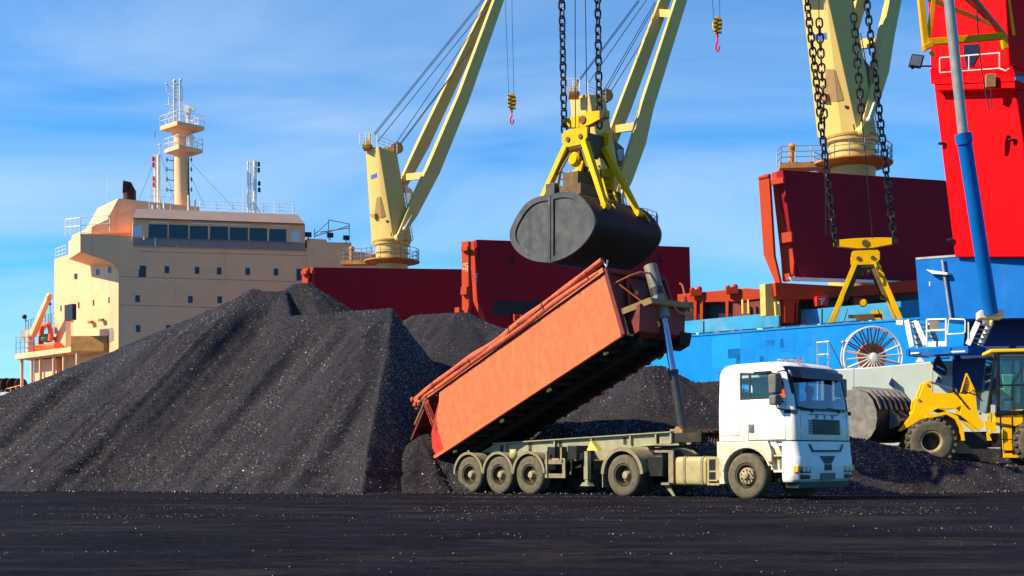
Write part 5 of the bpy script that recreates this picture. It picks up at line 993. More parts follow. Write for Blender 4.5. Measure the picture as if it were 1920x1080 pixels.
face(gt, ho_pl, [(1739, 641), (1755, 640), (1755, 650), (1739, 650)], 1.25, .04); face(gt, ho_pl, [(1759, 640), (1773, 640), (1773, 649), (1759, 649)], 1.25, .04); gt.build('gate_frame', 'steel_white', **W(hc))
gp_ = MB(); face(gp_, ho_pl, [(1742, 601), (1760, 600), (1762, 617), (1743, 619)], 1.24, .02); gp_.build('gate_panel', 'plastic_grey', **W(hc))
hr = MB(); hr.pipe([ho_pl.at(1777, 626, 1.25), ho_pl.at(1779, 600, 1.25), ho_pl.at(1781, 598, 1.25), ho_pl.at(1808, 599, 1.25), ho_pl.at(1810, 602, 1.25), ho_pl.at(1810, 622, 1.25), ho_pl.at(1807, 625, 1.25), ho_pl.at(1777, 627, 1.25)], .028); hr.tube(ho_pl.at(1816, 604, 1.25), ho_pl.at(1816, 634, 1.25), .03); hr.build('hand_rail', 'steel_white', **W(hc))
cbx = MB(); face(cbx, ho_pl, [(1680, 600), (1693, 600), (1693, 609), (1680, 609)], 1.2, .4); cbx.build('switch_box', 'steel_white', **W(hc), bevel=.01)
jb = MB(); c_ = ho_pl.at(1857, 605, 1.2); jb.obox(ho_pl.at(1850, 603, 1.0), (.12, 0, 0), (0, .12, 0), (0, 0, .1)); jb.build('junction_box', 'pipe_grey', **W(hc)); jl = MB(); jl.ball(ho_pl.at(1859, 604, 1.1), .07, .07, .1); jl.build('warning_lamp', 'marker_yellow', **W(hc))
ba_pl = Plane(gp(1560, 45.5), gp(1930, 48.0))
ba = MB(); face(ba, ba_pl, [(1540, 694), (1640, 688), (1756, 677), (1960, 672), (1960, 900), (1540, 900)], 0, 3.0); bao = ba.build('steel_base', 'wall_grey', **W(hc), bevel=.04)
sm = MB()
for px_ in (1600, 1748, 1850): sm.beam(ba_pl.at(px_, 690, .004), ba_pl.at(px_, 880, .004), .02, .02, up=ba_pl.n)
sm.build('weld_seam', 'wall_grey', parent=bao, world=True)
for pl_ in ([(1749, 690), (1752, 674), (1757, 668), (1763, 668), (1767, 677), (1775, 690), (1774, 702), (1768, 703), (1750, 694)], [(1666, 720), (1672, 708), (1676, 724), (1670, 724)], [(1753, 716), (1760, 704), (1764, 717), (1758, 722)], [(1815, 708), (1838, 708), (1838, 722), (1815, 718)]):
    lg = MB(); face(lg, ba_pl, pl_, .28, .29); lg.build('lug', 'harbour_navy', parent=bao, world=True)
lw_ = MB(); face(lw_, ba_pl, [(1716, 679), (1722, 670), (1727, 670), (1733, 678)], -.3, .12); lw_.build('lug', 'steel_white', parent=bao, world=True)
lw_ = MB(); lw_.beam(ba_pl.at(1756, 686, .35), ba_pl.at(1771, 694, .35), .06, .05); lw_.beam(ba_pl.at(1765, 672, .35), ba_pl.at(1781, 671, .35), .06, .07); lw_.build('lug_bar', 'steel_white', parent=bao, world=True)

# cable reel with thin bright spokes standing behind the steel base
re = thing('cable_reel', 'large cable reel with bright thin spokes and an orange drum above the grey base', 'cable reel', loc=(P(1637, 672, 43.5).x, P(1637, 672, 43.5).y, 0))
rc = P(1637, 669, 43.5); RR = 56 / 43.5; tl = V((.10, .0, 0)); axr = V((.06, -1, 0)).normalized()
x_ = V((0, 0, 1)).cross(axr).normalized(); zz = V((0, 0, 1))
rm = MB(); rm.pipe([rc + x_ * RR * math.cos(a) + zz * RR * math.sin(a) for a in np.linspace(0, 2 * math.pi, 48, endpoint=False)], .042, 8, closed=True); rm.pipe([rc - axr * .35 + x_ * RR * math.cos(a) + zz * RR * math.sin(a) for a in np.linspace(0, 2 * math.pi, 48, endpoint=False)], .03, 6, closed=True); rm.build('rim', 'steel_white', re, world=True)
for k in range(20):
    a = 2 * math.pi * (k + .3) / 20; e = x_ * math.cos(a) + zz * math.sin(a); sp = MB(); sp.tube(rc + axr * .05 + e * .18, rc + e * RR, .030, n=6); sp.tube(rc - axr * .4 + e * .3, rc - axr * .35 + e * RR, .03, n=6); sp.build('spoke', 'chassis_dark' if 1 < k < 9 else 'steel_white', re, world=True)
dr = MB(); dr.lathe([(.001, -.3), (.62, -.3), (.62, -.1), (.001, -.1)], rc, axr, 32); dr.build('drum', 'reel_orange', re, world=True)
hb = MB(); hb.lathe([(.001, -.1), (.22, -.1), (.2, .06), (.12, .1), (.12, .16), (.001, .17)], rc, axr, 20); hb.build('hub', 'ship_white', re, world=True)
st = MB(); st.tube(P(1582, 690, 43.5), P(1581, 640, 43.5), .035); st.ball(P(1581, 642, 43.5), .09); st.beam(rc - axr * .25 - zz * 3.0, rc - axr * .25, .25, .25); st.build('stand', 'pipe_grey', re, world=True)
fr = thing('ladder_frame', 'thin white railed ladder frame with two dark stays left of the cable reel', 'ladder', loc=(P(1545, 690, 45).x, P(1545, 690, 45).y, 0))
lf = MB()
for a, b_ in (((1533, 690), (1533, 642)), ((1553, 690), (1553, 640)), ((1532, 642), (1555, 640)), ((1532, 665), (1554, 664))): lf.tube(P(*a, 43.8), P(*b_, 45), .03, n=6)
lf.tube(P(1533, 690, 43.8), P(1533, 900, 45), .03); lf.tube(P(1553, 690, 43.8), P(1553, 900, 45), .03); lf.build('frame', 'steel_white', fr, world=True)
ls = MB(); ls.tube(P(1555, 642, 43.8), P(1580, 690, 45), .022, n=6); ls.tube(P(1580, 690, 43.8), P(1600, 745, 45), .022, n=6); ls.build('stay', 'lamp_dark', fr, world=True)
# ------------------------------------------------------------------ clamshell grabs, their chains and ropes
def shell_profile():
    p = [(-.2, .93), (0, .94), (.55, .95), (1.0, .82), (1.38, .50), (1.64, .14), (1.67, -.14), (1.50, -.44), (1.12, -.74), (.6, -.95), (0, -1.04), (-.3, -1.0)]; o = []
    for a, b, c, d in zip(p, p[1:], p[2:], p[3:]):
        for k in range(3):
            t = k / 3; o.append(tuple(.5 * (2 * b[i] + (c[i] - a[i]) * t + (2 * a[i] - 5 * b[i] + 4 * c[i] - d[i]) * t * t + (3 * b[i] - a[i] - 3 * c[i] + d[i]) * t ** 3) for i in (0, 1)))
    return [(max(0, x), z) for x, z in o] + [(0, -1.04)]
def clam_grab(label, loc, rotz, sc=1.0, half=1.5, drop=0.0, bw=.84, aw=.22, fx=1.42):
    """clamshell grab: origin at the middle of the closed bucket, x across the two shells, y along the bucket"""
    M = Matrix.Translation(V(loc)) @ Matrix.Rotation(rotz, 4, 'Z') @ Matrix.Scale(sc, 4)
    g = thing('clamshell_grab', label, 'grab', M=Matrix.Translation(V(loc)) @ Matrix.Rotation(rotz, 4, 'Z'))
    S = lambda p: V((p[0], p[1], p[2] - (drop if p[2] < 2.3 else 0))) * sc
    pf = shell_profile()
    for sx in (-1, 1):
        sh = MB(); n = len(pf); o_ = [S((sx * max(x, .012), -half, z)) for x, z in pf]; e_ = [S((sx * max(x, .012), half, z)) for x, z in pf]
        sh.add(o_ + e_, [(i, i + 1, n + i + 1, n + i) for i in range(n - 1)] + [(n - 1, 0, n, 2 * n - 1)])
        so2 = sh.build('bucket_shell', 'grab_dark', g)
        ep = MB(); ins = lambda f: [(x * f + .0, z * f) for x, z in pf]
        for y, dy_ in ((-half, -.03), (half, .03)):
            q = [S((sx * max(x, .012), y, z)) for x, z in pf]; ep.prism(q, V((0, dy_, 0)) * sc)
            inn = [(max(.06, x * .86), z * .84) for x, z in pf]
            rim = q + [S((sx * x, y, z)) for x, z in inn][::-1]; m_ = len(pf); vs = []; fs = []
            A = [S((sx * max(x, .012), y + dy_ * 2.4, z)) for x, z in pf]; Bq = [S((sx * x, y + dy_ * 2.4, z)) for x, z in inn]; A2 = [S((sx * max(x, .012), y + dy_, z)) for x, z in pf]; B2 = [S((sx * x, y + dy_, z)) for x, z in inn]
            vs = A + Bq + A2 + B2
            for i in range(m_ - 1): fs += [(i, i + 1, m_ + i + 1, m_ + i), (i, 2 * m_ + i, 2 * m_ + i + 1, i + 1), (m_ + i, m_ + i + 1, 3 * m_ + i + 1, 3 * m_ + i)]
            fs += [(m_ - 1, 0, m_, 2 * m_ - 1)]
            ep.add(vs, fs)
            ep.build('end_plate', 'grab_steel', so2); ep = MB()
        tb = MB(); tb.prism([S((sx * .02, -half - .08, z)) for z in (-1.06, .9)] + [S((sx * .10, -half - .08, z)) for z in (.9, -1.02)], V((0, .06, 0)) * sc); tb.build('closing_lip', 'grab_steel', so2)
        cv = MB(); cv.prism([S((sx * .05, -half, .94)), S((sx * .55, -half, .97)), S((sx * .98, -half, .84)), S((sx * .98, -half, .80)), S((sx * .05, -half, .90))], V((0, 2 * half * .55, 0)) * sc); cv.build('top_plate', 'grab_yellow', so2)
    hd0 = 2.62; 
    for sx in (-1, 1):
        for sy in (-1, 1):
            foot = S((sx * fx, sy * .78, .52)); top = S((sx * .36, sy * .45, hd0))
            lg = MB(); lg.beam(top, foot, .18 * sc, aw * sc, up=(0, 1, 0), w1=.15 * sc, h1=aw * .75 * sc)
            lg.tube(foot + V((0, -.12 * sc, 0)), foot + V((0, .12 * sc, 0)), .11 * sc, n=16)
            lgo = lg.build('arm', ['grab_yellow' if sx * sy < 0 or sy < 0 else 'grab_yellow'], g, bevel=.012)
            wb = MB(); wb.prism([top + V((-sx * .02, 0, 0)), top.lerp(foot, .42), top.lerp(foot, .42) + V((-sx * .30, 0, .12)) * sc, top + V((-sx * .16, 0, -.2)) * sc], V((0, .05, 0)) * sc); wb.build('arm_web', 'grab_grimy', lgo)
    hp = MB()
    for y in (-.52, .46): hp = MB(); hp.prism([S((x, y, z)) for x, z in ((-.5, 2.74), (-.5, 3.0), (-.42, 3.08), (.42, 3.08), (.5, 3.0), (.5, 2.74), (.32, 2.56), (-.32, 2.56))], V((0, .06, 0)) * sc); hp.build('head_plate', 'grab_yellow', g, bevel=.01)
    hb = MB()
    for x in (-.25, .25): hb.tube(S((x, -.56, 2.80)), S((x, .56, 2.80)), .075 * sc, n=14)
    for x in (-.3, -.1, .1, .3): hb.box(*[v * sc for v in (x - .04, x + .04, -.44, .44, 2.3, 2.95)])
    for y in (-.3, 0, .3): hb.tube(S((-.3, y, 2.55)), S((.3, y, 2.55)), .2 * sc, n=18)
    hb.build('head_block', 'grab_grimy', g)
    bm_ = MB(); bm_.prism([S((x, -.12, z)) for x, z in ((-bw, 3.36), (-bw, 3.56), (-.4, 3.60), (.4, 3.60), (bw, 3.56), (bw, 3.36), (.24, 3.22), (-.24, 3.22))], V((0, .24, 0)) * sc); bo = bm_.build('balance_beam', 'grab_yellow', g, bevel=.01)
    cl = MB()
    for a in (-.16, .16): cl.tube(S((a, -.05, 3.0)), S((a, -.05, 3.42)), .05 * sc, n=8)
    cl.tube(S((0, -.16, 3.42)), S((0, .16, 3.42)), .12 * sc, n=16); cl.build('shackle_pin', 'grab_grimy', bo)
    gr_ = MB()
    for x in (-bw + .1, bw - .1): gr_ = MB(); gr_.box(*[v * sc for v in (x - .09, x + .09, -.13, .13, 3.34, 3.57)]); gr_.build('chain_lug', 'chain_steel', bo)
    sv_ = MB(); sv_.lathe([(.26, -.07), (.30, -.05), (.30, .05), (.26, .07)], S((-.04, -.42, 1.55)), (0, 1, 0), 26); sv_.lathe([(.10, -.14), (.15, -.10), (.15, .1), (.001, .1)], S((-.04, -.42, 1.55)), (0, 1, 0), 18); sv_.lathe([(.15, -.1), (.22, -.03), (.22, .08), (.001, .08)], S((-.08, -.42, 2.18)), (0, 1, 0), 18); sv_.box(*[v * sc for v in (-.2, .1, -.5, -.36, 1.0 - drop, 1.4 - drop)]); sv_.build('pulley_block', 'grab_yellow', g)
    cr_ = MB(); cr_.box(*[v * sc for v in (-.62, .62, -.95, .95, .98 - drop, 1.30 - drop)]); cr_.box(*[v * sc for v in (-.3, .3, -.7, .7, 1.3 - drop, 1.75 - drop)]); cr_.beam(S((-.6, 0, 1.75)), S((.6, 0, 1.75)), .1, .2); cr_.build('crosshead', 'grab_grimy', g, bevel=.01)
    br = MB(); br.box(*[v * sc for v in (-.66, -.30, -1.08, -.92, .78 - drop, 1.42 - drop)]); br.tube(S((-.48, -1.14, 1.0)), S((-.48, -.9, 1.0)), .10 * sc, n=14); br.build('hinge_bracket', 'grab_steel', g, bevel=.01)
    for (x0, y0, x1, y1) in ((-.95, -.2, -.62, -.2), (.92, .2, .45, .3)):
        ld = MB(); 
        for dy_ in (-.2, .2): ld.beam(S((x0, y0 + dy_, .8)), S((x1, y1 + dy_, 2.0)), .05, .06, up=(0, 1, 0))
        for k in range(6): f = (k + .5) / 6; ld.tube(S((x0, y0 - .2, .8)).lerp(S((x1, y1 - .2, 2.0)), f), S((x0, y0 + .2, .8)).lerp(S((x1, y1 + .2, 2.0)), f), .018 * sc, n=5)
        ld.build('ladder', 'grab_yellow', g)
    gp2 = MB(); gp2.prism([S((.25, .5, z)) for z in (1.2, 2.0)] + [S((.62, .5, 2.0)), S((.72, .5, 1.2))], V((0, .05, 0)) * sc); gp2.build('guard_plate', 'grab_yellow', g)
    pk = MB()
    for (x, y) in ((1.32, -.2), (1.2, .5), (1.52, 1.05)): pk.beam(S((x - .12, y, .85 - (x - 1) * .5)), S((x + .1, y + .02, .55 - (x - 1) * .5)), .04, .05)
    pk.build('grease_pipe', 'grab_yellow', g)
    return g
GS = 62.0; g0 = P(1098, 438, GS)
clam_grab('closed clamshell grab with grey end plates hanging just above the orange tipper body', (g0.x, g0.y, g0.z), R(-43.8), 1.0, 1.5)
G2 = 34.1; g2 = P(1622, 640, G2)
clam_grab('second yellow clamshell grab let down behind the blue hull, only head and arms showing', (g2.x, g2.y, P(1626, 447, G2).z - 3.60 * 1.5), R(-14), 1.5, 1.0, 1.0, 1.12, .36, 1.6)

def link_mesh(L, wd, r, n=14):
    """one chain link, long axis z"""
    h = L / 2 - wd / 2; m_ = []
    for a in np.linspace(0, math.pi, 7): m_.append((wd / 2 * math.cos(a), 0, h + wd / 2 * math.sin(a)))
    for a in np.linspace(math.pi, 2 * math.pi, 7): m_.append((wd / 2 * math.cos(a), 0, -h + wd / 2 * math.sin(a)))
    return m_
def chain(label, p0, p1, pitch, r, group, yaw=0.0, cat='chain'):
    t_ = thing('chain', label, cat, loc=tuple(p0), group=group); mb = MB(); d = p1 - p0; L = d.length; n = int(L / pitch); d.normalize()
    x = V((math.cos(yaw), math.sin(yaw), 0)); x = (x - d * x.dot(d)).normalized(); y = d.cross(x); base_ = link_mesh(pitch + 4 * r * .62, pitch * .80, r)
    for k in range(n + 1):
        a = (yaw if k % 2 == 0 else yaw + math.pi / 2) + random.uniform(-.22, .22); ca_, sa_ = math.cos(a - yaw + .55), math.sin(a - yaw + .55); u = x * ca_ + y * sa_; c_ = p0 + d * (pitch * (k + .3))
        mb.pipe([c_ + u * q[0] + d * q[2] for q in base_], r, 6, closed=True)
    o = mb.build('links', 'chain_steel', t_, world=True); return t_
def rope(label, p0, p1, r, group, n=1):
    t_ = thing('wire_rope', label, 'wire rope', loc=tuple(p0), group=group); mb = MB(); mid = p0.lerp(p1, .5); mb.pipe([p0, mid, p1], r, 6); mb.build('rope', 'rope_steel', t_, world=True); return t_
ga, gb = P(1058, 246, 61.5), P(1124, 236, 62.5)
chain('left of the two chains carrying the closed grab above the tipper body', ga, P(1051, -120, 61.5), .235, .030, 'chains holding the grab over the truck')
chain('right of the two chains carrying the closed grab above the tipper body', gb, P(1119, -120, 62.5), .235, .030, 'chains holding the grab over the truck')
rope('left of the two closing ropes running straight down into the closed grab', P(1079, 262, 62), P(1078, -120, 62), .014, 'closing ropes of the grab over the truck')
rope('right of the two closing ropes running straight down into the closed grab', P(1101, 250, 62), P(1096, -120, 62), .014, 'closing ropes of the grab over the truck')
c2 = [((1565, 450), (1500, -110), 'outermost left chain of the second grab, ending at its balance beam', 35), ((1676, 446), (1612, -110), 'outermost right chain of the second grab, ending at its balance beam', 35)]
for a, b_, l, s in c2: chain(l, P(*a, s), P(*b_, s), .40, .052, 'chains holding the second grab', .3)
chain('short inner left chain hanging in front of the big yellow crane post', P(1546, 232, 35.5), P(1536, 40, 35.5), .40, .050, 'chains holding the second grab', .8)
chain('short inner right chain hanging in front of the big yellow crane cabin', P(1616, 222, 35.5), P(1600, 26, 35.5), .40, .050, 'chains holding the second grab', .8)
rope('rope hanging from the short inner left chain down the yellow post', P(1546, 232, 35.5), P(1549, 440, 35.3), .02, 'ropes of the second grab'); rope('rope above the short inner left chain of the second grab', P(1536, 42, 35.5), P(1532, -110, 35.5), .024, 'ropes of the second grab')
rope('rope from the short inner right chain down across the maroon hatch to the beam', P(1616, 222, 35.5), P(1636, 447, 35), .024, 'ropes of the second grab'); rope('rope above the short inner right chain of the second grab', P(1600, 28, 35.5), P(1594, -110, 35.5), .024, 'ropes of the second grab')
# ------------------------------------------------------------------ cargo ship: hull, accommodation block, masts
h0, h1 = gp(1700, 37.0), gp(1220, 31.55)
HUL = Plane(h0, h1); hd = (V((h1[0], h1[1], 0)) - V((h0[0], h0[1], 0))).normalized()       # towards the stern
ship = thing('cargo_ship', 'bright blue cargo ship with cream accommodation block moored behind the coal heaps', 'ship', loc=(h0[0], h0[1], -1.6))
def pface(mb, pl, pts_, off, th, mi=0): mb.prism([pl.at(a, b_, off) for a, b_ in pts_], -pl.n * th, mi)
def hull_pts(): return [(60, 775), (230, 745), (600, 690), (1000, 655), (1215, 636), (1297, 630), (1500, 614), (1690, 600), (1800, 592), (1990, 580)]
hl = MB(); top_ = [HUL.at(a, b_, 0) for a, b_ in hull_pts()]; bot = [V((p.x, p.y, -1.9)) for p in top_][::-1]
hl.prism(top_ + bot, -HUL.n * .4)
hulo = hl.build('hull', 'hull_blue', ship, world=True)
gs = MB()
for (a, b_), (c_, d_) in zip(hull_pts(), hull_pts()[1:]): gs.beam(HUL.at(a, b_, -.2), HUL.at(c_, d_, -.2), .5, .10)
gs.build('gunwale', 'hull_blue', hulo, world=True)
# far side, deck and inner bulwark behind the open rail
far = [p - HUL.n * 22 for p in top_]; fs = MB(); fs.prism(far + [V((p.x, p.y, -1.9)) for p in far][::-1], -HUL.n * .4); fs.build('far_side', 'hull_blue', ship, world=True)
dk = MB(); ring_ = [HUL.at(a, b_ + 30, -.45) for a, b_ in hull_pts()] + [HUL.at(a, b_ + 30, -.45) - HUL.n * 21.5 for a, b_ in hull_pts()[::-1]]
dk.add(ring_, [tuple(range(len(ring_)))]); dk.build('deck', 'deck_red', ship, world=True)
inb = MB(); pface(inb, HUL, [(1180, 612), (1297, 601), (1560, 576), (1720, 562), (1900, 548), (1900, 640), (1180, 680)], -6.3, .2); ino = inb.build('inner_bulwark', 'hull_strip', ship, world=True)
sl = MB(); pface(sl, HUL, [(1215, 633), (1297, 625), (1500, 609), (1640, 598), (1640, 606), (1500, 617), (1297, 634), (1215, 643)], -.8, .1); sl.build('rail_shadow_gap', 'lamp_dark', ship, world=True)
for k in range(14):
    px_ = 1305 + 27 * k + 6 * ((k * 7) % 3); f = (px_ - 1297) / 393; y_ = 627 - 29 * f; st = MB(); pface(st, HUL, [(px_, y_ - 2), (px_ + 5 + 6 * (k % 3 == 1), y_ - 2.4), (px_ + 5 + 6 * (k % 3 == 1), y_ + 4.6), (px_, y_ + 5)], -.5, .15); st.build('rail_stanchion', 'hatch_red' if k % 4 else 'marker_yellow', ship, world=True)
for px_, y0, y1 in ((1318, 602, 628), (1540, 579, 605)):
    sm = MB(); pface(sm, HUL, [(px_, y0), (px_ + 2, y0), (px_ + 2, y1), (px_, y1)], -6.27, .05); sm.build('bulwark_seam', 'lamp_dark', ino, world=True)
# overpainted old lettering on the bow plates: block letters in near shades of the hull blue
for name, pl_, m_ in (('old_lettering', [(1425, 640), (1480, 634), (1480, 650), (1440, 654), (1440, 676), (1425, 678)], 'patch_dark'), ('old_lettering', [(1365, 655), (1415, 650), (1415, 672), (1395, 674), (1395, 690), (1380, 690), (1380, 672), (1365, 672)], 'patch_dark'), ('old_lettering', [(1436, 622), (1453, 621), (1453, 648), (1436, 650)], 'patch_dark'), ('old_lettering', [(1463, 622), (1468, 622), (1470, 650), (1484, 649), (1484, 618), (1491, 618), (1491, 657), (1463, 660)], 'patch_dark'), ('old_lettering', [(1507, 620), (1522, 619), (1522, 648), (1507, 650)], 'patch_dark'), ('fresh_patch', [(1335, 632), (1388, 627), (1388, 690), (1335, 690)], 'patch_light'), ('fresh_patch', [(1590, 608), (1655, 602), (1655, 660), (1640, 662), (1640, 640), (1600, 640)], 'patch_dark'), ('fresh_patch', [(1222, 660), (1262, 655), (1262, 690), (1222, 700)], 'patch_light'), ('old_lettering', [(1425, 668), (1432, 668), (1432, 690), (1425, 690)], 'patch_dark')):
    pm = MB(); pface(pm, HUL, pl_, .006, .012); pm.build(name, m_, hulo, world=True)

FP = Plane(gp(222, 20.0), (P(640, 500, 18.9).x, P(640, 500, 18.9).y))            # front face of the accommodation block
SP = Plane(gp(222, 20.0), gp(100, 18.5))                                          # its sunlit side
blk = MB()
front = [(222, 497), (222, 446), (640, 452), (640, 505), (640, 720), (222, 740)]
q = [FP.at(a, b_) for a, b_ in front]; sidep = [SP.at(a, b_) for a, b_ in [(222, 446), (222, 740), (103, 770), (103, 486)]]
cback = SP.at(103, 480); rb = V((FP.at(640, 480).x + 6, cback.y + 3, 0))
zt = FP.at(222, 446).z; zb = 3.0; zs = SP.at(103, 486).z
A_, B_, C_, D_ = FP.at(222, 446), FP.at(640, 452), V((rb.x, rb.y, 0)), SP.at(103, 486)
blk.hexa([V((A_.x, A_.y, zb)), V((B_.x, B_.y, zb)), V((C_.x, C_.y, zb)), V((D_.x, D_.y, zb)), V((A_.x, A_.y, zt)), V((B_.x, B_.y, zt)), V((C_.x, C_.y, zt)), V((D_.x, D_.y, zs))])
acc = blk.build('accommodation_block', 'ship_cream', ship, world=True)
sd = MB(); sd.prism([SP.at(a, b_, .004) for a, b_ in [(222, 446), (222, 760), (102, 790), (102, 486)]], -SP.n * .02); sdo = sd.build('side_wall', 'ship_cream', acc, world=True)
sm = MB()
for y0, y1 in ((476, 477.5), (524, 527), (577, 580)): pface(sm, FP, [(224, y0 - 6), (600, y1 + 2), (600, y1 + 3), (224, y0 - 5)], .01, .03)
sm.build('deck_seam', 'ship_grey', acc, world=True)
# bridge wing reaching out to the left, curved underneath, and the one at the right
wg = MB()
wp = [(151, 438), (222, 441), (262, 444), (262, 505), (224, 512), (220, 503), (212, 494), (198, 487), (151, 472)]
wg.prism([FP.at(a, b_, .05) for a, b_ in wp], -FP.n * 4.6 + V((-1.2, 0, 0))); wgo = wg.build('bridge_wing', ['ship_cream'], ship, world=True)
we = MB(); e0, e1 = FP.at(151, 438, .055), FP.at(151, 472, .055); dv = -FP.n * 4.6 + V((-1.2, 0, 0)); wl_ = Plane((e0.x, e0.y), ((e0 + dv).x, (e0 + dv).y)); we.prism([e0, e0 + dv, e1 + dv, e1], V((-.03, 0, 0))); we.build('wing_end', 'ship_cream', wgo, world=True)
un = MB(); u_ = [FP.at(a, b_ + .4, .045) for a, b_ in [(151, 472), (198, 487), (212, 494), (220, 503), (224, 512)]]
un.add(u_ + [p + dv * .98 for p in u_], [(i, i + 1, i + 6, i + 5) for i in range(4)]); un.build('wing_underside', 'ship_cream', wgo, world=True)
wr = MB(); wr.prism([FP.at(a, b_, .05) for a, b_ in [(576, 447), (612, 449), (613, 454), (659, 455), (659, 468), (606, 500), (576, 505)]], -FP.n * 4.6); wr.build('bridge_wing', 'ship_cream', ship, world=True)
# wheelhouse with canted window band and overhanging roof
BO = .15
wh = MB(); wh.prism([FP.at(a, b_, BO) for a, b_ in [(248, 444), (250, 409), (560, 418), (572, 420), (572, 470), (248, 462)]], -FP.n * 6.0); who = wh.build('wheelhouse', 'ship_cream', ship, world=True)
gy = MB(); pface(gy, FP, [(250, 446), (572, 455), (573, 470), (250, 461)], BO + .03, .2); gy.build('bulwark_band', 'ship_grey', who, world=True)
vs_ = MB(); q = [FP.at(a, b_, o_) for a, b_, o_ in [(255, 391, -.6), (558, 402, -.6), (571, 419, .7), (250, 408, .7)]]; q2 = [p - FP.n * 7 for p in q]
vs_.hexa([q[3], q[2], q2[2], q2[3], q[0], q[1], q2[1], q2[0]]); vs_.build('roof_visor', 'ship_grey', who, world=True)
win = [((279, 420), (314, 449)), ((317, 421), (353, 449)), ((356, 423), (390, 450)), ((394, 424), (428, 451)), ((431, 426), (465, 453)), ((468, 427), (501, 454)), ((505, 429), (537, 454))]
for (a, b_), (c_, d_) in win:
    wn = MB(); pface(wn, FP, [(a, b_), (c_, b_ + 1), (c_, d_), (a - 1, d_)], BO + .02, .05); wn.build('bridge_window', 'glass_dark', who, world=True, bevel=.02)
for px_ in (280, 358, 395, 432, 506): bl = MB(); pface(bl, FP, [(px_, 414.5 + (px_ - 280) * .032), (px_ + 37, 415.5 + (px_ - 280) * .032), (px_ + 37, 418 + (px_ - 280) * .032), (px_, 417 + (px_ - 280) * .032)], BO + .05, .1); bl.build('window_blind_box', 'ship_white', who, world=True)
wn = MB(); pface(wn, FP, [(546, 434), (562, 434), (562, 452), (546, 452)], BO + .02, .04); wn.build('side_pane', 'lamp_glass', who, world=True)
wn = MB(); pface(wn, FP, [(249, 424), (266, 423), (266, 443), (249, 443)], BO + .02, .04); wn.build('side_pane', 'lamp_glass', who, world=True)
hr_ = MB(); 
for f in np.linspace(0, 1, 9): hr_.tube(FP.at(268 + 275 * f, 446 + 8 * f, BO + .12), FP.at(268 + 275 * f, 449 + 8 * f, BO + .12), .03, n=5)
hr_.tube(FP.at(268, 446, BO + .12), FP.at(545, 454, BO + .12), .03, n=5); hr_.build('window_rail', 'ship_grey', who, world=True)
for px_, a, b_ in ((291, 446, 462), (270, 444, 450), (333, 460, 464)): tb = MB(); tb.tube(FP.at(px_, a, .3), FP.at(px_, b_, .3), .05, n=6); tb.build('light_post', 'ship_white', who, world=True)
def porthole(px_, py_, w_, h_, pl=FP, par=None, m_='glass_blue'):
    fr_ = MB(); pface(fr_, pl, [(px_ - w_ / 2 - .8, py_ - h_ / 2 - .8), (px_ + w_ / 2 + .8, py_ - h_ / 2 - .8), (px_ + w_ / 2 + .8, py_ + h_ / 2 + .8), (px_ - w_ / 2 - .8, py_ + h_ / 2 + .8)], .02, .04)
    o_ = fr_.build('window', 'ship_grey' if pl is FP else 'ship_cream', par or acc, world=True)
    gl_ = MB(); pface(gl_, pl, [(px_ - w_ / 2, py_ - h_ / 2), (px_ + w_ / 2, py_ - h_ / 2), (px_ + w_ / 2, py_ + h_ / 2), (px_ - w_ / 2, py_ + h_ / 2)], .032, .02); gl_.build('window_pane', m_, par or acc, world=True, bevel=.0)
porthole(267, 509, 13, 21)
for a in ((313, 505.5), (369.5, 507), (411, 508), (464.5, 509), (517.5, 510), (258, 560), (357, 561.5), (412, 562), (259, 616), (316, 616)): porthole(*a, 7.5, 12)
porthole(562, 515, 11, 21); 
for a in ((142, 518), (183, 510.5), (205, 506)): porthole(*a, 6, 11, SP, acc)
for a in ((114, 578), (147.5, 572), (175, 567.5), (204, 562.5)): porthole(*a, 2.6, 11, SP, acc)
# side details: lamps, pipes, doors, ledge of the boat deck
for a, b_ in ((131, 586), (127, 594), (170, 604), (190, 600)): lp = MB(); c_ = SP.at(a, b_, .3); lp.obox(c_, SP.d * .35, SP.n * .15, (0, 0, .12)); lp.build('deck_light', 'pole_brown', acc, world=True)
lk = MB(); lk.prism([SP.at(a, b_, .02) for a, b_ in [(203, 616), (211, 614), (213, 620), (213, 638), (203, 642)]], SP.n * .02); lk.build('locker', 'ship_grey', acc, world=True)
BD = Plane(gp(222, 21.0), gp(28, 18.3)); 
bd = MB(); f_ = [BD.at(28, 664), BD.at(133, 650), BD.at(133, 660), BD.at(28, 674)]; bd.prism(f_, V((5.0, 6.0, 0))); bdo = bd.build('boat_deck', 'ship_cream', ship, world=True)
bw = MB(); bp0 = BD.at(133, 630); 
path = [V((bp0.x, bp0.y, 0)), V((bp0.x + 3.2, bp0.y - .3, 0)), V((bp0.x + 3.9, bp0.y + .2, 0)), V((bp0.x + 4.1, bp0.y + 1.2, 0)), V((bp0.x + 3.8, bp0.y + 3, 0))]; z0, z1 = BD.at(133, 660).z, BD.at(133, 630).z
for a, b_ in zip(path, path[1:]): n_ = (b_ - a).cross(V((0, 0, 1))).normalized() * .12; bw.hexa([a + V((0, 0, z0)), b_ + V((0, 0, z0)), b_ - n_ + V((0, 0, z0)), a - n_ + V((0, 0, z0)), a + V((0, 0, z1)), b_ + V((0, 0, z1)), b_ - n_ + V((0, 0, z1)), a - n_ + V((0, 0, z1))])
bw.build('boat_deck_bulwark', 'crane_rust', ship, world=True)
bu = MB(); bu.prism([V((p.x, p.y, z0 + .02)) for p in path] + [path[-1] + V((-4, 1, z0 + .02))], (0, 0, .1)); bu.build('boat_deck_floor', 'ship_cream', ship, world=True)
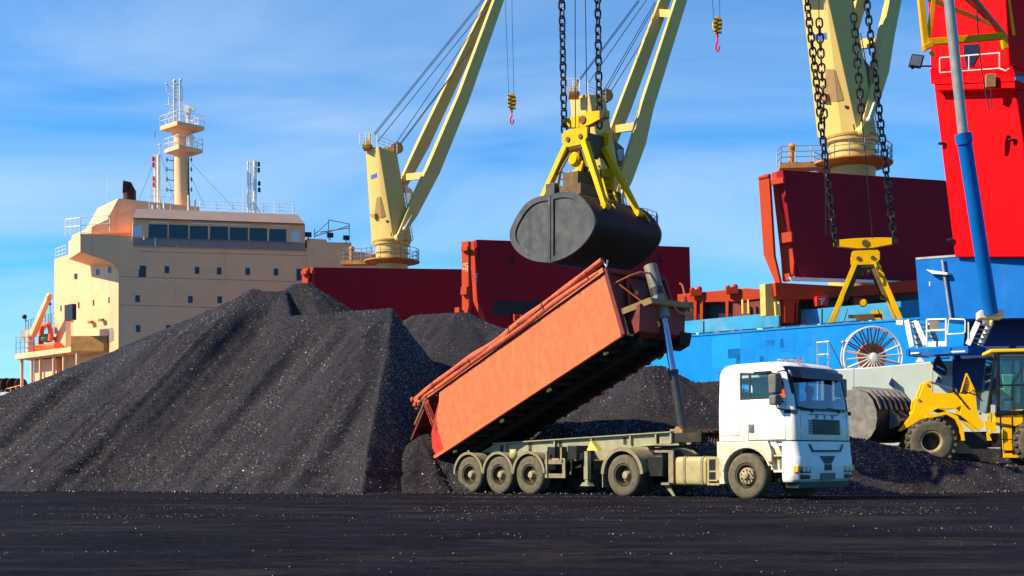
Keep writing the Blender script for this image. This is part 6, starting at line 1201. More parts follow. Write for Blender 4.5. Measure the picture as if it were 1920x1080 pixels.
for px_, y0, y1 in ((41, 672, 735), (60, 670, 735), (76, 668, 735), (101, 664, 720), (120, 662, 720), (145, 660, 710)):
    pt = MB(); pt.tube(BD.at(px_, y0, -.5), BD.at(px_, y1 + 60, -.5), .17, n=8); pt.build('deck_post', 'ship_cream', ship, world=True)
ah = MB(); a0 = BD.at(64, 675, -1.5); a1 = BD.at(106, 672, -1.5); ah.prism([a0, a1, V((a1.x, a1.y, 1)), V((a0.x, a0.y, 1))], V((4, 6, 0))); ah.build('aft_house', 'ship_cream', ship, world=True)
pt = MB(); pt.box(*[0, 0, 0, 0, 0, 0]); c_ = BD.at(128, 622, -.2); pt = MB(); pt.beam(V((c_.x, c_.y, BD.at(128, 652).z)), V((c_.x, c_.y, BD.at(128, 594).z)), .38, .38); pt.build('light_mast', 'ship_cream', ship, world=True)
fl_ = MB(); fl_.obox(BD.at(132, 586, .1), BD.d * .85, BD.n * .2, (0, 0, .75)); fl_.build('floodlight_bank', 'lamp_dark', ship, world=True)
rl = MB(); rails(rl, [BD.at(30, 664, -.1), BD.at(62, 660, -.1)], 1.7, 1.0, .04); rl.build('guard_rail', 'pipe_grey', ship, world=True)
rl = MB(); rails(rl, [SP.at(48, 628, -4), SP.at(102, 615, -1)], 1.6, 1.4, .05); rl.build('guard_rail', 'pipe_grey', ship, world=True)
rl = MB(); rails(rl, [SP.at(104, 487, -.05), SP.at(124, 480, -.05)], 1.1, .8, .035); rl.build('guard_rail', 'ship_white', ship, world=True)
rl = MB(); rails(rl, [wl_.at(123, 440), e0, FP.at(206, 434)], 1.5, 2.5, .045, 2); rl.build('wing_rail', 'ship_white', wgo, world=True)
ca = MB(); r0_, r1_ = FP.at(590, 446, -1), FP.at(655, 456, -1); up = V((0, 0, 1.6))
for a, b_ in ((r0_, r0_ + up * .6), (r1_, r1_ + up * 1.2), (r0_.lerp(r1_, .4), r0_.lerp(r1_, .4) + up * 1.3), (r0_ + up * .2, r0_.lerp(r1_, .4) + up * 1.15), (r0_.lerp(r1_, .4) + up * 1.25, r1_ + up * 1.2), (r0_ + up * .1, r1_ + up * 1.1), (r0_.lerp(r1_, .15) + up * .4, r1_ + up * .95)): ca.tube(a, b_, .05, n=5)
ca.build('wing_canopy_frame', 'pipe_grey', ship, world=True)
for px_, py_ in ((578, 440), (619, 441), (649, 446)): sl_ = MB(); sl_.obox(FP.at(px_, py_, .2), FP.d * .3, FP.n * .2, (0, 0, .22)); sl_.tube(FP.at(px_, py_ + 4, .2), FP.at(px_, py_ + 10, .2), .05, n=6); sl_.build('searchlight', 'lamp_dark', ship, world=True)
# upper house, funnel pipe, deck rails behind the wheelhouse roof
uh = MB(); uh.prism([FP.at(a, b_, -3.5) for a, b_ in [(170, 445), (172, 425), (200, 412), (222, 372), (375, 388), (375, 440)]], -FP.n * 5 + V((-2.0, 0, 0))); uh.build('upper_house', 'ship_cream', ship, world=True)
u2 = MB(); u2.prism([FP.at(a, b_, -2.5) for a, b_ in [(172, 436), (180, 424), (250, 392), (256, 392), (252, 436)]], -FP.n * .6); u2.build('stepped_side', 'ship_cream', ship, world=True)
fp_ = MB(); p0 = FP.at(241, 395, -5); fp_.pipe([p0, FP.at(243, 372, -5), FP.at(243, 360, -5), FP.at(239, 351, -5), FP.at(230, 350, -5)], .62, 14); fp_.build('exhaust_pipe', 'soot', ship, world=True, smooth=True)
for k in range(5): pp = MB(); a = [(286, 392), (296, 388), (307, 388), (353, 388), (366, 390)][k]; pp.tube(FP.at(a[0], a[1] + 12, -2), FP.at(a[0], a[1] - [8, 4, 10, 22, 18][k], -2), .10, n=6); pp.build('vent_post', 'ship_white', ship, world=True)
rl = MB(); rails(rl, [FP.at(375, 396, -1), FP.at(552, 402, -1)], 1.0, 1.5, .03); rl.build('roof_rail', 'ship_white', ship, world=True)
rl = MB(); rails(rl, [FP.at(280, 392, -1), FP.at(320, 393, -1)], 1.8, 1.0, .03); rl.build('roof_rail', 'ship_white', ship, world=True)
for px_, y0, y1 in ((514, 376, 400), (549, 381, 402), (203, 316, 412), (456, 340, 400)): an = MB(); an.tube(FP.at(px_, y1, -1.5), FP.at(px_ - 1, y0, -1.5), .05, .02, 6); an.build('whip_antenna', 'ship_white', ship, world=True)
# radar mast
MS = 18.8
def mp_(a, b_, dy=0.0): p = P(a, b_, MS); return V((p.x, p.y + dy, p.z))
mst = MB(); mst.tube(mp_(342.5, 398), mp_(338.5, 285), .80, .66, 20); mst.tube(mp_(338.5, 285), mp_(338, 240), .66, .60, 20); mst.lathe([(.66, 0), (1.1, .5)], mp_(338.5, 291), (0, 0, 1), 20); mst.lathe([(.6, 0), (1.15, .7)], mp_(338, 258), (0, 0, 1), 20); mso = mst.build('radar_mast', 'ship_cream', ship, world=True)
def platform(px_c, py_top, hw_l, hw_r, dep, th):
    c_ = mp_(px_c, py_top); l, r = mp_(px_c - hw_l, py_top + 2), mp_(px_c + hw_r, py_top + 2); f = V((c_.x + .1, c_.y - dep, 0)); b_ = V((c_.x - .1, c_.y + dep, 0))
    q = [V((l.x, l.y, c_.z)), V((f.x, f.y, c_.z)), V((r.x, r.y, c_.z)), V((b_.x, b_.y, c_.z))]; m__ = MB(); m__.prism(q, (0, 0, -th)); o_ = m__.build('mast_platform', 'ship_cream', mso, world=True)
    rl_ = MB(); rails(rl_, q + [q[0]], 1.0, .9, .035, 2); rl_.build('platform_rail', 'ship_white', mso, world=True); return q
platform(343, 280, 35, 37, 1.9, .38); platform(341, 237, 41, 42, 2.1, .40)
lt = MB()
for x_ in (326, 337): lt.tube(mp_(x_, 236), mp_(x_ + .5, 152), .10, n=6)
for k in range(12): lt.tube(mp_(326, 232 - 6.6 * k), mp_(337.5, 232 - 6.6 * k), .05, n=5)
lt.box(*[c for c in (0, 0, 0, 0, 0, 0)]) if False else None
for (a, b_), (c_, d_) in (((312, 163), (342, 163)), ((313, 176), (326, 180)), ((310, 196), (326, 200)), ((342, 165), (342, 188)), ((333, 166), (333, 186)), ((326, 188), (344, 187)), ((337, 188), (343, 187)), ((314, 220), (326, 196)), ((313, 170), (313, 158)), ((339, 163), (339, 149)), ((317, 196), (317, 182))): lt.tube(mp_(a, b_), mp_(c_, d_), .06, n=5)
lt.ball(mp_(327.5, 152), .18); lt.ball(mp_(339, 150), .14); lt.ball(mp_(312, 158), .13); lt.build('mast_lattice', 'steel_white', mso, world=True)
ra = MB(); ra.tube(mp_(352.5, 236), mp_(353, 214), .20, n=10); ra.obox(mp_(351, 208), (.28, 0, 0), (0, .3, 0), (0, 0, .28)); ra.beam(mp_(344, 196), mp_(364, 208), .35, .30); ra.build('radar_scanner', 'ship_white', mso, world=True)
ra = MB(); ra.tube(mp_(359, 279), mp_(359, 262), .15, n=8); ra.ball(mp_(359, 258), .28); ra.tube(mp_(359.5, 256), mp_(360, 248), .06, n=5); ra.build('horn_and_lamp', 'ship_white', mso, world=True)
dp = MB(); dp.tube(mp_(329, 390, -.3), mp_(327, 296, -.3), .04, n=5); dp.tube(mp_(356, 390, -.3), mp_(355, 296, -.3), .06, n=5)
for y_ in (299, 317, 336, 355): dp.tube(mp_(311, y_), mp_(327, y_ + 3), .045, n=5); dp.tube(mp_(313, y_ - 4), mp_(313, y_ + 5), .05, n=5); dp.tube(mp_(356, y_), mp_(361, y_ + 1), .045, n=5); dp.tube(mp_(359, y_ - 4), mp_(359, y_ + 5), .05, n=5)
dp.build('dipole_aerials', 'lamp_dark', mso, world=True)
st = MB()
for a, b_ in (((358, 305), (440, 392)), ((358, 330), (385, 390)), ((285, 313), (262, 372)), ((302, 290), (330, 388))): st.tube(mp_(*a), mp_(*b_), .018, n=4)
st.build('mast_stay', 'rope_steel', mso, world=True)
fg = MB(); fg.prism([mp_(290, 245), mp_(292, 246), mp_(290.5, 258), mp_(288.5, 257)], (0, .02, 0)); fg.tube(mp_(291, 238), mp_(289, 262), .015, n=4); fg.build('signal_flag', 'flag', mso, world=True)
def signal_mast(xs_, y0, y1, lamps, nm):
    m__ = MB()
    for x_ in xs_: m__.tube(mp_(x_, y1), mp_(x_, y0), .09 if x_ != xs_[-1] else .18, n=7)
    for k in range(5): m__.tube(mp_(xs_[0], y0 + 6 + (y1 - y0) * k / 5.2), mp_(xs_[-1] + 2, y0 + 6 + (y1 - y0) * k / 5.2), .05, n=5)
    m__.tube(mp_(xs_[-1], y1 - 16), mp_(xs_[-1] + 9, y1), .08, n=6); o_ = m__.build('signal_mast', 'ship_white', ship, world=True)
    for a, b_ in lamps: l_ = MB(); l_.tube(mp_(a, b_ + 4), mp_(a, b_ - 4), .14, n=8); l_.build('signal_lamp', 'signal_red' if nm else 'lamp_dark', o_, world=True)
signal_mast((290.5, 293, 297.5), 290, 385, ((287, 298), (287, 309), (288, 335), (288, 346)), 1); signal_mast((465, 469.5, 478), 302, 398, ((485, 308), (485, 319), (486, 344), (486, 356)), 0)
tb = MB(); tb.ball(mp_(299.5, 272), .14); tb.tube(mp_(299, 290), mp_(299.5, 273), .07, n=6); tb.build('top_lamp', 'steel_white', ship, world=True)
# mooring winch reels at the stern
for px_ in (8, 20, 35): wr = MB(); wr.lathe([(.001, -.5), (.75, -.5), (.75, -.4), (.35, -.38), (.35, .38), (.75, .4), (.75, .5), (.001, .5)], P(px_, 722, 17.5), (.8, -.6, 0), 16); wr.build('mooring_winch', 'soot', ship, world=True)
rl = MB(); rails(rl, [P(0, 748, 17.5), P(40, 738, 17.8)], .9, 1.0, .05, 2); rl.build('guard_rail', 'ship_cream', ship, world=True)
# rescue boat and its davit
rbx = BD.at(88, 648, -1.6); rbt = thing('rescue_boat', 'small orange rescue boat stowed on the stern boat deck under its davit', 'boat', loc=tuple(rbx))
hb = MB(); rr = []
for f in np.linspace(0, 1, 9):
    w_ = .95 * math.sin(math.pi * (.12 + .80 * f)) ** .5; hh = .75; rr.append([rbx + BD.d * (2.7 - 5.4 * f) + BD.n * (w_ * math.cos(a)) + V((0, 0, -.1 + hh * (math.sin(a) if math.sin(a) < 0 else .35 * math.sin(a)))) for a in np.linspace(0, 2 * math.pi, 16, endpoint=False)])
hb.loft(rr); hb.build('hull', 'boat_orange', rbt, world=True)
ta = MB(); ta.pipe([rbx + BD.d * 1.4 + V((0, 0, .1)), rbx + BD.d * 1.3 + V((0, 0, 1.7)), rbx + BD.d * .9 + V((0, 0, 2.15)), rbx - BD.d * .4 + V((0, 0, 2.1)), rbx - BD.d * .9 + V((0, 0, 1.5)), rbx - BD.d * .9 + V((0, 0, .4))], .27, 10); ta.build('roll_bar', 'boat_orange', rbt, world=True)
tg_ = MB(); tg_.ball(rbx - BD.d * .1 + V((0, 0, .75)), .75, .55, .45); tg_.build('engine', 'cloth_green', rbt, world=True); cd = MB(); cd.obox(rbx + V((0, 0, -1.0)), BD.d * 2.2, BD.n * .3, (0, 0, .18)); cd.build('cradle', 'ship_cream', rbt, world=True)
dv0 = BD.at(60, 660, -.6); dav = thing('davit_crane', 'cream boat davit with raised slanting arm at the ship stern', 'davit', loc=tuple(dv0))
da = MB(); da.tube(BD.at(57, 660, -.6), BD.at(57, 622, -.6), .45, .38, 12); da.build('column', 'ship_cream', dav, world=True); da = MB(); da.beam(BD.at(61, 628, -.6), BD.at(92, 556, -.6), .55, .65, w1=.4, h1=.4); da.ball(BD.at(93, 556, -.6), .35); da.build('arm', 'ship_cream', dav, world=True)
da = MB(); da.tube(BD.at(94, 558, -.6), BD.at(94, 612, -.6), .03, n=5); da.ball(BD.at(94, 570, -.6), .14); da.build('fall_wire', 'lamp_dark', dav, world=True); da = MB(); da.obox(BD.at(50, 628, -.6), (.5, 0, 0), (0, .4, 0), (0, 0, .5)); da.build('winch_housing', 'ship_white', dav, world=True)
da = MB(); da.ball(BD.at(46, 594, -.6), .25); da.tube(BD.at(49, 602, -.6), BD.at(46, 596, -.6), .08); da.build('davit_lamp', 'lamp_dark', dav, world=True)

# ------------------------------------------------------------------ hatch covers standing folded
def hatch(label, s, panel, frames, tilt, bars=(), recess=None):
    xs_ = [p[0] for p in panel]; xl, xr_ = min(xs_), max(xs_); pl = Plane(gp(xl, s), gp(xr_, s * (1 - tilt)))
    h = thing('hatch_cover', label, 'hatch cover', loc=(*pl.at(xl, 700).xy, 0))
    pm = MB(); pface(pm, pl, panel, 0, .7); po = pm.build('panel', 'hatch_red_shaded', h, world=True, bevel=.02)
    for fr_ in frames:
        xr2 = max(p[0] for p in fr_); xl2 = min(p[0] for p in fr_); r = pl.at(xr2, 500, .05); w_ = (xr2 - xl2) / s
        fp = Plane((r.x, r.y), (r.x - .80, r.y + .62)); m__ = MB(); m__.prism([fp.at(a, b_, 0) for a, b_ in fr_], -fp.n * .3); m__.build('edge_frame', 'hatch_red', h, world=True, bevel=.02)
    for b_ in bars:
        xr2 = max(p[0] for p in b_); r = pl.at(xr2, 500, .15); fp = Plane((r.x, r.y), (r.x - .80, r.y + .62)); m__ = MB(); m__.prism([fp.at(a, c_, .10) for a, c_ in b_], -fp.n * .3); m__.build('hinge_block', 'hatch_red', h, world=True, bevel=.02)
    return h, pl, po
hatch('rearmost dark red hatch cover standing upright at the tip of the coal heap', 22.5, [(586, 501), (900, 505), (905, 640), (586, 640)], [[(566, 505), (577, 502), (577, 560), (566, 560)], [(576, 503), (587, 501), (587, 600), (577, 560)]], .055, [[(564, 508), (574, 507), (574, 514), (564, 515)], [(576, 507), (585, 506), (585, 513), (576, 514)]])
h2, pl2, po2 = hatch('dark red upright hatch cover with white stencilled marks, behind the tipper body', 26.0, [(893, 449), (1293, 463), (1298, 650), (925, 650), (913, 602), (899, 565)], [[(865, 453), (878, 452), (879, 575), (875, 590), (866, 580)], [(880, 453), (893, 450), (899, 565), (911, 602), (904, 604), (887, 565)]], .055, [[(864, 463), (876, 462), (876, 470), (864, 471)], [(879, 468), (889, 467), (889, 478), (879, 479)], [(864, 538), (875, 537), (875, 552), (863, 553)], [(852, 577), (861, 576), (861, 588), (852, 588)]])
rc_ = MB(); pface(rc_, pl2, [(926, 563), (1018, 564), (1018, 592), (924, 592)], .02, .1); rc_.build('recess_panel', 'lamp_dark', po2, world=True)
for px_ in (959, 1236):
    rg = MB(); c_ = pl2.at(px_, 488, .03); rg.pipe([c_ + pl2.d * (.29 * math.cos(a)) + V((0, 0, .33 * math.sin(a))) for a in np.linspace(0, 2 * math.pi, 20, endpoint=False)], .035, 6, closed=True); rg.ball(c_ - pl2.d * .09, .06); rg.ball(c_ + pl2.d * .09, .06); rg.build('lifting_ring', 'lamp_dark', po2, world=True)
lk = MB(); c_ = pl2.at(972, 596, .5); lk.obox(c_, pl2.d * .35, pl2.n * .2, (0, 0, .25)); lk.obox(c_ + V((.5, 0, .1)), pl2.d * .4, pl2.n * .2, (0, 0, .12)); lk.build('deck_cleat', 'hatch_red', h2, world=True)
pr = V((pl2.at(893, 500, .09).x, pl2.at(893, 500, .09).y, 0))
for s_, px_, py_, xr2 in (('C-2', 869.5, 500, 878), ('LOC', 875, 501, 878), ('P4-1', 893, 520, 899), ('25T', 888, 520, 899)):
    r = pl2.at(xr2, 500, .05); fp = Plane((r.x, r.y), (r.x - .80, r.y + .62)); q = fp.at(px_, py_, .012); text('stencil_mark', s_, .32, basis(q, (0, 0, -1), fp.d if fp.d.x > 0 else -fp.d), 'text_white', h2)
h3, pl3, po3 = hatch('biggest maroon hatch cover standing upright behind the second grab, orange edge frames at its left', 31.5, [(1467, 318), (1768, 338), (1800, 345), (1800, 535), (1505, 522), (1489, 491)], [[(1421.5, 331), (1441.5, 325), (1451, 479), (1463, 530), (1453, 530), (1431.5, 478)], [(1446, 324), (1467, 318.5), (1489, 491), (1487, 515), (1467, 527), (1464, 486)]], .055, [[(1444, 336), (1468, 332), (1469, 343), (1446, 347)], [(1459, 438), (1484, 434), (1485, 453), (1461, 457)], [(1421, 332), (1440, 328), (1440, 332), (1421, 336)], [(1466, 515), (1480, 512), (1482, 525), (1468, 528)]])
sl_ = MB(); pface(sl_, pl3, [(1481, 519), (1720, 528), (1720, 533), (1484, 526)], .3, .2); sl_.build('seal_strip', 'ship_white', h3, world=True)
# ------------------------------------------------------------------ hatch coamings and deck gear on the ship
cmn = thing('hatch_coaming', 'red hatch coaming with arched brackets under the biggest maroon cover', 'hatch coaming', loc=(*pl3.at(1455, 560).xy, 0))
cm1 = MB(); pface(cm1, pl3, [(1453, 530), (1465, 530), (1590, 537), (1740, 522), (1740, 545), (1600, 556), (1540, 560), (1462, 562), (1455, 555)], .9, 1.0); cm1.build('coaming_side', 'hatch_red', cmn, world=True, bevel=.02)
for a in ((1470, 1490), (1492, 1496), (1545, 1552), (1600, 1612), (1660, 1672)):
    br = MB(); pface(br, pl3, [(a[0], 558), (a[1] + 5, 556), (a[1], 570), (a[1] - 1, 605), (a[0] + 2, 605), (a[0] + 1, 570)], .8, .3); br.build('bracket', 'hatch_red', cmn, world=True)
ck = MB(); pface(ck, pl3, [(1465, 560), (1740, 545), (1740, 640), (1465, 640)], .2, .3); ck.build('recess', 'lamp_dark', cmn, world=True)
fbx = thing('fire_box', 'small red fire hose box with white lettering lines beside the coaming bracket', 'fire box', loc=(*pl3.at(1542, 566, 1.2).xy, pl3.at(1542, 574, 1.2).z))
m__ = MB(); pface(m__, pl3, [(1531, 556), (1553, 554), (1553, 573), (1532, 574)], 1.3, .4); m__.build('box', 'signal_red', fbx, world=True, bevel=.02); m__ = MB(); pface(m__, pl3, [(1535, 560), (1547, 559), (1547, 561), (1535, 562)], 1.31, .02); pface(m__, pl3, [(1539, 564), (1541, 564), (1542, 571), (1540, 571)], 1.31, .02); pface(m__, pl3, [(1540, 564), (1545, 563.6), (1545, 565), (1540, 565.4)], 1.31, .02); m__.build('lettering', 'text_white', fbx, world=True)
vt = thing('deck_ventilator', 'cream ventilator box at the foot of the maroon hatch cover, yellow pipes beside it', 'ventilator', loc=(*pl3.at(1444, 575, .8).xy, 4))
m__ = MB(); pface(m__, pl3, [(1434, 532), (1455, 530), (1460, 590), (1436, 592)], .6, .6); m__.build('box', 'crane_cream', vt, world=True, bevel=.03); m__ = MB()
for px_ in (1453, 1460): m__.tube(pl3.at(px_, 566, 1.0), pl3.at(px_ + 2, 592, 1.0), .07, n=8)
m__.build('pipe', 'marker_yellow', vt, world=True)
PL = Plane(gp(1290, 28.5), gp(1450, 29.5))
lw = thing('deck_hatch', 'low red deck hatch lying closed between the tipper front and the cream ventilator', 'deck hatch', loc=(*PL.at(1290, 600).xy, 4))
m__ = MB(); pface(m__, PL, [(1270, 552), (1300, 549), (1400, 540), (1432, 543), (1432, 560), (1380, 566), (1270, 568)], 0, 3); m__.build('lid', 'hatch_red', lw, world=True, bevel=.04); m__ = MB(); pface(m__, PL, [(1370, 550), (1432, 545), (1436, 600), (1372, 604)], -.1, 2); m__.build('coaming', 'deck_red', lw, world=True)
for px_ in (1300, 1312, 1360): m__ = MB(); pface(m__, PL, [(px_, 564), (px_ + 6, 563), (px_ + 5, 608), (px_ + 1, 608)], .1, .3); m__.build('stay', 'hatch_red', lw, world=True)
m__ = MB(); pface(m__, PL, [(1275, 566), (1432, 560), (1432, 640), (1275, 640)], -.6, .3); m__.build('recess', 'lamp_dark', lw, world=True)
for px_, py_ in ((1372, 545), (1305, 549)): m__ = MB(); c_ = PL.at(px_, py_, .2); m__.obox(c_, (.38, 0, 0), (0, .2, 0), (0, 0, .2)); m__.ball(c_ + V((-.25, 0, .2)), .17); m__.ball(c_ + V((.2, 0, .25)), .2); m__.build('cleat', 'hatch_red', lw, world=True)
for px_ in (1392, 1403): m__ = MB(); m__.tube(PL.at(px_, 562, .3), PL.at(px_ + 1, 588, .3), .07, n=6); m__.build('yellow_pipe', 'marker_yellow', lw, world=True)

# ------------------------------------------------------------------ deck cranes
def deck_crane(label, s, c, ang):
    """post traced facet by facet, jib of two converging box beams, slewing base, platform, ropes; s = scale at its axis"""
    ox, oy = c['base'][0]; o = P(ox, 700, s); t_ = thing('deck_crane', label, 'deck crane', loc=(o.x, o.y, 4), group='yellow deck cranes of the ship')
    e = V((math.cos(ang), math.sin(ang), 0)); n_ = V((math.sin(ang), -math.cos(ang), 0))                  # jib heading, near side
    def ring_(pts_):
        """P0 P1 P2 P3 are pixels of the back-left, back-near, near-left and near-right corners"""
        p0 = V(pts_[2]); 
        P1_, P2_ = pts_[1], pts_[2]
        def on(ref, dirv, px_, py_):
            u = (px_ - CX) / F; k = (u * ref.y - ref.x) / (dirv.x - u * dirv.y); q = ref + dirv * k; return V((q.x, q.y, H + (HY - py_) / F * q.y))
        a2 = P(*P2_, s * 1.02); a3 = on(a2, e, *pts_[3]); ch_ = (e * 1.0 + n_ * .55).normalized(); a1 = on(a2, -(e * .6 + n_ * .8).normalized(), *P1_); a0 = on(a1, -n_, *pts_[0])
        b3 = a3 - n_ * (a0 - a1).length * .9; b0 = a0 + e * .5 - n_ * .3; return [a0, a1, a2, a3, b3, V((b0.x, b0.y, a0.z))]
    top_, bot_ = ring_(c['top']), ring_(c['bot'])
    ps = MB(); ps.loft([bot_, top_]); pso = ps.build('post', 'crane_cream', t_, world=True, bevel=.04)
    ctr = sum(bot_, V((0, 0, 0))) / 6
    bx, by0 = c['base'][0]; r_ = c['base'][1] / s; ax = P(bx, by0, s); ax = V((ax.x, ctr.y, 0))
    Z = lambda py_: H + (HY - py_) * ax.y / F
    pd = MB(); z0, z1 = Z(c['ped'][1]), Z(c['ped'][0]); hgt = z1 - z0
    pd.lathe([(r_, -10), (r_, hgt * .42), (r_ * 1.07, hgt * .44), (r_ * 1.07, hgt * .52), (r_, hgt * .54), (r_ * 1.0, hgt * .8), (r_ * 1.12, hgt * .84), (r_ * 1.14, hgt * .98), (r_ * .8, hgt)], (ax.x, ax.y, z0), (0, 0, 1), 32); pd.build('pedestal', 'crane_cream', t_, world=True)
    sr = MB(); sr.lathe([(r_ * 1.17, 0), (r_ * 1.17, .16), (r_ * .5, .18)], (ax.x, ax.y, z1 - .05), (0, 0, 1), 32); sr.build('slewing_ring', 'crane_rust', t_, world=True)
    pf = MB(); rp = c['plat'] / s; pf.lathe([(r_ * .9, -.30), (rp * .9, -.05), (rp, 0), (rp, .10), (r_ * .9, .10)], (ax.x, ax.y, z0), (0, 0, 1), 28); 
    wl0 = V((ax.x - rp * .6, ax.y + .2, z0)); wl1 = V((P(c['walk'][0], 0, s).x, ax.y + .6, z0)); pf.beam(wl0, wl1, 1.2, .35); pf.build('platform', 'crane_rust', t_, world=True)
    rl_ = MB(); rails(rl_, [V((ax.x + rp * .97 * math.cos(a), ax.y + rp * .97 * math.sin(a), z0 + .1)) for a in np.linspace(-math.pi * .85, math.pi * .85, 15)], 1.05, 1.0, .035); rails(rl_, [wl0 + V((-.3, -.6, .17)), wl1 + V((0, -.6, .17)), wl1 + V((0, .6, .17))], 1.05, 1.0, .035); rl_.build('guard_rail', 'pipe_grey', t_, world=True)
    vp = MB(); q = wl1 + V((.8, 0, .2)); vp.tube(q, q + V((0, 0, 1.0)), .18, n=8); vp.ball(q + V((.05, 0, 1.1)), .28); vp.build('vent_head', 'crane_rust', t_, world=True)
    # post furniture: top sheave house, rail, drum, ladder, name plate, hooded opening
    hd_ = MB(); q = c['head']; a = P(*q[0], s * 1.01); b_ = P(*q[1], s * 1.01); hd_.obox((a + b_) / 2, ((b_ - a).x / 2, 0, 0), (0, .7, 0), (0, 0, abs((b_ - a).z) / 2)); hd_.build('sheave_house', 'crane_rust', pso, world=True)
    hh = MB(); c_ = (a + b_) / 2 + V((.15, 0, .35)); hh.tube(c_, c_ + V((.05, 0, .9)), .12, n=8); hh.obox(c_ + V((-.15, -.2, 0)), (.3, 0, 0), (0, .3, 0), (0, 0, .25)); hh.build('rope_guide', 'crane_cream', pso, world=True)
    rl_ = MB(); rails(rl_, [V((a.x - .2, a.y - .9, a.z - .1)), V((b_.x, b_.y - .9, a.z - .1))], 1.0, .6, .03); rails(rl_, [top_[1] + V((0, 0, .02)), top_[3] + V((0, 0, .02))], .9, .8, .03); rl_.build('top_rail', 'ship_white', pso, world=True)
    dr_ = MB(); q = P(*c['drum'], s); dr_.lathe([(.001, -.28), (.52, -.28), (.52, -.2), (.30, -.18), (.30, .18), (.52, .2), (.52, .28), (.001, .28)], q, n_, 18); dr_.obox(q + V((-.6, .1, -.2)), (.5, 0, 0), (0, .5, 0), (0, 0, .2)); dr_.build('luffing_sheave', 'crane_rust', pso, world=True)
    la = MB(); a, b_ = top_[3].lerp(bot_[3], .25) + e * .12, top_[3].lerp(bot_[3], .98) + e * .12
    for k in (0, .35): la.tube(a + n_ * -k, b_ + n_ * -k, .03, n=5)
    for k in range(18): f = k / 17; la.tube(a.lerp(b_, f), a.lerp(b_, f) - n_ * .35, .02, n=4)
    la.build('ladder', 'lamp_dark', pso, world=True)
    def facet(i, j, pts_, off, th, name, m_):
        """polygon (fractions across and down) on the facet between corners i and j"""
        q = [top_[i].lerp(top_[j], u).lerp(bot_[i].lerp(bot_[j], u), v) for u, v in pts_]; nn = (top_[j] - top_[i]).cross(bot_[i] - top_[i]).normalized(); nn = nn if nn.y < 0 else -nn
        m__ = MB(); m__.prism([p + nn * off for p in q], -nn * th); return m__.build(name, m_, pso, world=True)
    facet(0, 1, [(.32, .28), (.86, .27), (.86, .315), (.32, .325)], .012, .02, 'name_plate', 'text_blue')
    hq = c['hood']; 
    facet(0, 1, [(hq, .70), (hq + .30, .52), (1.0, .52), (1.0, .74), (hq + .3, .74), (hq + .3, .72)], .03, .05, 'hooded_opening', 'pole_brown'); facet(0, 1, [(hq - .12, .69), (hq + .30, .69), (hq + .30, .73), (hq + .05, .73)], .35, .33, 'opening_ledge', 'crane_rust')
    facet(1, 2, [(.0, .52), (.10, .53), (.50, .73), (.0, .74)], .03, .05, 'hooded_opening', 'pole_brown')
    facet(1, 2, [(.80, .90), (.86, .90), (.86, .94), (.80, .94)], .02, .03, 'socket', 'lamp_dark'); facet(1, 2, [(.45, .77), (.75, .775), (.7, .79), (.5, .79)], .06, .06, 'socket', 'lamp_dark')
    # jib
    jo = []
    for key, dpt in (('near', -1), ('far', 1)):
        j = c[key]; mb = MB(); sa, sb = s * (1.02 if dpt < 0 else .965), s * c['tipk'] * (1.004 if dpt < 0 else .996)
        w_ = c['jw'] / s; ps_ = []
        for px_, py_, ww in j:
            f = (j[0][1] - py_) / (j[0][1] - j[-1][1]); ps_.append((P(px_, py_, sa + (sb - sa) * f), ww / s))
        ud = (ps_[-1][0] - ps_[0][0]).cross(n_).normalized(); rr_ = []
        for p_, w__ in ps_: rr_.append([p_ - ud * w__ / 2 - n_ * w__ * .28, p_ + ud * w__ / 2 - n_ * w__ * .28, p_ + ud * w__ / 2 + n_ * w__ * .28, p_ - ud * w__ / 2 + n_ * w__ * .28])
        mb.loft(rr_)
        o_ = mb.build('jib_beam', 'crane_cream', t_, world=True, bevel=.03); jo.append(ps_)
    tie = MB()
    for fy in c['ties']:
        def at(ps_, y_):
            for (p0, w0), (p1, w1) in zip(ps_, ps_[1:]):
                z_ = H + (HY - y_) / F * p0.y
                if min(p0.z, p1.z) <= z_ <= max(p0.z, p1.z): f = (z_ - p0.z) / (p1.z - p0.z); return p0.lerp(p1, f)
            return ps_[0][0]
        a, b_ = at(jo[0], fy - 4), at(jo[1], fy + 6); tie = MB(); tie.beam(a, b_, .35, .62); tie.build('jib_tie', 'crane_cream', t_, world=True)
    pv = MB(); p0 = jo[0][0][0]; pv.tube(p0 + n_ * .4, p0 - n_ * .6, .36, n=14); pv.build('jib_pivot', 'crane_cream', t_, world=True)
    st_ = MB(); a, b_ = jo[0][0][0].lerp(jo[0][1][0], .35) + n_ * .30, jo[0][0][0].lerp(jo[0][1][0], .9) + n_ * .35; st_.beam(a, b_, .12, .12); st_.ball(a, .16); st_.build('limit_lever', 'ship_white', t_, world=True)
    # operator's cabin on the jib side of the post
    cq = c['cab']; cb_ = MB(); cb_.prism([P(*q, s * .985) for q in cq], V((0, 1.8, 0))); cbo = cb_.build('operator_cabin', 'ship_grey', t_, world=True); cx__ = sum(q[0] for q in cq) / len(cq); cy__ = sum(q[1] for q in cq) / len(cq)
    gw = MB(); gw.prism([P(*q, s * .988) for q in c['cabwin']], V((0, -.03, 0))); gw.build('cabin_window', 'lamp_glass', cbo, world=True)
    # luffing and hoist ropes
    tip = (jo[0][-1][0] + jo[1][-1][0]) / 2
    for a, b_ in c['ropes']:
        q0 = P(*a, s); q1 = P(*b_, s * (1 + (c['tipk'] - 1) * .9)); rp_ = MB(); rp_.tube(q0, q1, c.get('rr', .035), n=5); rp_.build('luffing_rope', 'rope_steel', t_, world=True)
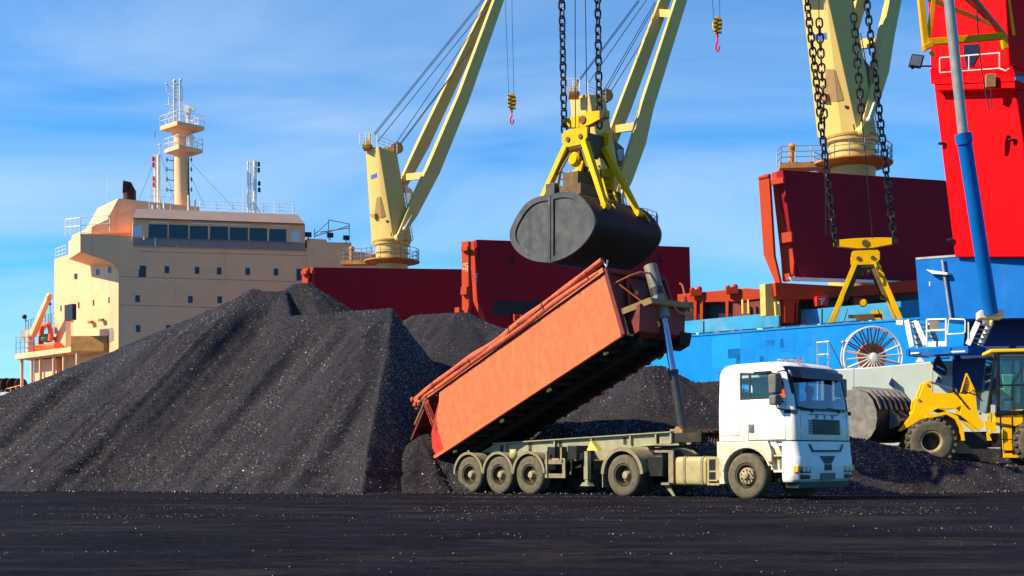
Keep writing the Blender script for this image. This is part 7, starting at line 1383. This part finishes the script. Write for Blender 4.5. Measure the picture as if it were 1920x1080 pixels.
    th_ = MB(); th_.tube(jo[0][-1][0], jo[1][-1][0], .45, n=14); th_.build('jib_head', 'crane_cream', t_, world=True)
    return t_
deck_crane('rearmost and smallest yellow deck crane, beside the bridge of the ship', 20.8, dict(
    top=[(685.5, 281), (707, 274), (709.7, 274), (744.6, 288)], bot=[(696.8, 458), (718.5, 456), (739, 453), (773, 453)], base=((736, 500), 30), ped=(455, 492), plat=52, walk=(642,),
    head=[(681, 274), (699, 280)], drum=(744, 278), hood=.42, near=[(747, 446, 9), (771, 400, 22), (811, 318, 27), (868, 182, 24), (934, 0, 20), (958, -60, 18)], far=[(712, 446, 10), (757, 342, 18), (793, 270, 24), (921, 0, 19), (948, -60, 18)], ties=(326,), tipk=.93, jw=22,
    cab=[(757, 345), (772, 355), (775, 385), (762, 384)], cabwin=[(762, 362), (770, 362), (770, 381), (763, 383)],
    ropes=[((701, 251), (907, -4)), ((703, 253), (909, -2)), ((708, 266), (930, -12)), ((740, 272), (925, 2)), ((745, 276), (900, 70)), ((747, 277), (864, 120))]), R(33))
deck_crane('middle yellow deck crane, half hidden behind the closed clamshell grab', 23.6, dict(
    top=[(1068.7, 186), (1102.5, 176), (1104, 175), (1136, 190)], bot=[(1085, 420), (1122, 418), (1144, 414), (1178, 414)], base=((1140, 470), 36), ped=(416, 432), plat=98, walk=(1060,),
    head=[(1066, 176), (1086, 182)], drum=(1136, 180), hood=.35, near=[(1153, 392, 12), (1172, 335, 26), (1196, 265, 29), (1212, 200, 26), (1276, 0, 23), (1330, -170, 20)], far=[(1098, 392, 12), (1150, 254, 24), (1171, 200, 26), (1246, 0, 22), (1311, -170, 20)], ties=(236, 5), tipk=.92, jw=26,
    cab=[(1152, 262), (1170, 278), (1170, 304), (1156, 304)], cabwin=[(1157, 280), (1168, 280), (1168, 300), (1158, 302)],
    ropes=[((1080, 157), (1197, 0)), ((1082, 158), (1199, 2)), ((1102, 158), (1212, 0)), ((1132, 170), (1228, 4)), ((1136, 172), (1231, 6)), ((1140, 180), (1203, 80))]), R(18))
deck_crane('nearest and biggest yellow deck crane, rising out of frame behind the second grab', 29.0, dict(
    top=[(1503, -11), (1548, -14), (1549, -15), (1600, -2)], bot=[(1533, 258), (1579, 262), (1611, 260), (1645, 254)], base=((1598, 330), 43), ped=(262, 310), plat=74, walk=(1465,),
    head=[(1496, -22), (1518, -14)], drum=(1600, -14), hood=.40, near=[(1616, 246, 12), (1634, 190, 26), (1650, 128, 32), (1662, 60, 30), (1675, 0, 28), (1705, -130, 25)], far=[(1562, 246, 12), (1597, 60, 22), (1613, 0, 25), (1650, -130, 22)], ties=(74,), tipk=.95, jw=30,
    cab=[(1609, 96), (1634, 128), (1630, 160), (1614, 158)], cabwin=[(1615, 124), (1625, 124), (1627, 152), (1619, 157)],
    ropes=[((1510, -20), (1650, -130)), ((1600, -14), (1680, -130))]), R(25))

# ------------------------------------------------------------------ hook blocks hanging from the jibs
def hook(label, px_, y0, y1, yh_, ropes, s):
    c_ = P(px_, (y0 + y1) / 2, s); t_ = thing('hook_block', label, 'crane hook', loc=tuple(c_), group='hook blocks hanging from the deck cranes')
    hw = (y1 - y0) / s / 2; b_ = MB()
    b_.prism([c_ + V((x * hw * .62, -.16, z * hw)) for x, z in ((-.35, 1), (.35, 1), (.9, .35), (.9, -.2), (.35, -1), (-.35, -1), (-.9, -.2), (-.9, .35))], (0, .32, 0)); bo = b_.build('sheave_block', 'grab_yellow', t_, world=True, bevel=.02)
    ss = MB()
    for k in range(4): ss.beam(c_ + V((-.3 * hw * 1.8, -.165, (.75 - .5 * k) * hw)), c_ + V((.3 * hw * 1.8, -.165, (.45 - .5 * k) * hw)), .03, .12 * hw, up=(0, 0, 1)); ss.beam(c_ + V((.52 * hw, -.165, (.7 - .5 * k) * hw)), c_ + V((-.3 * hw, -.165, (.3 - .5 * k) * hw)), .03, .06 * hw, up=(0, 0, 1))
    ss.build('warning_stripe', 'lamp_dark', bo, world=True)
    hk = MB(); zb_ = P(px_, y1, s); zt_ = P(px_, yh_, s); L_ = zb_.z - zt_.z; hk.tube(zb_, zb_ - V((0, 0, L_ * .45)), .07, n=8); hk.ball(zb_ - V((0, 0, L_ * .12)), .12); hk.pipe([zb_ - V((0, 0, L_ * .45)), zb_ + V((-.13, 0, -L_ * .58)), zb_ + V((-.12, 0, -L_ * .84)), zb_ + V((.02, 0, -L_ * .97)), zb_ + V((.15, 0, -L_ * .84)), zb_ + V((.15, 0, -L_ * .66))], .085, 8); hk.build('hook', 'hook_pink', t_, world=True)
    for (a, b2), (d_, e_) in ropes: r_ = MB(); r_.tube(P(a, b2, s), P(d_, e_, s), .022, n=5); r_.build('hoist_rope', 'rope_steel', t_, world=True)
hook('yellow and black hook block with pink hook hanging left of the closed grab', 959.5, 176, 205, 234, [((945, -60), (954, 178)), ((958.5, -60), (963.5, 178))], 19.5)
hook('hook block with pink hook hanging at the top, right of the middle crane', 1345, 32, 63, 98, [((1331, -60), (1338.5, 34)), ((1347.5, -60), (1350, 34))], 23.0)
